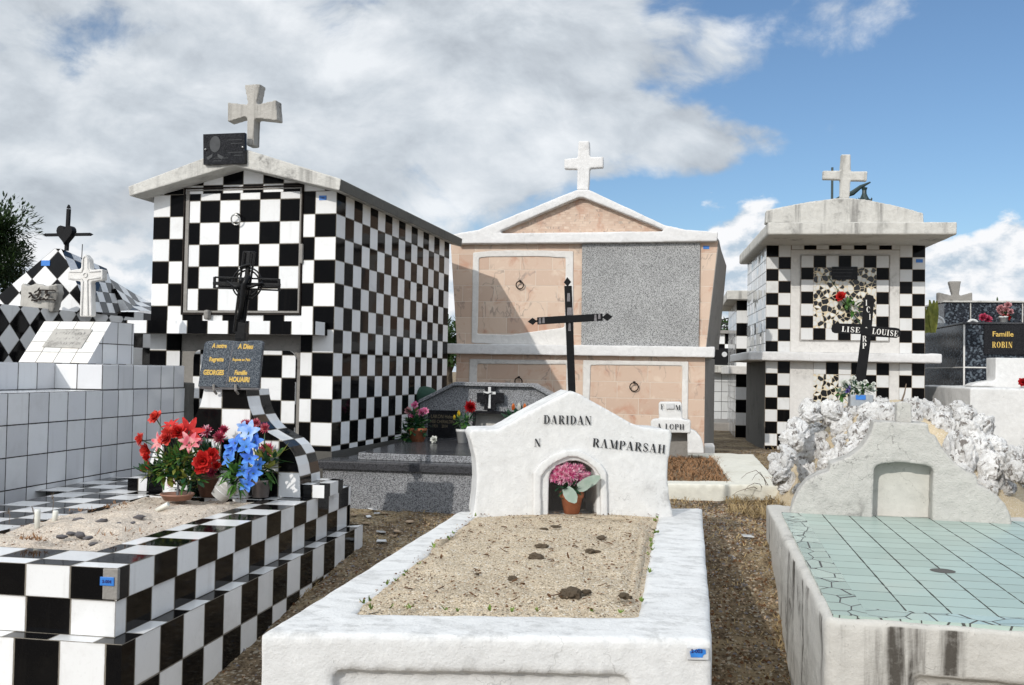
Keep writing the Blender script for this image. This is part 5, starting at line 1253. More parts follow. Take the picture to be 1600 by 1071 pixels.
for sg in (1, -1):
    c = MB()
    pr = [Y_(1074, 709), Y_(1100, 709), Y_(1099, 695), Y_(1095, 684), Y_(1088, 675), Y_(1080, 671), Y_(1074, 671)]; m0 = Y_(1047.5, 690)[0]
    pr = pr if sg > 0 else [(2 * m0 - x, z) for x, z in pr][::-1]; c.prism(pr, hy_, hy_ + .16); plaster(c.build('side_scroll', M['limewash'], SG, FY), .009, .006, .002, 1)
c = MB(); c.box(Y_(1020, 680)[0], Y_(1075, 680)[0], hy_ + .14, hy_ + .16, .62, .86); c.build('niche_back', M['mid_concrete'], SG, FY)
def yt(text, px, py, px2, hpx, fade):
    x, z = Y_(px, py, -.02); x2, _ = Y_(px2, py, -.02); size = Y_(px, py - hpx, -.02)[1] - z; wd = (x2 - x) / lwidth(text, size)
    c = MB(); letters(c, text, x, z, size, hy_ - .022, wid=wd, fade=fade); c.build('painted_letters', M['letter'], SG, FY, merge=False)
yt('F', 1032, 640, 1037.5, 8, 0); yt('M', 1055, 641, 1064, 8, 0); yt('A LOPH', 1026, 670.5, 1070, 8.5, .08)
c = MB(); c.prism([Y_(1041, 639, -.02), Y_(1053, 639, -.02), Y_(1053, 631, -.02), Y_(1041, 631, -.02)], hy_ - .018, hy_ - .004); c.build('blank_tag', M['tagw'], SG, FY)
# dry grass in the bed
def blades(mb, x0, x1, y0, y1, zf, n, h=.06, w_=.004, lean=.6, m=0):
    for i in range(n):
        x, y = U(x0, x1), U(y0, y1); z = zf(x, y); a_ = U(0, 2 * pi); L = h * U(.4, 1.3); d = Vector((cos(a_) * lean, sin(a_) * lean, U(.3, 1))).normalized(); s_ = Vector((-sin(a_), cos(a_), 0)) * w_ * .5
        p = Vector((x, y, z)); q = p + d * L * .55; r_ = q + (d + Vector((0, 0, -.5))) * L * .45
        mb.mesh([p - s_, p + s_, q + s_ * .8, q - s_ * .8, r_], [(0, 1, 2, 3), (3, 2, 4)], m)
c = MB(); blades(c, yl(-.2, 0)[0], yl(.33, 0)[0], .25, 2.2, lambda x, y: kz - .02, 2600, .075, .005, 1.)
o = c.build('bed_grass', M['hay_red'], SG, FY); o['kind'] = 'stuff'

# ================================================================== MINT TILED GRAVE (right)
FM = Fr(.42, 2.73, .05, -.02)
MG = thing('mint_tiled_grave', 'weathered cement grave with pale mint tiled top and scrolled headstone at right', 'grave', FM)
zg = .70
def gm(px, py): p = FM.L(atz(px, py, zg)); return (p.x, p.y)
f0 = gm(1290, 967); f1 = (1.42, gm(1598, 987)[1] - .02); r1 = (1.42, 2.24); r0 = (gm(1197, 788)[0], gm(1197, 788)[1])
o4 = [f0, f1, r1, r0]
c = MB(); fp(c, o4, -.2, zg); c.face([(*p, -.2) for p in o4[::-1]])
ms_ = c.build('slab', M['old_plaster'], MG, FM)
k_ = MB(); a_ = Fr(*FM.Wd(f0[0], f0[1], 0)[:2], 0, FM.yaw + atan2(f1[1] - f0[1], f1[0] - f0[0])).on(1424, 1058)
k_.box(f0[0] + a_[0], 1.30, f0[1] - .1, f0[1] + .03, .0, a_[1]); cut = k_.build('cutter', M['limewash'], None, FM)
bo = ms_.modifiers.new('n', 'BOOLEAN'); bo.operation = 'DIFFERENCE'; bo.object = cut; bo.solver = 'EXACT'
dg = bpy.context.evaluated_depsgraph_get(); me2 = bpy.data.meshes.new_from_object(ms_.evaluated_get(dg)); ms_.modifiers.clear(); ms_.data = me2; me2.name = 'slab'
bpy.data.objects.remove(cut); plaster(ms_, .014, .012, .005)
tz_ = zg + .0075; ti = [(f0[0] + .022, f0[1] + .02), (1.40, f1[1] + .02), (1.40, 2.05), (gm(1221, 803)[0], gm(1221, 803)[1])]
def tl_(s_, t_): a_ = Vector(ti[0]).lerp(Vector(ti[1]), s_); b_ = Vector(ti[3]).lerp(Vector(ti[2]), s_); return a_.lerp(b_, t_)
s1, t1 = .066, .05; c = MB()
def mtile(sa, sb, ta, tb, m, su, sv):
    q_ = [tl_(sa, ta), tl_(sb, ta), tl_(sb, tb), tl_(sa, tb)]; c.face([(p.x, p.y, tz_) for p in q_], [(p.x / su + .3, p.y / sv) for p in q_], m)
mtile(s1, 1, t1, 1, 0, .118, .118); mtile(0, s1, 0, 1, 1, .075, .10); mtile(s1, 1, 0, t1, 1, .09, .06)
q_ = [tl_(0, 0), tl_(1, 0), tl_(1, 1), tl_(0, 1)]
for i in range(4): p, r_ = q_[i], q_[(i + 1) % 4]; c.face([(p.x, p.y, zg - .02), (r_.x, r_.y, zg - .02), (r_.x, r_.y, tz_), (p.x, p.y, tz_)], [(0, 0), (20, 0), (20, .5), (0, .5)], 1)
c.build('tiled_top', [M['mint'], M['mint_mosaic']], MG, FM)
p = gm(1473, 896); c = MB(); c.lathe([(0, .0005), (.036, .0005), (.040, 0)], (p[0], p[1], tz_ + .0008), 24); c.build('round_hole_patch', M['dark_concrete'], MG, FM)
# headstone
ha, hb = atz(1236, 804, zg), atz(1580, 822, zg); yg = atan2(hb.y - ha.y, hb.x - ha.x)
FGH = Fr(ha.x, ha.y, zg, yg)
def J(px, py, y=0): return FGH.on(px, py, y)
hp = [(1234, 806), (1582, 824), (1579, 806), (1572, 790), (1558, 774), (1541, 762), (1528, 757), (1526, 742), (1508, 735), (1490, 722), (1476, 706), (1467, 692), (1461, 680), (1452, 679), (1450, 662), (1366, 658), (1364, 668), (1357, 685), (1345, 701), (1328, 713), (1306, 722), (1297, 724), (1296, 737), (1278, 741), (1260, 752), (1246, 770), (1238, 788)]
def toM(mb):
    mb.v = [(*(FM.L(FGH.Wd(v[0], v[1], v[2])))[:2], v[2]) for v in mb.v]; return mb
c = MB(); pr = [J(*p) for p in hp]; pr = [(x, max(z, zg - .01)) for x, z in pr]; c.prism(pr, 0, .17); hg = toM(c).build('headstone', M['grey_plaster'], MG, FM)
nic = [J(*p) for p in [(1364, 850), (1455, 850), (1457, 770), (1459, 735), (1455, 730), (1440, 726), (1410, 723), (1385, 723), (1370, 727), (1366, 732), (1365, 770)]]
c = MB(); c.prism(nic, -.2, .12); cut = toM(c).build('cutter', M['limewash'], None, FM)
bo = hg.modifiers.new('n', 'BOOLEAN'); bo.operation = 'DIFFERENCE'; bo.object = cut; bo.solver = 'EXACT'
dg = bpy.context.evaluated_depsgraph_get(); me2 = bpy.data.meshes.new_from_object(hg.evaluated_get(dg)); hg.modifiers.clear(); hg.data = me2; me2.name = 'headstone'
bpy.data.objects.remove(cut); plaster(hg, .0085, .006, .004, 1)
c = MB(); nb = [J(*p) for p in [(1358, 812), (1462, 814), (1462, 722), (1358, 722)]]; c.prism(nb, .108, .114); toM(c).build('niche_back', M['niche'], MG, FM)
c = MB(); c.prism([J(1399, 662, .06), J(1424, 662, .06), J(1422.5, 630, .06), J(1409, 627, .06), J(1400, 630, .06)], .03, .11); plaster(toM(c).build('cement_stub', M['grey_plaster'], MG, FM), .007, .006, .003, 1)

# ================================================================== FLOWERS AND OTHER LOOSE THINGS
XA, YA_, ZA = Vector((1, 0, 0)), Vector((0, -1, 0)), Vector((0, 0, 1))
def spot(px, py, Y): return aty(px, py, Y)
def frat(px, py, z): p = atz(px, py, z); return Fr(p.x, p.y, z, 0)
ORD = ['first', 'second', 'third', 'fourth', 'fifth', 'sixth', 'seventh', 'eighth', 'ninth', 'tenth', 'eleventh', 'twelfth', 'thirteenth', 'fourteenth', 'fifteenth', 'sixteenth']
def ordlabels(items, fmt):
    """items: (px, object); numbered from the left"""
    for i, (px, o) in enumerate(sorted(items, key=lambda t: t[0])): o['label'] = fmt % ORD[i]
class Bq:
    """a bouquet: pot, stems, leaves and separate flower heads, all in world metres"""
    def __init__(s, name, label, fr, group=None):
        s.fr = fr; s.o = thing(name, label, 'flower pot', fr, group); s.st = MB(); s.lf = MB(); s.base = Vector((0, 0, .02))
    def P(s, px, py, y=0.): x, z = s.fr.on(px, py, y); return Vector((x, y, z))
    def flower(s, kind, px, py, rpx, mat, y=0., ax=None, mat2=None, label=None, **k):
        c = s.P(px, py, y); r = rpx / FOC * (s.fr.y + y) ; m = MB(); ax = ax or Vector((U(-.4, .3), -1, U(.2, .8)))
        if kind == 'rose': rose(m, c, ax, r, **k)
        elif kind == 'mum': mum(m, c, ax, r, n=k.get('n', 70), m2=1 if mat2 else None)
        elif kind == 'lily': lily(m, c, ax, r, **k)
        elif kind == 'tulip':
            for i in range(6): a = 2 * pi * i / 6; petal(m, c - ZA * r * .8, ZA + (XA * cos(a) + YA_ * sin(a)) * .25, -(XA * cos(a) + YA_ * sin(a)), r * 1.9, r * 1.0, .12, .25)
        o = m.build('flower', [M[mat]] + ([M[mat2]] if mat2 else []), s.o, s.fr, smooth=True, merge=False)
        b = s.base + Vector((0, 0, s.fr.z)); mid = (c + b) * .5 + Vector((0, .01, .02)); s.st.tube([b, mid, c], .0028, 5)
        return o
    def leaves(s, pts, mats=('leaf',), **k):
        for px, py, y, rx, rz, n, L, W_ in pts:
            c = s.P(px, py, y); sc = s.fr.y / FOC; leafcloud(s.lf, c, rx * sc, .05, rz * sc, n, L, W_, ms=list(range(len(mats))))
        s.lm = [M[m] for m in mats]
    def done(s):
        if s.st.v: s.st.build('stems', M['stem'], s.o, s.fr, smooth=True)
        if s.lf.v: s.lf.build('foliage', s.lm, s.o, s.fr, smooth=True, merge=False)

# red bouquet in a brown saucer
f1 = frat(277, 781, .742)
q = Bq('red_flower_bouquet', 'big bouquet of red and coral artificial flowers on a brown saucer in the sand bed', f1)
c = MB(); pot(c, (0, 0, .742), .058, .074, .028, m=0); c.build('saucer', M['saucer'], q.o, f1, smooth=True)
c = MB(); c.tube([(0, 0, .75), (.004, 0, .83), (0, 0, .92)], [.006, .005, .009], 8); c.build('centre_stem', M['greypot'], q.o, f1, smooth=True)
q.base = Vector((0, 0, .14))
for kd, px, py, r_, mt, y, ax in (('rose', 242, 651, 13, 'p_coral', .02, (-.3, -.8, .6)), ('rose', 219, 686, 12, 'p_coral', -.03, (-.8, -.7, .2)), ('rose', 227, 704, 13, 'p_coral', -.02, (-.5, -.9, 0)), ('rose', 229, 714, 9, 'p_red', -.04, (-.6, -.8, -.2)),
    ('lily', 266, 664, 13, 'p_red', 0, (-.1, -.6, .9)), ('rose', 277, 674, 14, 'p_red', -.03, (.1, -.8, .6)), ('rose', 262, 676, 12, 'p_coral', -.04, (-.2, -.9, .5)), ('lily', 296, 674, 20, 'p_red', .0, (.6, -.7, .5)), ('lily', 247, 691, 14, 'p_pinkred', -.06, (-.5, -.9, .3)), ('lily', 296, 691, 16, 'p_pinkred', -.06, (.3, -.9, .5)),
    ('rose', 258, 685, 13, 'p_coral', -.06, (-.2, -.9, .4)), ('rose', 317, 721, 17, 'p_red', -.06, (.4, -1, .1)), ('rose', 331, 711, 13, 'p_red', -.02, (.8, -.7, .2)), ('rose', 314, 732, 11, 'p_red', -.06, (.5, -.9, -.2)), ('rose', 232, 729, 7, 'p_red', -.03, (-.7, -.7, -.3)), ('rose', 222, 734, 5, 'p_coral', 0, (-.8, -.6, -.4))):
    q.flower(kd, px, py, r_, mt, y, Vector(ax))
q.leaves([(270, 722, -.02, 36, 24, 330, .030, .013), (290, 710, -.04, 26, 18, 150, .028, .012), (262, 738, -.02, 30, 12, 110, .05, .022), (300, 745, 0, 22, 12, 60, .05, .024), (238, 740, 0, 18, 10, 40, .05, .022)], ('leaf', 'leaf', 'leaf_dark', 'leaf_yel'))
q.done()
# crimson and pink in brown pot
f2 = frat(327, 776, .735)
q = Bq('crimson_flower_pot', 'brown clay pot of crimson and faded pink flowers between the red bouquet and white pot', f2)
c = MB(); pot(c, (0, 0, .735), .042, .062, .105); c.build('pot', M['brownpot'], q.o, f2, smooth=True); q.base = Vector((0, 0, .1))
for px, py, r_, mt, y, m2 in ((322, 674, 12, 'p_crimson', .0, 'p_palepink'), (343, 684, 13, 'p_crimson', -.02, 'p_pinkred'), (309, 690, 10, 'p_crimson', 0, 'p_palepink'), (350, 672, 10, 'p_crimson', .03, None), (331, 738, 11, 'p_crimson', -.05, None), (268, 755, 9, 'p_crimson', .0, 'p_pinkred'), (338, 728, 9, 'p_red', -.05, None)):
    q.flower('mum', px, py, r_, mt, y, Vector((U(-.4, .4), -1, .5)), m2, n=80)
q.leaves([(325, 722, .02, 26, 26, 120, .045, .02), (290, 762, .03, 20, 9, 60, .04, .018)], ('leaf_dark', 'leaf_dark', 'leaf_yel')); q.done()
# blue flowers in tipped white pot
f3 = frat(350, 784, .737)
q = Bq('blue_flower_pot', 'tipped over white plastic pot spilling bright blue artificial flowers', f3)
ro = Matrix.Rotation(radians(38), 3, Vector((-.35, 1, 0)).normalized()); c = MB(); pot(c, (-.03, 0, .752), .036, .054, .092, ro)
for h in (.35, .6, .8): c.lathe([(.036 + .018 * h + .0005, .092 * h), (.036 + .018 * h + .003, .092 * h + .002), (.036 + .018 * h + .0005, .092 * h + .004)], (-.03, 0, .752), 28, rot=ro)
c.build('pot', M['wplastic'], q.o, f3, smooth=True); q.base = Vector((.03, 0, .07))
for px, py, r_, mt, y in ((389, 675, 17, 'p_lblue', 0), (379, 667, 10, 'p_lblue', .02), (367, 691, 15, 'p_blue', -.02), (385, 697, 14, 'p_blue', -.05), (398, 690, 13, 'p_blue', .0), (360, 703, 13, 'p_blue', -.03), (357, 718, 13, 'p_blue', -.04), (390, 716, 14, 'p_blue', -.05), (381, 735, 13, 'p_blue', -.05), (397, 740, 14, 'p_blue', -.04), (386, 757, 13, 'p_blue', -.05), (404, 726, 10, 'p_blue', 0)):
    q.flower('lily', px, py, r_ * .92, mt, y, Vector((U(-.5, .4), -1, U(.1, .8))), n=5, wd=.78)
q.leaves([(372, 745, -.03, 12, 22, 60, .055, .022), (365, 733, -.02, 10, 12, 26, .05, .02)], ('leaf', 'leaf')); q.done()
# pink dahlias in taupe pot
f4 = frat(407, 777, .735)
q = Bq('pink_flower_pot', 'taupe plastic pot of deep pink dahlias beside the chequered headstone foot', f4)
c = MB(); pot(c, (0, 0, .735), .036, .046, .082); c.build('pot', M['taupe'], q.o, f4, smooth=True); q.base = Vector((0, 0, .07))
for px, py, r_, mt in ((417, 703, 14, 'p_crimson'), (384, 663, 10, 'p_crimson'), (414, 669, 10, 'p_crimson'), (400, 661, 9, 'p_crimson')):
    q.flower('mum', px, py, r_, mt, .02, Vector((U(-.2, .5), -1, .5)), 'p_pinkred', n=90)
q.leaves([(415, 730, 0, 14, 16, 34, .07, .03), (426, 716, 0, 12, 9, 12, .07, .028), (405, 745, 0, 12, 12, 20, .05, .025)], ('leaf', 'leaf_yel', 'leaf_dark')); q.done()
f5 = frat(431, 772, .735); c = MB(); c.box(-.028, .028, -.02, .035, .735, .845); c.lathe([(0, .001), (.018, .001)], (0, .007, .845), 16)
tag(c.build('stone_vase', M['stone_vase'], None, f5, bevel=.004), 'speckled brown square stone vase behind the taupe pot', 'vase')
# pot plant in the niche
f6 = Fr(*FWH.Wd(K(893, 800, .03)[0], .03, 0)[:2], .722, yw)
q = Bq('pink_chrysanthemum_pot', 'terracotta pot of pink and white chrysanthemums standing in the arched niche', f6)
c = MB(); c.lathe([(0, .722), (.034, .722), (.047, .79), (.053, .792), (.055, .815), (.048, .815), (.045, .79), (0, .785)], (0, 0, 0), 28); c.build('pot', M['terra'], q.o, f6, smooth=True)
q.base = Vector((0, 0, .09))
for i in range(22):
    a = i * 2.4; rr_ = sqrt((i + .5) / 22); px, py = 889 + 27 * rr_ * cos(a), 744 - 3 + 14 * rr_ * sin(a)
    if abs(px - 889) > 20 and py < 742: py += 5
    q.flower('mum', px, py, 9.5, 'p_pink', -.06 + .05 * rr_, Vector((cos(a) * rr_, -1, .7 - sin(a) * rr_)), 'p_palepink', n=46)
q.leaves([(889, 762, -.01, 22, 8, 60, .035, .016)], ('leaf_dark', 'leaf_dark'))
for d_, L_ in ((Vector((.35, -.5, -.6)), .095), (Vector((.9, -.2, .35)), .11), (Vector((.6, -.5, .1)), .08)): petal(q.lf, q.P(884, 763, -.05) if d_.z < 0 else q.P(903, 762, -.04), d_, Vector((-.3, -.8, .5)), L_, .055, .25, .12, 2, 4)
q.lm.append(M['leaf_grey']); q.done()
# granite tomb offerings
def onG(px, py): return frat(px, py, .813)
f7 = onG(652, 690)
q = Bq('pink_rose_pot', 'pot of pink artificial roses at the left end of the grey granite cover', f7)
c = MB(); pot(c, (0, 0, .813), .05, .07, .10); c.build('pot', M['terra'], q.o, f7, smooth=True)
for px, py, r_, mt in ((648, 633, 6.5, 'p_pink'), (638, 642, 6, 'p_dusty'), (644, 651, 7, 'p_pink'), (658, 645, 6.5, 'p_pink'), (664, 642, 6, 'p_pink'), (660, 683, 5, 'p_coral'), (650, 640, 4, 'p_dusty')): q.flower('rose', px, py, r_, mt, 0)
q.leaves([(650, 662, 0, 17, 16, 160, .06, .03), (640, 680, 0, 16, 10, 60, .06, .03), (655, 668, -.05, 6, 6, 14, .05, .025)], ('leaf_dark', 'leaf_dark', 'leaf')); q.done()
f8 = Fr(*aty(723, 683, 7.0)[:2], .813, 0)
q = Bq('red_and_yellow_flower_pot', 'white pot with one red dahlia and yellow tulips on the grey granite cover', f8)
c = MB(); pot(c, (0, 0, .813), .036, .05, .10); c.build('pot', M['wplastic'], q.o, f8, smooth=True)
q.flower('mum', 735, 636, 11, 'p_dred', 0, Vector((0, -1, .3)), n=120); q.flower('tulip', 717, 647, 5.2, 'p_yellow', 0); q.flower('tulip', 710, 653, 4, 'p_yellow', 0)
q.leaves([(725, 658, 0, 12, 9, 60, .05, .022)], ('leaf_dark', 'leaf')); q.done()
f9 = Fr(*aty(818, 680, 7.2)[:2], .813, 0)
q = Bq('mixed_tulip_pot', 'row of orange, white and pink tulips half hidden by the whitewashed headstone', f9)
c = MB(); pot(c, (0, 0, .813), .07, .09, .09); c.build('pot', M['dkgreen'], q.o, f9, smooth=True)
for px, py, mt in ((802, 637, 'p_orange'), (811, 636, 'p_white'), (820, 637, 'p_orange'), (827, 640, 'p_pink'), (842, 643, 'p_palepink'), (832, 650, 'p_palepink')): q.flower('tulip', px, py, 5.6, mt, 0)
q.leaves([(815, 660, 0, 24, 12, 130, .07, .03)], ('leaf_dark', 'leaf_dark')); q.done()
f10 = Fr(*aty(678, 688, 6.9)[:2], .813, 0); c = MB(); rose(c, Vector((0, 0, .84)), Vector((-.3, -1, .4)), .028); q_ = c.build('fallen_white_rose', M['p_white'], None, f10, smooth=True, merge=False)
tag(q_, 'single white artificial rose lying by the dark name plaque', 'flower')
f11 = Fr(*aty(664, 612, 7.9)[:2], .812, 0); c = MB(); x, z = f11.on(664, 611); c.lathe([(.1, .812), (.11, z - .1), (.125, z - .04), (.10, z), (.05, z + .03), (0, z + .04)], (0, 0, 0), 20)
tag(c.build('green_bucket', M['dkgreen'], None, f11, smooth=True), 'dark green upturned bucket behind the grey granite headstone', 'bucket')
# candle stubs and stick on the sand
for i, (px, py, h, tilt, lb) in enumerate(((58, 825, .068, 0, 'tall white candle stub standing in the sand bed'), (85, 815, .042, 6, 'short white candle stub right of the tall one'), (248, 796, .05, 62, 'fallen white candle stub by the brown saucer'))):
    ff_ = frat(px, py, .738); ro = Matrix.Rotation(radians(tilt), 3, 'Y'); c = MB(); c.lathe([(0, -.01), (.0095, -.01), (.0105, h * .9), (.009, h), (.003, h - .004), (0, h - .004)], (0, 0, .738), 14, rot=ro)
    tag(c.build('candle_stub', M['candle'], None, ff_, smooth=True), lb, 'candle', 'candle stubs in the sand bed')
def rockmesh(seed, sub=4, rough=.5, flat=1., amp=.5, pits=0.):
    import bmesh
    b = bmesh.new(); bmesh.ops.create_icosphere(b, subdivisions=sub, radius=1.)
    for v in b.verts:
        p = v.co.copy(); q_ = p * 1.1 + Vector((seed * 3.1, seed * 1.7, 0))
        d = 1 + amp * noise.fractal(q_, rough, 2.1, 5) + (.14 * (noise.ridged_multi_fractal(q_ * 1.0, .9, 2.1, 3, 1., 2.) - 1.2) if pits > .1 else 0)
        if pits: d += -pits * max(0, noise.fractal(p * 4.3 + Vector((seed, 5, 2)), .6, 2.2, 3)) + pits * .55 * noise.fractal(p * 9 + Vector((seed, 1, 9)), .4, 2.1, 3)
        v.co = Vector((p.x * d, p.y * d, p.z * d * flat))
    me = bpy.data.meshes.new('rock'); b.to_mesh(me); b.free(); me.polygons.foreach_set('use_smooth', [True] * len(me.polygons)); return me
ST = [rockmesh(i + 40, 2, .6, .45) for i in range(4)]
for m_ in ST: m_.materials.append(M['stone'])
CLODS = [rockmesh(i + 60, 4, .7, .40, .45, .15) for i in range(4)]
for m_ in CLODS: m_.materials.append(M['clod'])
def stone(px, py, z, r, label, grp, name='flat_stone', cat='stone', me=None):
    p = atz(px, py, z); o = bpy.data.objects.new(name, me or random.choice(ST)); COL.objects.link(o)
    o.location = p; o.scale = (r * U(.7, 1.1), r * U(.6, .9), r * U(.6, 1.)); o.rotation_euler = (U(-.2, .2), U(-.2, .2), U(0, 6)); tag(o, label, cat, grp); return o
its = []
for px, py, r in ((97, 839, .022), (112, 834, .026), (125, 836, .028), (138, 841, .022), (123, 812, .022), (158, 815, .030), (216, 809, .030), (145, 850, .020), (186, 818, .014), (110, 801, .016), (208, 817, .014)):
    its.append((px, stone(px, py, .747, r, 'x', 'dark stones on the pale sand')))
ordlabels(its, 'small dark grey flat stone in the pale sand bed, %s from the left')
its = []
for px, py, r, lb in ((892, 928, .040, 0), (916, 925, .020, 0), (977, 932, .022, 0), (801, 904, .018, 0), (838, 871, .032, 0), (846, 854, .030, 0), (922, 861, .022, 0), (940, 840, .020, 0), (868, 823, .020, 0), (850, 827, .018, 0), (934, 862, .014, 0), (745, 897, .010, 0)):
    its.append((px, stone(px, py, zt3 + .018, r, 'x', 'dark lumps on the beige sand', me=random.choice(CLODS))))
ordlabels(its, 'dark flat lump on the beige sand bed, %s from the left')

# sand litter (tiny, uncountable)
def litter(name, mat, fr_, poly, z, n, r0, r1, par=None):
    c = MB()
    for i in range(n):
        s_, t_2 = R(), R(); a_ = Vector(poly[0]).lerp(Vector(poly[1]), s_); b_ = Vector(poly[3]).lerp(Vector(poly[2]), s_); p = a_.lerp(b_, t_2)
        r = U(r0, r1); h = r * .5; zz_ = z(p.x, p.y) if callable(z) else z
        v = [(p.x + r * cos(k * pi / 2 + i) * U(.6, 1.2), p.y + r * sin(k * pi / 2 + i) * U(.6, 1.2), zz_ - h * .3) for k in range(4)] + [(p.x, p.y, zz_ + h)]
        c.mesh(v, [(0, 1, 4), (1, 2, 4), (2, 3, 4), (3, 0, 4)])
    o = c.build(name, M[mat], par, fr_ if not par else fr_); o['kind'] = 'stuff'; return o
zsw = lambda x, y: zt3 + .014
litter('sand_debris', 'litter', FWG, e4, zsw, 900, .002, .006, WG); litter('sand_pebbles', 'kerb_pebble' if 0 else 'shardb', FWG, e4, zsw, 900, .002, .005, WG)
c = MB()
for i in range(60):
    s_, t_2 = U(.04, .96), U(.04, .97); a_ = Vector(e4[0]).lerp(Vector(e4[1]), s_); b_ = Vector(e4[3]).lerp(Vector(e4[2]), s_); p = a_.lerp(b_, t_2); an = U(0, 6.3)
    petal(c, Vector((p.x, p.y, zt3 + U(.014, .019))), Vector((cos(an), sin(an), U(0, .25))), ZA, U(.014, .034), U(.006, .012), U(-.3, .5), .3)
o = c.build('dry_leaves', M['litter'], WG, FWG); o['kind'] = 'stuff'
c = MB(); ed_ = [(i4[0], i4[1]), (i4[0], i4[3]), (i4[1], i4[2])]
for i in range(42):
    a_, b_ = random.choice(ed_); p = Vector(a_).lerp(Vector(b_), R()); p += Vector((U(-.01, .02), U(0, .03)))
    for k in range(5): petal(c, Vector((p.x, p.y, zt3 + .008)), Vector((U(-1, 1), U(-1, 1), U(.3, 1))), ZA, U(.008, .018), .006, .2, 0)
o = c.build('small_weeds', M['weed'], WG, FWG); o['kind'] = 'stuff'
pol = [(iR, iy), (ix, iy), (ix, iL), (iR, iL)]
litter('sand_debris', 'litter', FS, pol, lambda x, y: ZT_ + .006, 350, .002, .006, S_)
c = MB()
for px, py, n_ in ((175, 795, 24), (190, 790, 20), (128, 800, 18), (50, 845, 60), (165, 838, 14), (215, 833, 8)):
    p = FS.L(atz(px, py, .745))
    for k in range(n_): petal(c, Vector((p.x + U(-.05, .05), p.y + U(-.02, .02), .748)), Vector((U(-1, 1), U(-1, 1), U(0, .5))), ZA, U(.012, .03), .004, .2, 0)
o = c.build('dried_creeper', M['hay_red'], S_, FS); o['kind'] = 'stuff'
for px, py, hgt, lb in ((52, 815, .05, 'thin dry weed sprouting left of the tall candle stub'), (82, 800, .07, 'thin dry seed head right of the candle stubs'), (14, 818, .05, 'forked dry twig at the left end of the sand bed')):
    ff_ = frat(px, py, .742); c = MB(); c.tube([(0, 0, .74), (.004, 0, .74 + hgt * .6), (-.004, 0, .74 + hgt)], .0012, 5)
    for k in range(8): petal(c, Vector((-.004, 0, .74 + hgt * U(.7, 1))), Vector((U(-1, 1), U(-1, 1), U(-.2, 1))), ZA, .014, .004, .2, 0)
    tag(c.build('dry_weed', M['twig'], None, ff_), lb, 'weed', 'dry weeds in the sand bed')

# ================================================================== CORAL ROCK MOUND
FO = Fr(1.38, 6.45, .55, 0)
def moz(x, y):
    r = sqrt((x / .80) ** 2 + ((y) / (.92 if y < 0 else .75)) ** 2); t = max(0, 1 - r ** 2.4); return .50 + .70 * t + .02 * noise.fractal(Vector((x * 5, y * 5, 1)), 1, 2, 3) * t
mnd = sandbed('sand_mound', 'sand_fine', None, FO, -1, 1, -1, .8, lambda x, y, s_, t_: moz(x, y), 50, 50)
tag(mnd, 'mound of fine yellow sand heaped behind the mint tiled grave and ringed by coral rocks', 'sand mound')
RK = [rockmesh(i + 1, 5, .7, .8, .34, .13) for i in range(9)]
for m_ in RK: m_.materials.append(M['coral'])
RKS = []
def crock(px, py, rp, Y=None, dark=False):
    if not Y:
        Y = 4.95
        while Y < 7.2:
            p = FO.L(aty(px, py, Y))
            if p.z < max(moz(p.x, p.y), gz(*FO.Wd(p.x, p.y, 0)[:2], False)) + .01: break
            Y += .02
        if Y > 7.1: Y = 6.35 - (py - 630) / 115 * .75
    p = aty(px, py, Y); r = rp / FOC * Y; o = bpy.data.objects.new('coral_rock', random.choice(RK)); COL.objects.link(o)
    o.location = p; o.scale = (r * U(.95, 1.45), r * U(.9, 1.1), r * U(.65, 1.)); o.rotation_euler = (U(0, 6), U(0, 6), U(0, 6))
    RKS.append((px, py, rp, o)); return tag(o, 'x', 'rock', 'coral rocks heaped around the mound')
for yy_ in range(648, 760, 20):
    xl_ = lerp(yy_, [(640, 1262), (660, 1244), (690, 1232), (720, 1220), (745, 1222), (760, 1240)]); x = xl_ + 8
    while x < 1372:
        if not (yy_ > 735 and x > 1262): crock(x + U(-5, 5), yy_ + U(-5, 5), U(11, 19))
        x += U(24, 34)
for a in ((1262, 637, 15), (1280, 640, 12), (1238, 665, 12), (1318, 668, 17), (1330, 650, 12), (1372, 652, 11), (1388, 644, 13), (1345, 680, 18), (1336, 706, 19), (1300, 722, 20), (1268, 712, 22), (1262, 740, 16), (1238, 752, 11), (1226, 722, 12), (1345, 655, 8), (1356, 662, 9),
          (1425, 640, 13), (1440, 634, 10), (1455, 638, 11), (1432, 655, 12), (1465, 636, 9), (1478, 643, 8), (1375, 633, 9), (1398, 640, 9),
          (1468, 660, 17), (1480, 668, 14), (1492, 645, 10), (1508, 652, 14), (1530, 672, 22), (1510, 680, 20), (1488, 690, 17), (1520, 700, 24), (1482, 708, 18), (1506, 720, 24), (1545, 705, 26), (1560, 730, 24), (1535, 735, 24), (1500, 745, 18), (1585, 720, 18), (1572, 712, 14), (1560, 750, 14), (1590, 735, 14), (1477, 730, 14), (1222, 745, 15), (1214, 732, 12), (1232, 762, 13), (1250, 764, 12), (1590, 748, 16), (1575, 765, 14), (1594, 715, 16), (1540, 762, 16), (1212, 718, 9), (1392, 652, 12), (1410, 646, 10), (1418, 632, 9), (1385, 632, 8), (1452, 650, 14), (1440, 646, 12), (1470, 648, 12), (1372, 644, 10), (1335, 644, 9), (1325, 656, 11), (1360, 652, 10), (1385, 654, 11), (1430, 646, 12), (1448, 638, 9), (1496, 636, 8), (1488, 654, 12), (1505, 640, 9), (1462, 656, 13), (1408, 656, 11), (1310, 640, 11), (1300, 650, 13)): crock(*a)
rows = {}
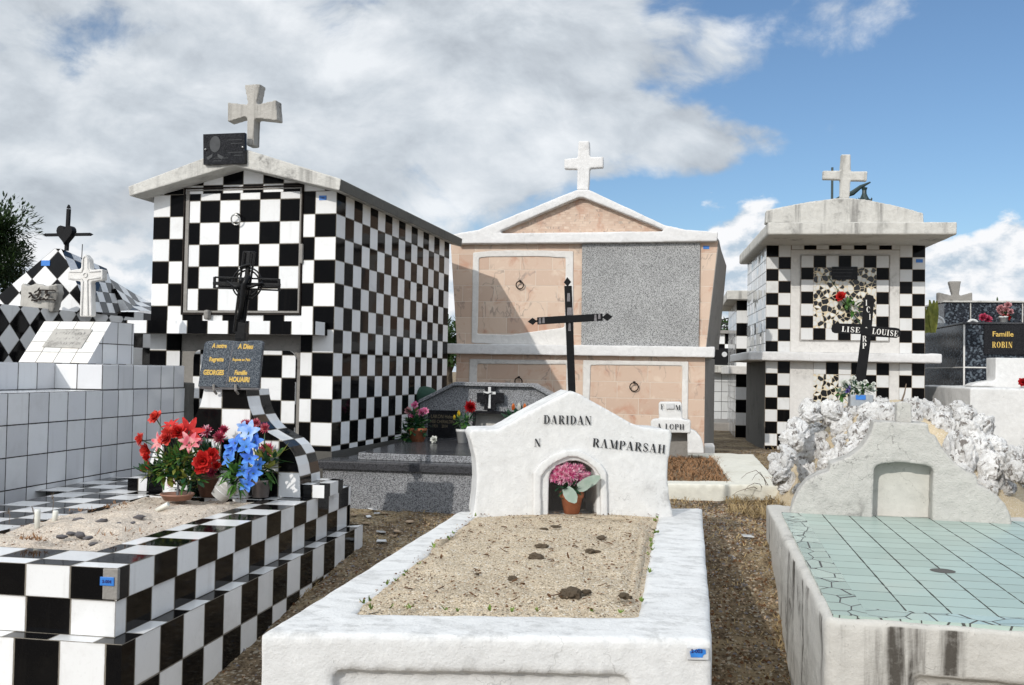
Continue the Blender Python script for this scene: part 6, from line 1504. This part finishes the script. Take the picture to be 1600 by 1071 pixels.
for px, py, rp_, o in RKS:
    side = 'left' if px < 1385 else ('middle' if px < 1462 else 'right'); rows.setdefault((side, int((py - 630) // 22)), []).append((px, o))
RN = ['top', 'second', 'third', 'fourth', 'fifth', 'lowest', 'bottommost']
for (side, k), l in rows.items():
    rn = RN[max(0, min(6, k))]
    ordlabels(l, 'white coral rock, %s from left in ' + rn + ' row, ' + side + ' part of heap')
# stone writing cross
FX2 = Fr(*aty(1345, 600, 6.55)[:2], 1.14, 0)
lc = thing('flat_iron_cross', 'leaning black flat iron cross with white stencilled writing in the sand mound', 'cross', FX2)
def XP(px, py): return FX2.on(px, py)
c = MB(); c.prism([XP(*p) for p in ((1335, 615), (1351, 615), (1353, 590), (1360, 535), (1366, 470), (1364.5, 463), (1358, 460.5), (1351.5, 463), (1349.5, 470), (1344, 535), (1337, 590))], -.004, .004); c.build('upright', M['iron_matt'], lc, FX2, bevel=.001)
c = MB(); c.prism([XP(*p) for p in ((1304, 521), (1344, 522.5), (1360, 526), (1400, 528.5), (1406, 526), (1407.5, 519), (1405, 514), (1399, 512.5), (1361, 510), (1345, 506.5), (1303, 505.5), (1300, 508), (1298.5, 514), (1300, 519))], -.0085, -.0042); c.build('crossbar', M['iron_matt'], lc, FX2, bevel=.001)
def xt(text, px, py, px2, py2, hpx, yy, name='white_lettering'):
    x, z = XP(px, py); x2, z2 = XP(px2, py2); size = XP(px, py - hpx)[1] - z; wd = sqrt((x2 - x) ** 2 + (z2 - z) ** 2) / lwidth(text, size)
    c = MB(); letters(c, text, x, z, size, yy, wid=wd, ang=atan2(z2 - z, x2 - x)); c.build(name, M['wletter'], lc, FX2, merge=False)
xt('LISE', 1314.5, 518.5, 1344, 520.5, 8.4, -.0092); xt('LOUISE', 1362, 522, 1403, 526.6, 9, -.0092)
xt('I', 1352, 478, 1356, 478, 9, -.0047); xt('C', 1353.5, 488.5, 1360, 488.5, 9, -.0047); xt('I', 1357.5, 500, 1361.5, 500, 9, -.0047); xt('~', 1351, 517, 1356, 517, 9, -.0092); xt('R', 1347, 534, 1355, 534, 9, -.0047); xt('P', 1347, 545, 1354.5, 545, 9, -.0047)
# planter
FP2 = Fr(*aty(1344, 634, 6.35)[:2], 1.145, 0)
q = Bq('white_flower_planter', 'grey rectangular planter of white and violet flowers at the foot of the flat iron cross', FP2)
a_, b_ = q.P(1327, 634), q.P(1363, 634); zt_ = q.P(1344, 617).z
c = MB(); c.box(a_.x, b_.x, -.04, .05, 1.12, zt_); c.build('box', M['greypot'], q.o, FP2, bevel=.006)
c = MB(); l_, r_ = q.P(1337, 620, -.04), q.P(1352.5, 620, -.04); c.box(l_.x, r_.x, -.045, -.0402, q.P(1345, 624.5).z, q.P(1345, 617.5).z); c.build('blue_label', M['blue'], q.o, FP2)
q.base = Vector((0, 0, .09))
for px, py, r_, mt in ((1320, 600, 7.5, 'p_white'), (1334, 591, 4, 'p_white'), (1344, 603, 7, 'p_white'), (1360, 607, 7, 'p_white'), (1325, 606, 4.5, 'p_violet'), (1329, 594, 3.5, 'p_white'), (1352, 597, 4, 'p_white'), (1365, 600, 3.5, 'p_white'), (1338, 598, 3.5, 'p_white'), (1324, 611, 3.5, 'p_violet')): q.flower('rose', px, py, r_, mt, U(-.03, .02))
q.leaves([(1342, 608, 0, 22, 7, 130, .035, .014), (1314, 615, 0, 7, 4, 14, .06, .028)], ('leaf_dark', 'leaf', 'leaf_grey')); q.done()
for px, py in (): pass
ff_ = Fr(*aty(1406, 625, 6.2)[:2], 1.1, 0); c = MB(); x, z = ff_.on(1416, 600); x0_, z0_ = ff_.on(1405, 630); c.tube([(x0_, 0, z0_ - .03), ((x + x0_) / 2 + .01, 0, (z + z0_) / 2), (x, 0, z)], [.006, .005, .003], 6)
tag(c.build('bare_stick', M['twig'], None, ff_), 'thin bare stick leaning up behind the cement stub of the mint grave', 'stick')
# rose with long stem fixed to the mosaic door of the right tomb
ff_ = Fr(FR_.x, FR_.y, 1.6, FR_.yaw); x, z = ff_.on(1313, 463, -.08); x2, z2 = ff_.on(1346, 509, -.05); xm, zm = ff_.on(1322, 475, -.06)
rs = thing('long_stemmed_red_rose', 'long stemmed red artificial rose hanging in front of the mosaic door', 'flower', ff_)
c = MB(); rose(c, Vector((x, -.09, z)), Vector((-.5, -1, .4)), .055); c.build('rose_head', M['p_red'], rs, ff_, smooth=True, merge=False)
c = MB(); c.tube([(x, -.08, z), (xm, -.07, zm), (x2, -.05, z2)], .006, 6); c.tube([(x, -.06, z), (x - .03, -.02, z + .10), (x - .12, -.02, z + .22)], .004, 6); c.build('stem', M['stem'], rs, ff_)
c = MB(); leafcloud(c, (xm + .05, -.08, zm - .05), .07, .02, .06, 16, .08, .04); leafcloud(c, (xm, -.08, zm - .0), .03, .02, .04, 10, .06, .03); c.build('leaves', M['leaf'], rs, ff_, merge=False)
# flower vases on black tomb
ff_ = Fr(*aty(1568, 503, 12.5)[:2], 2.0, 0)
q = Bq('pink_rose_vase', 'small white vase of dusty pink roses on the black granite tomb', ff_)
c = MB(); pot(c, (0, 0, 2.0), .04, .055, .10); c.build('pot', M['wplastic'], q.o, ff_, smooth=True); q.base = Vector((0, 0, .1))
for px, py, r_ in ((1575, 476, 5), (1564, 481, 5), (1572, 484, 5), (1566, 488, 5), (1579, 487, 4.5), (1571, 491, 4), (1561, 485, 4)): q.flower('rose', px, py, r_, 'p_dusty', 0)
q.flower('rose', 1569, 495, 4.5, 'p_dred', -.02); q.flower('rose', 1575, 496, 4.5, 'p_dred', -.02)
q.leaves([(1571, 494, 0, 8, 6, 50, .06, .03)], ('leaf_dark', 'leaf_dark')); q.done()
ff_ = Fr(*aty(1540, 503, 12.5)[:2], 2.0, 0); c = MB()
for k in range(5): x, z = ff_.on(1540 + U(-7, 7), 497 + U(-3, 4)); rose(c, Vector((x, U(-.04, .04), z)), Vector((0, -1, .6)), .045)
tag(c.build('magenta_posy', M['p_crimson'], None, ff_, smooth=True, merge=False), 'low magenta posy on the black granite tomb left of the vase', 'flowers')
for px, lb in ((1461, 'pale curved ceramic dish on the black granite tomb at its left corner'), (1520, 'small white ceramic ring between the cross and the posy on the black tomb')):
    ff_ = Fr(*aty(px, 508, 12.3)[:2], 2.0, 0); r_ = .10 if px == 1461 else .05; c = MB(); c.tube([(r_ * cos(a), 0, 2.0 + r_ * sin(a) * .8) for a in [pi * i / 14 for i in range(15)]], .016, 8)
    if px == 1461: c.prism([(r_ * cos(a), 2.0 + r_ * sin(a) * .8) for a in [pi * i / 14 for i in range(15)]], -.004, .004)
    tag(c.build('ceramic_ornament', M['wplastic'], None, ff_, smooth=False), lb, 'ornament', 'ceramic ornaments on the black tomb')
ff_ = Fr(*aty(1605, 600, 10.3)[:2], 1.262, 0); c = MB(); x, z = ff_.on(1597, 597); rose(c, Vector((x, -.02, z)), Vector((-.4, -1, .5)), .045); rose(c, Vector((x + .05, 0, z - .02)), Vector((0, -1, .5)), .045)
tag(c.build('red_flower_spray', M['p_dred'], None, ff_, smooth=True, merge=False), 'bit of red flower on the low white tomb at the right edge', 'flowers')

# ================================================================== GROUND CLUTTER
def gzf(x, y): return gz(x, y)
its = []
for i, (px, py) in enumerate(((595, 836), (596, 850), (573, 801), (576, 803), (590, 798), (582, 793), (553, 801), (600, 796), (572, 818), (620, 835), (614, 842), (640, 814), (1167, 840))):
    z = .43 if px < 1000 else .50; p = atz(px, py, z); z = gzf(p.x, p.y); p = atz(px, py, z)
    c = MB(); r = U(.018, .035); n_ = random.choice((4, 5)); pts = [(r * cos(2 * pi * k / n_ + i) * U(.7, 1.3), r * sin(2 * pi * k / n_ + i) * U(.6, 1.2)) for k in range(n_)]
    fp(c, pts, 0, .005); o = c.build('tile_shard', M['shard' if i in (0, 1, 3, 4, 12, 5) else 'shardb'], None, None); o.location = (p.x, p.y, gzf(p.x, p.y) + .010); o.rotation_euler = (U(-.2, .2), U(-.2, .2), 0)
    its.append((px + py * .001, tag(o, 'x', 'tile shard', 'tile shards on the ground')))
ordlabels(its, 'broken tile shard on the dark earth, %s from the left')
def scatter(name, mat, n, reg, r0, r1, thing_label=None):
    c = MB()
    for i in range(n):
        x0_, x1_, y0_, y1_ = random.choice(reg); x, y = U(x0_, x1_), U(y0_, y1_); z = gzf(x, y); r = U(r0, r1); a = U(0, 6)
        v = [(x + r * cos(k * 2 * pi / 5 + a) * U(.6, 1.2), y + r * sin(k * 2 * pi / 5 + a) * U(.6, 1.2), z - r * .2) for k in range(5)] + [(x, y, z + r * U(.3, .8))]
        c.mesh(v, [(k, (k + 1) % 5, 5) for k in range(5)])
    o = c.build(name, M[mat], None, None); tag(o, kind='stuff'); return o
REG = [(.05, .5, 3.4, 6.3), (.05, .5, 3.4, 6.3), (-1.75, -.9, 4.2, 5.85), (.6, 1.2, 5.2, 10.5), (-.2, 1., 5.0, 6.6), (2.0, 3., 6, 10), (-1.65, -.9, 2.6, 4.6)]
scatter('gravel', 'shardb', 2600, REG, .003, .010); scatter('dark_gravel', 'stone', 1800, REG, .003, .012); scatter('leaf_litter', 'litter', 3200, REG, .004, .013)
c = MB()
for (a0, a1, b0, b1, n_, h_) in ((.3, .75, 5.7, 6.7, 1500, .09), (.62, 1.1, 6.6, 9.5, 700, .06), (-.9, .7, 5.85, 6.25, 700, .05), (2.0, 3.0, 7, 9.8, 1500, .10), (.05, .45, 3.4, 5.6, 1300, .03), (.95, 1.5, 5.2, 5.7, 500, .07), (-1.7, -1, 4.6, 5.8, 900, .025), (2.3, 3.1, 9.2, 9.95, 900, .13)):
    blades(c, a0, a1, b0, b1, gzf, n_, h_, .004, .9)
o = c.build('dry_grass', M['hay'], None, None); tag(o, kind='stuff')
c = MB(); edge_lines = [((.118, 2.7), (.135, 4.75)), ((.40, 2.9), (.43, 4.95)), ((-1.60, 2.8), (-1.66, 4.95)), ((-.98, 2.4), (-.985, 4.3)), ((-2.2, 5.80), (-.95, 5.80)), ((-.7, 6.12), (.6, 6.38)), ((.90, 10.75), (1.2, 10.78)), ((2.72, 9.9), (3.2, 9.9))]
for (a0, b0), (a1, b1) in edge_lines:
    L_ = sqrt((a1 - a0) ** 2 + (b1 - b0) ** 2)
    for i in range(int(L_ * 26)):
        t = R(); x, y = a0 + (a1 - a0) * t + U(-.02, .02), b0 + (b1 - b0) * t + U(-.02, .02)
        if noise.noise(Vector((x * 3, y * 3, 5))) < .0: continue
        blades(c, x - .012, x + .012, y - .012, y + .012, gzf, random.randint(3, 9), U(.03, .085), .003, .8)
o = c.build('edge_grass', M['hay'], None, None); tag(o, kind='stuff')
# spiky dry tuft by the mint grave and thin arching stems over the kerb
ff_ = Fr(*atz(1215, 760, .60)[:2], .56, 0); c = MB()
for i in range(130):
    a = U(0, 2 * pi); d = Vector((cos(a) * U(.3, 1.2) - .25, sin(a) * .6, U(.25, .9))).normalized(); p = Vector((U(-.07, .07), U(-.07, .07), .56)); L = U(.08, .24); s_ = Vector((-sin(a), cos(a), 0)) * .0022
    q_ = p + d * L * .6; r_ = q_ + (d + Vector((0, 0, -.6))) * L * .4; c.mesh([p - s_, p + s_, q_ + s_, q_ - s_, r_], [(0, 1, 2, 3), (3, 2, 4)])
tag(c.build('dry_grass_tuft', M['hay_red'], None, ff_), 'spiky reddish dry grass tuft between the cement kerb and the coral rocks', 'grass tuft')
for i, (x0_, x1_, h) in enumerate(((1205, 1158, 735), (1200, 1175, 738), (1195, 1163, 755), (1190, 1142, 764))):
    A_, Bm, E_ = atz(x0_, 768, .6), aty((x0_ + x1_) / 2, h, 6.3), aty(x1_, h + 8, 6.4); ff_ = Fr(A_.x, A_.y, .6, 0); c = MB()
    pts = [ff_.L(A_), ff_.L(Bm), ff_.L(E_)]; pts = [pts[0], pts[0].lerp(pts[1], .5) + Vector((0, 0, .02)), pts[1], pts[1].lerp(pts[2], .6), pts[2] + Vector((0, 0, -.02))]
    c.tube(pts, [.0025, .0022, .002, .0015, .001], 5); tag(c.build('arching_stem', M['twig'], None, ff_), 'thin dry stem arching left over the pale kerb, %s from the top' % ORD[i], 'stem', 'arching dry stems')

# ================================================================== BACKGROUND
def ctomb(name, label, x, y, w_, d_, h, z0=.5, roof=True, tile='check', s=.15, lev=None, yaw=0, mat2='concrete'):
    f = Fr(x, y, z0, yaw); t = thing(name, label, 'tomb', f)
    c = MB(); c.box(0, w_, 0, d_, z0 - .1, z0 + h, w=s, ref=(0, 0, z0)); c.build('wall', M[tile], t, f)
    if roof: c = MB(); c.box(-.14, w_ + .14, -.22, d_ + .1, z0 + h, z0 + h + .12); c.build('roof', M[mat2], t, f, bevel=.01)
    if lev: c = MB(); c.box(-.10, w_ + .1, -.16, d_ + .05, z0 + lev, z0 + lev + .11); c.build('ledge', M['sill'], t, f, bevel=.01)
    return t
ctomb('narrow_checkered_tomb', 'chequered tomb with flat cement roof seen in the gap between peach and right tombs', .745, 13.3, 1.6, 2.2, 1.83, .5, lev=.85, s=.17)
f = Fr(.25, 19, .5, 0); t = thing('dark_plaque_tomb', 'distant chequered tomb with big black plaque seen in the gap above the ledge', 'tomb', f)
c = MB(); c.box(0, 1.4, 0, 2, .4, 2.12, w=.2, ref=(0, 0, 2.12)); c.build('wall', M['check'], t, f)
c = MB(); c.box(.1, 1.3, -.03, .0, .9, 1.84); pl_ = c.build('black_plaque', M['iron_matt'], t, f); c = MB(); x, z = f.on(1132, 554, -.04); c.lathe([(0, 0), (.05, 0), (.05, .01), (0, .012)], (x, -.032, z), 14, rot=Matrix.Rotation(pi / 2, 3, 'X')); c.build('oval_medallion', M['tagw'], pl_, f)
c = MB(); c.box(-.1, 1.5, -.1, 2.1, 2.12, 2.18); c.build('roof', M['mid_concrete'], t, f)
ctomb('checkered_vault', 'grey tiled vault glimpsed low in the gap behind the small tomb', .52, 16.2, .75, 1.6, .95, .42, lev=None, s=.16, tile='side_tile')
f = Fr(.42, 15.0, .4, 0); c = MB(); c.box(0, .45, 0, 1.4, .3, .62); tag(c.build('low_slab', M['mid_concrete'], None, f, bevel=.02), 'low grey cement slab on the shaded ground in the gap', 'slab')
ctomb('far_checkered_vault', 'small chequered vault behind the rear corner of the tall tomb', -2.55, 11.5, .75, 1.5, 1.20, .55, roof=False, s=.16)
f = Fr(-3.6, 24, .5, 0); c = MB(); c.box(-.8, 2.2, 0, 3, .3, 2.35); tag(c.build('far_grey_vault', M['concrete'], None, f, bevel=.02), 'low grey vault far off behind the gap beside the tall tomb', 'tomb')
# sheds at left gap
f = Fr(*aty(226, 530, 17)[:2], .5, -.1); t = thing('sheet_roof_shed', 'cream shed with grey corrugated gable in the gap left of the tall tomb', 'shed', f)
x0_, z0_ = f.on(213, 494); x1_, z1_ = f.on(262, 478); c = MB(); c.box(x0_ + .05, x1_ + 1, 0, 2.5, .4, z0_ - .06); c.build('wall', M['cream'], t, f)
c = MB(); c.prism([(x0_, z0_), (x1_ + 1, z0_ - .05), (x1_ + 1, z1_ + .4), (x1_, z1_ + .05), (x0_, z0_ + .06)], -.05, 2.6); c.build('roof', M['roofmetal'], t, f)
f = Fr(*aty(222, 560, 11.5)[:2], .5, 0); t = thing('cement_shelter', 'beige cement shelter with brown post in the gap left of the tall tomb', 'shelter', f)
pts = [f.on(*p) for p in ((211, 533), (236, 534), (236, 518), (222, 521), (211, 529))]; c = MB(); c.prism(pts, 0, .8); c.build('roof', M['cream'], t, f)
a_, b_ = f.on(223, 568), f.on(233, 535); c = MB(); c.box(a_[0], b_[0], .02, .3, .5, b_[1]); c.build('wall', M['cream'], t, f)
a_, b_ = f.on(233, 568), f.on(236.5, 535); c = MB(); c.box(a_[0] + .001, b_[0], -.02, .2, .5, b_[1] - .001); c.build('post', M['brownp'], t, f)
ctomb('far_diamond_tomb', 'tiny far chequered tomb above the tiled wall in the left gap', aty(206, 560, 14).x, 14, .9, 1, .95, .5, s=.2, roof=False)
# lamp above the right tomb's cross
f = Fr(*aty(1300, 560, 26)[:2], .4, 0); t = thing('street_lamp', 'dark green ornamental street lamp rising behind the cross of the right tomb', 'street lamp', f)
def LP(px, py): x, z = f.on(px, py); return (x, 0, z)
c = MB(); a_ = LP(1300.5, 262); c.tube([(a_[0], 0, .4), a_], [.05, .03], 8); c.build('pole', M['lampgreen'], t, f)
c = MB(); c.tube([LP(1300.5, 315), LP(1315, 308), LP(1332, 302), LP(1345, 292), LP(1360, 285)], [.03, .05, .07, .05, .02], 8); c.build('arm', M['lampgreen'], t, f)
c = MB(); x, _, z = LP(1350.5, 300); sc_ = 26 / FOC
c.lathe([(.0, 12 * sc_), (1 * sc_, 12 * sc_), (1.3 * sc_, 6 * sc_), (4.6 * sc_, 6 * sc_), (3.2 * sc_, 2 * sc_), (3.4 * sc_, -3 * sc_), (6 * sc_, -9 * sc_), (9 * sc_, -13 * sc_), (11 * sc_, -14 * sc_), (10 * sc_, -17 * sc_), (0, -18 * sc_)], (x, 0, z), 12)
for k in range(10): a = 2 * pi * k / 10; c.tube([(x + 10 * sc_ * cos(a), 10 * sc_ * sin(a), z - 14 * sc_), (x + 11.5 * sc_ * cos(a), 11.5 * sc_ * sin(a), z - 10 * sc_)], [.02, .008], 5)
c.build('lantern', M['lampgreen'], t, f)
# power lines
for i, (pa_, pb_) in enumerate((((1100, 500), (1700, 514)), ((1100, 506), (1700, 520)), ((1120, 498), (1500, 440)))):
    A_, B_ = aty(pa_[0], pa_[1], 45), aty(pb_[0], pb_[1], 45); 
    if i == 2: A_, B_ = aty(1105, 506, 45), aty(1240, 472, 45)
    ff_ = Fr(A_.x, A_.y, A_.z, 0); n_ = 12; c = MB(); pts = [ff_.L(A_.lerp(B_, k / n_)) + Vector((0, 0, -.8 * sin(pi * k / n_) * (i < 2))) for k in range(n_ + 1)]; c.tube(pts, .035, 5)
    tag(c.build('power_line', M['cable'], None, ff_), ['upper power line crossing the horizon at right', 'lower power line just beneath the other one', 'short cable rising to the right in the gap between tombs'][i], 'cable')
def tree(name, label, x, y, h, rad, leafmat, n=2500, L=.22, z0=.4, grp='trees on the horizon', trunkr=.12, squash=.8, seed=1, base=.35):
    random.seed(seed); f = Fr(x, y, z0, 0); t = thing(name, label, 'tree', f, grp)
    tr = MB(); tr.tube([(0, 0, z0 - .2), (U(-.1, .1) * h * .2, 0, z0 + h * .35), (U(-.1, .1) * h * .3, U(-.3, .3), z0 + h * .7)], [trunkr, trunkr * .7, trunkr * .35], 8); cr = MB(); cl = []
    for k in range(14):
        a = U(0, 2 * pi); rr_ = rad * U(.25, .8); zc_ = z0 + h * U(base + .1, .92); cx_ = Vector((cos(a) * rr_ * (1.15 - (zc_ - z0) / h * .6), sin(a) * rr_, zc_)); cl.append((cx_, rad * U(.22, .45)))
        tr.tube([(0, 0, z0 + h * U(.2, .5)), (cx_.x * .5, cx_.y * .5, zc_ - h * .12), cx_], [trunkr * .35, trunkr * .2, trunkr * .06], 5)
    for i in range(n):
        c0, r0 = random.choice(cl); d = Vector((random.gauss(0, 1), random.gauss(0, 1), random.gauss(0, 1) * squash)).normalized() * r0 * (R() ** .4)
        petal(cr, c0 + d, d + Vector((U(-.5, .5), U(-.5, .5), U(-.6, .4))) * r0, ZA + d, L * U(.5, 1.2), L * U(.25, .5), .2, .1, random.choice((0, 0, 1)), 2)
    tr.build('trunk', M['bark'], t, f, smooth=True); cr.build('crown', [M[leafmat], M['tree_leaf']], t, f, merge=False)
    return t
tree('leafy_tree', 'dark leafy tree rising at the left edge behind the diamond tomb', aty(-30, 400, 19).x, 19, 4.4, 1.75, 'tree_leaf_d', 13000, .12, grp=None, seed=5, base=.1)
k = 0
for px, py, Y, rad, sd_, lb in ((212, 482, 60, 2.6, 11, 'small far tree over the shed roof in the left gap'), (232, 484, 62, 2., 12, 'second far tree right behind the shed gable'), (704, 500, 45, 2.2, 13, 'green tree glimpsed between the tall tomb and the peach tomb'), (1118, 512, 50, 1.8, 14, 'palm like tree top in the gap right of the peach tomb'),
    (1500, 476, 70, 2.2, 15, 'dark feathery tree behind the cement cross on the black tomb'), (1530, 474, 70, 2.8, 16, 'widest dark tree right of the cement cross'), (1550, 482, 74, 2.4, 17, 'lower tree between the cross and the rose vase'), (1449, 480, 66, 1.6, 18, 'small tree just right of the right tiled tomb'), (1598, 492, 80, 2.2, 19, 'far tree at the right edge beyond the black tomb')):
    p = aty(px, py, Y); tree('distant_tree', lb, p.x, Y, p.z - .3, rad, 'tree_leaf', 1300, .42, .3, seed=sd_, trunkr=.2)
random.seed(99)
# broad leaved plant beside the black tomb
ff_ = Fr(*aty(1450, 505, 11.6)[:2], 1.9, 0); c = MB()
for k in range(14): x, z = ff_.on(1450, 520); petal(c, Vector((x + U(-.06, .06), 0, z)), Vector((U(-.5, .5), U(-.5, .2), 1)), Vector((0, -1, .2)), U(.2, .38), .07, U(-.3, .3), .1, 0, 4)
tag(c.build('leafy_plant', M['leaf_yel'], None, Fr(ff_.x, ff_.y, 1.5, 0)), 'yellow green strap leaved plant squeezed between the right tiled tomb and black tomb', 'plant')
ff_ = Fr(*aty(1126, 600, 17.6)[:2], .5, 0); c = MB()
for k in range(40): petal(c, Vector((U(-.1, .1), U(-.1, .1), .5 + U(.2, .6))), Vector((U(-.8, .8), U(-.6, .3), U(.1, 1))), Vector((0, -1, .2)), U(.25, .5), .06, -.4, .1, 0, 3)
tag(c.build('palm_clump', M['leaf_yel'], None, ff_), 'yellowish palm clump at the end of the shaded gap', 'plant')
# far tombs further right and left that show between things
f = Fr(*aty(1588, 520, 22)[:2], .5, 0); t = thing('far_cement_tomb', 'far cement tomb roof showing behind the black tomb at the right edge', 'tomb', f)
c = MB(); x, z = f.on(1578, 490); c.box(x, x + 2.4, 0, 2, .4, z - .1); c.build('body', M['concrete'], t, f); c = MB(); x2, z2 = f.on(1592, 470); c.prism([(x2, z - .1), (x2 + 1.4, z - .1), (x2 + 1.4, z2), (x2 - .02, z2), (x2 + .1, z2 - .15)], .2, .5); c.build('cap', M['mid_concrete'], t, f)
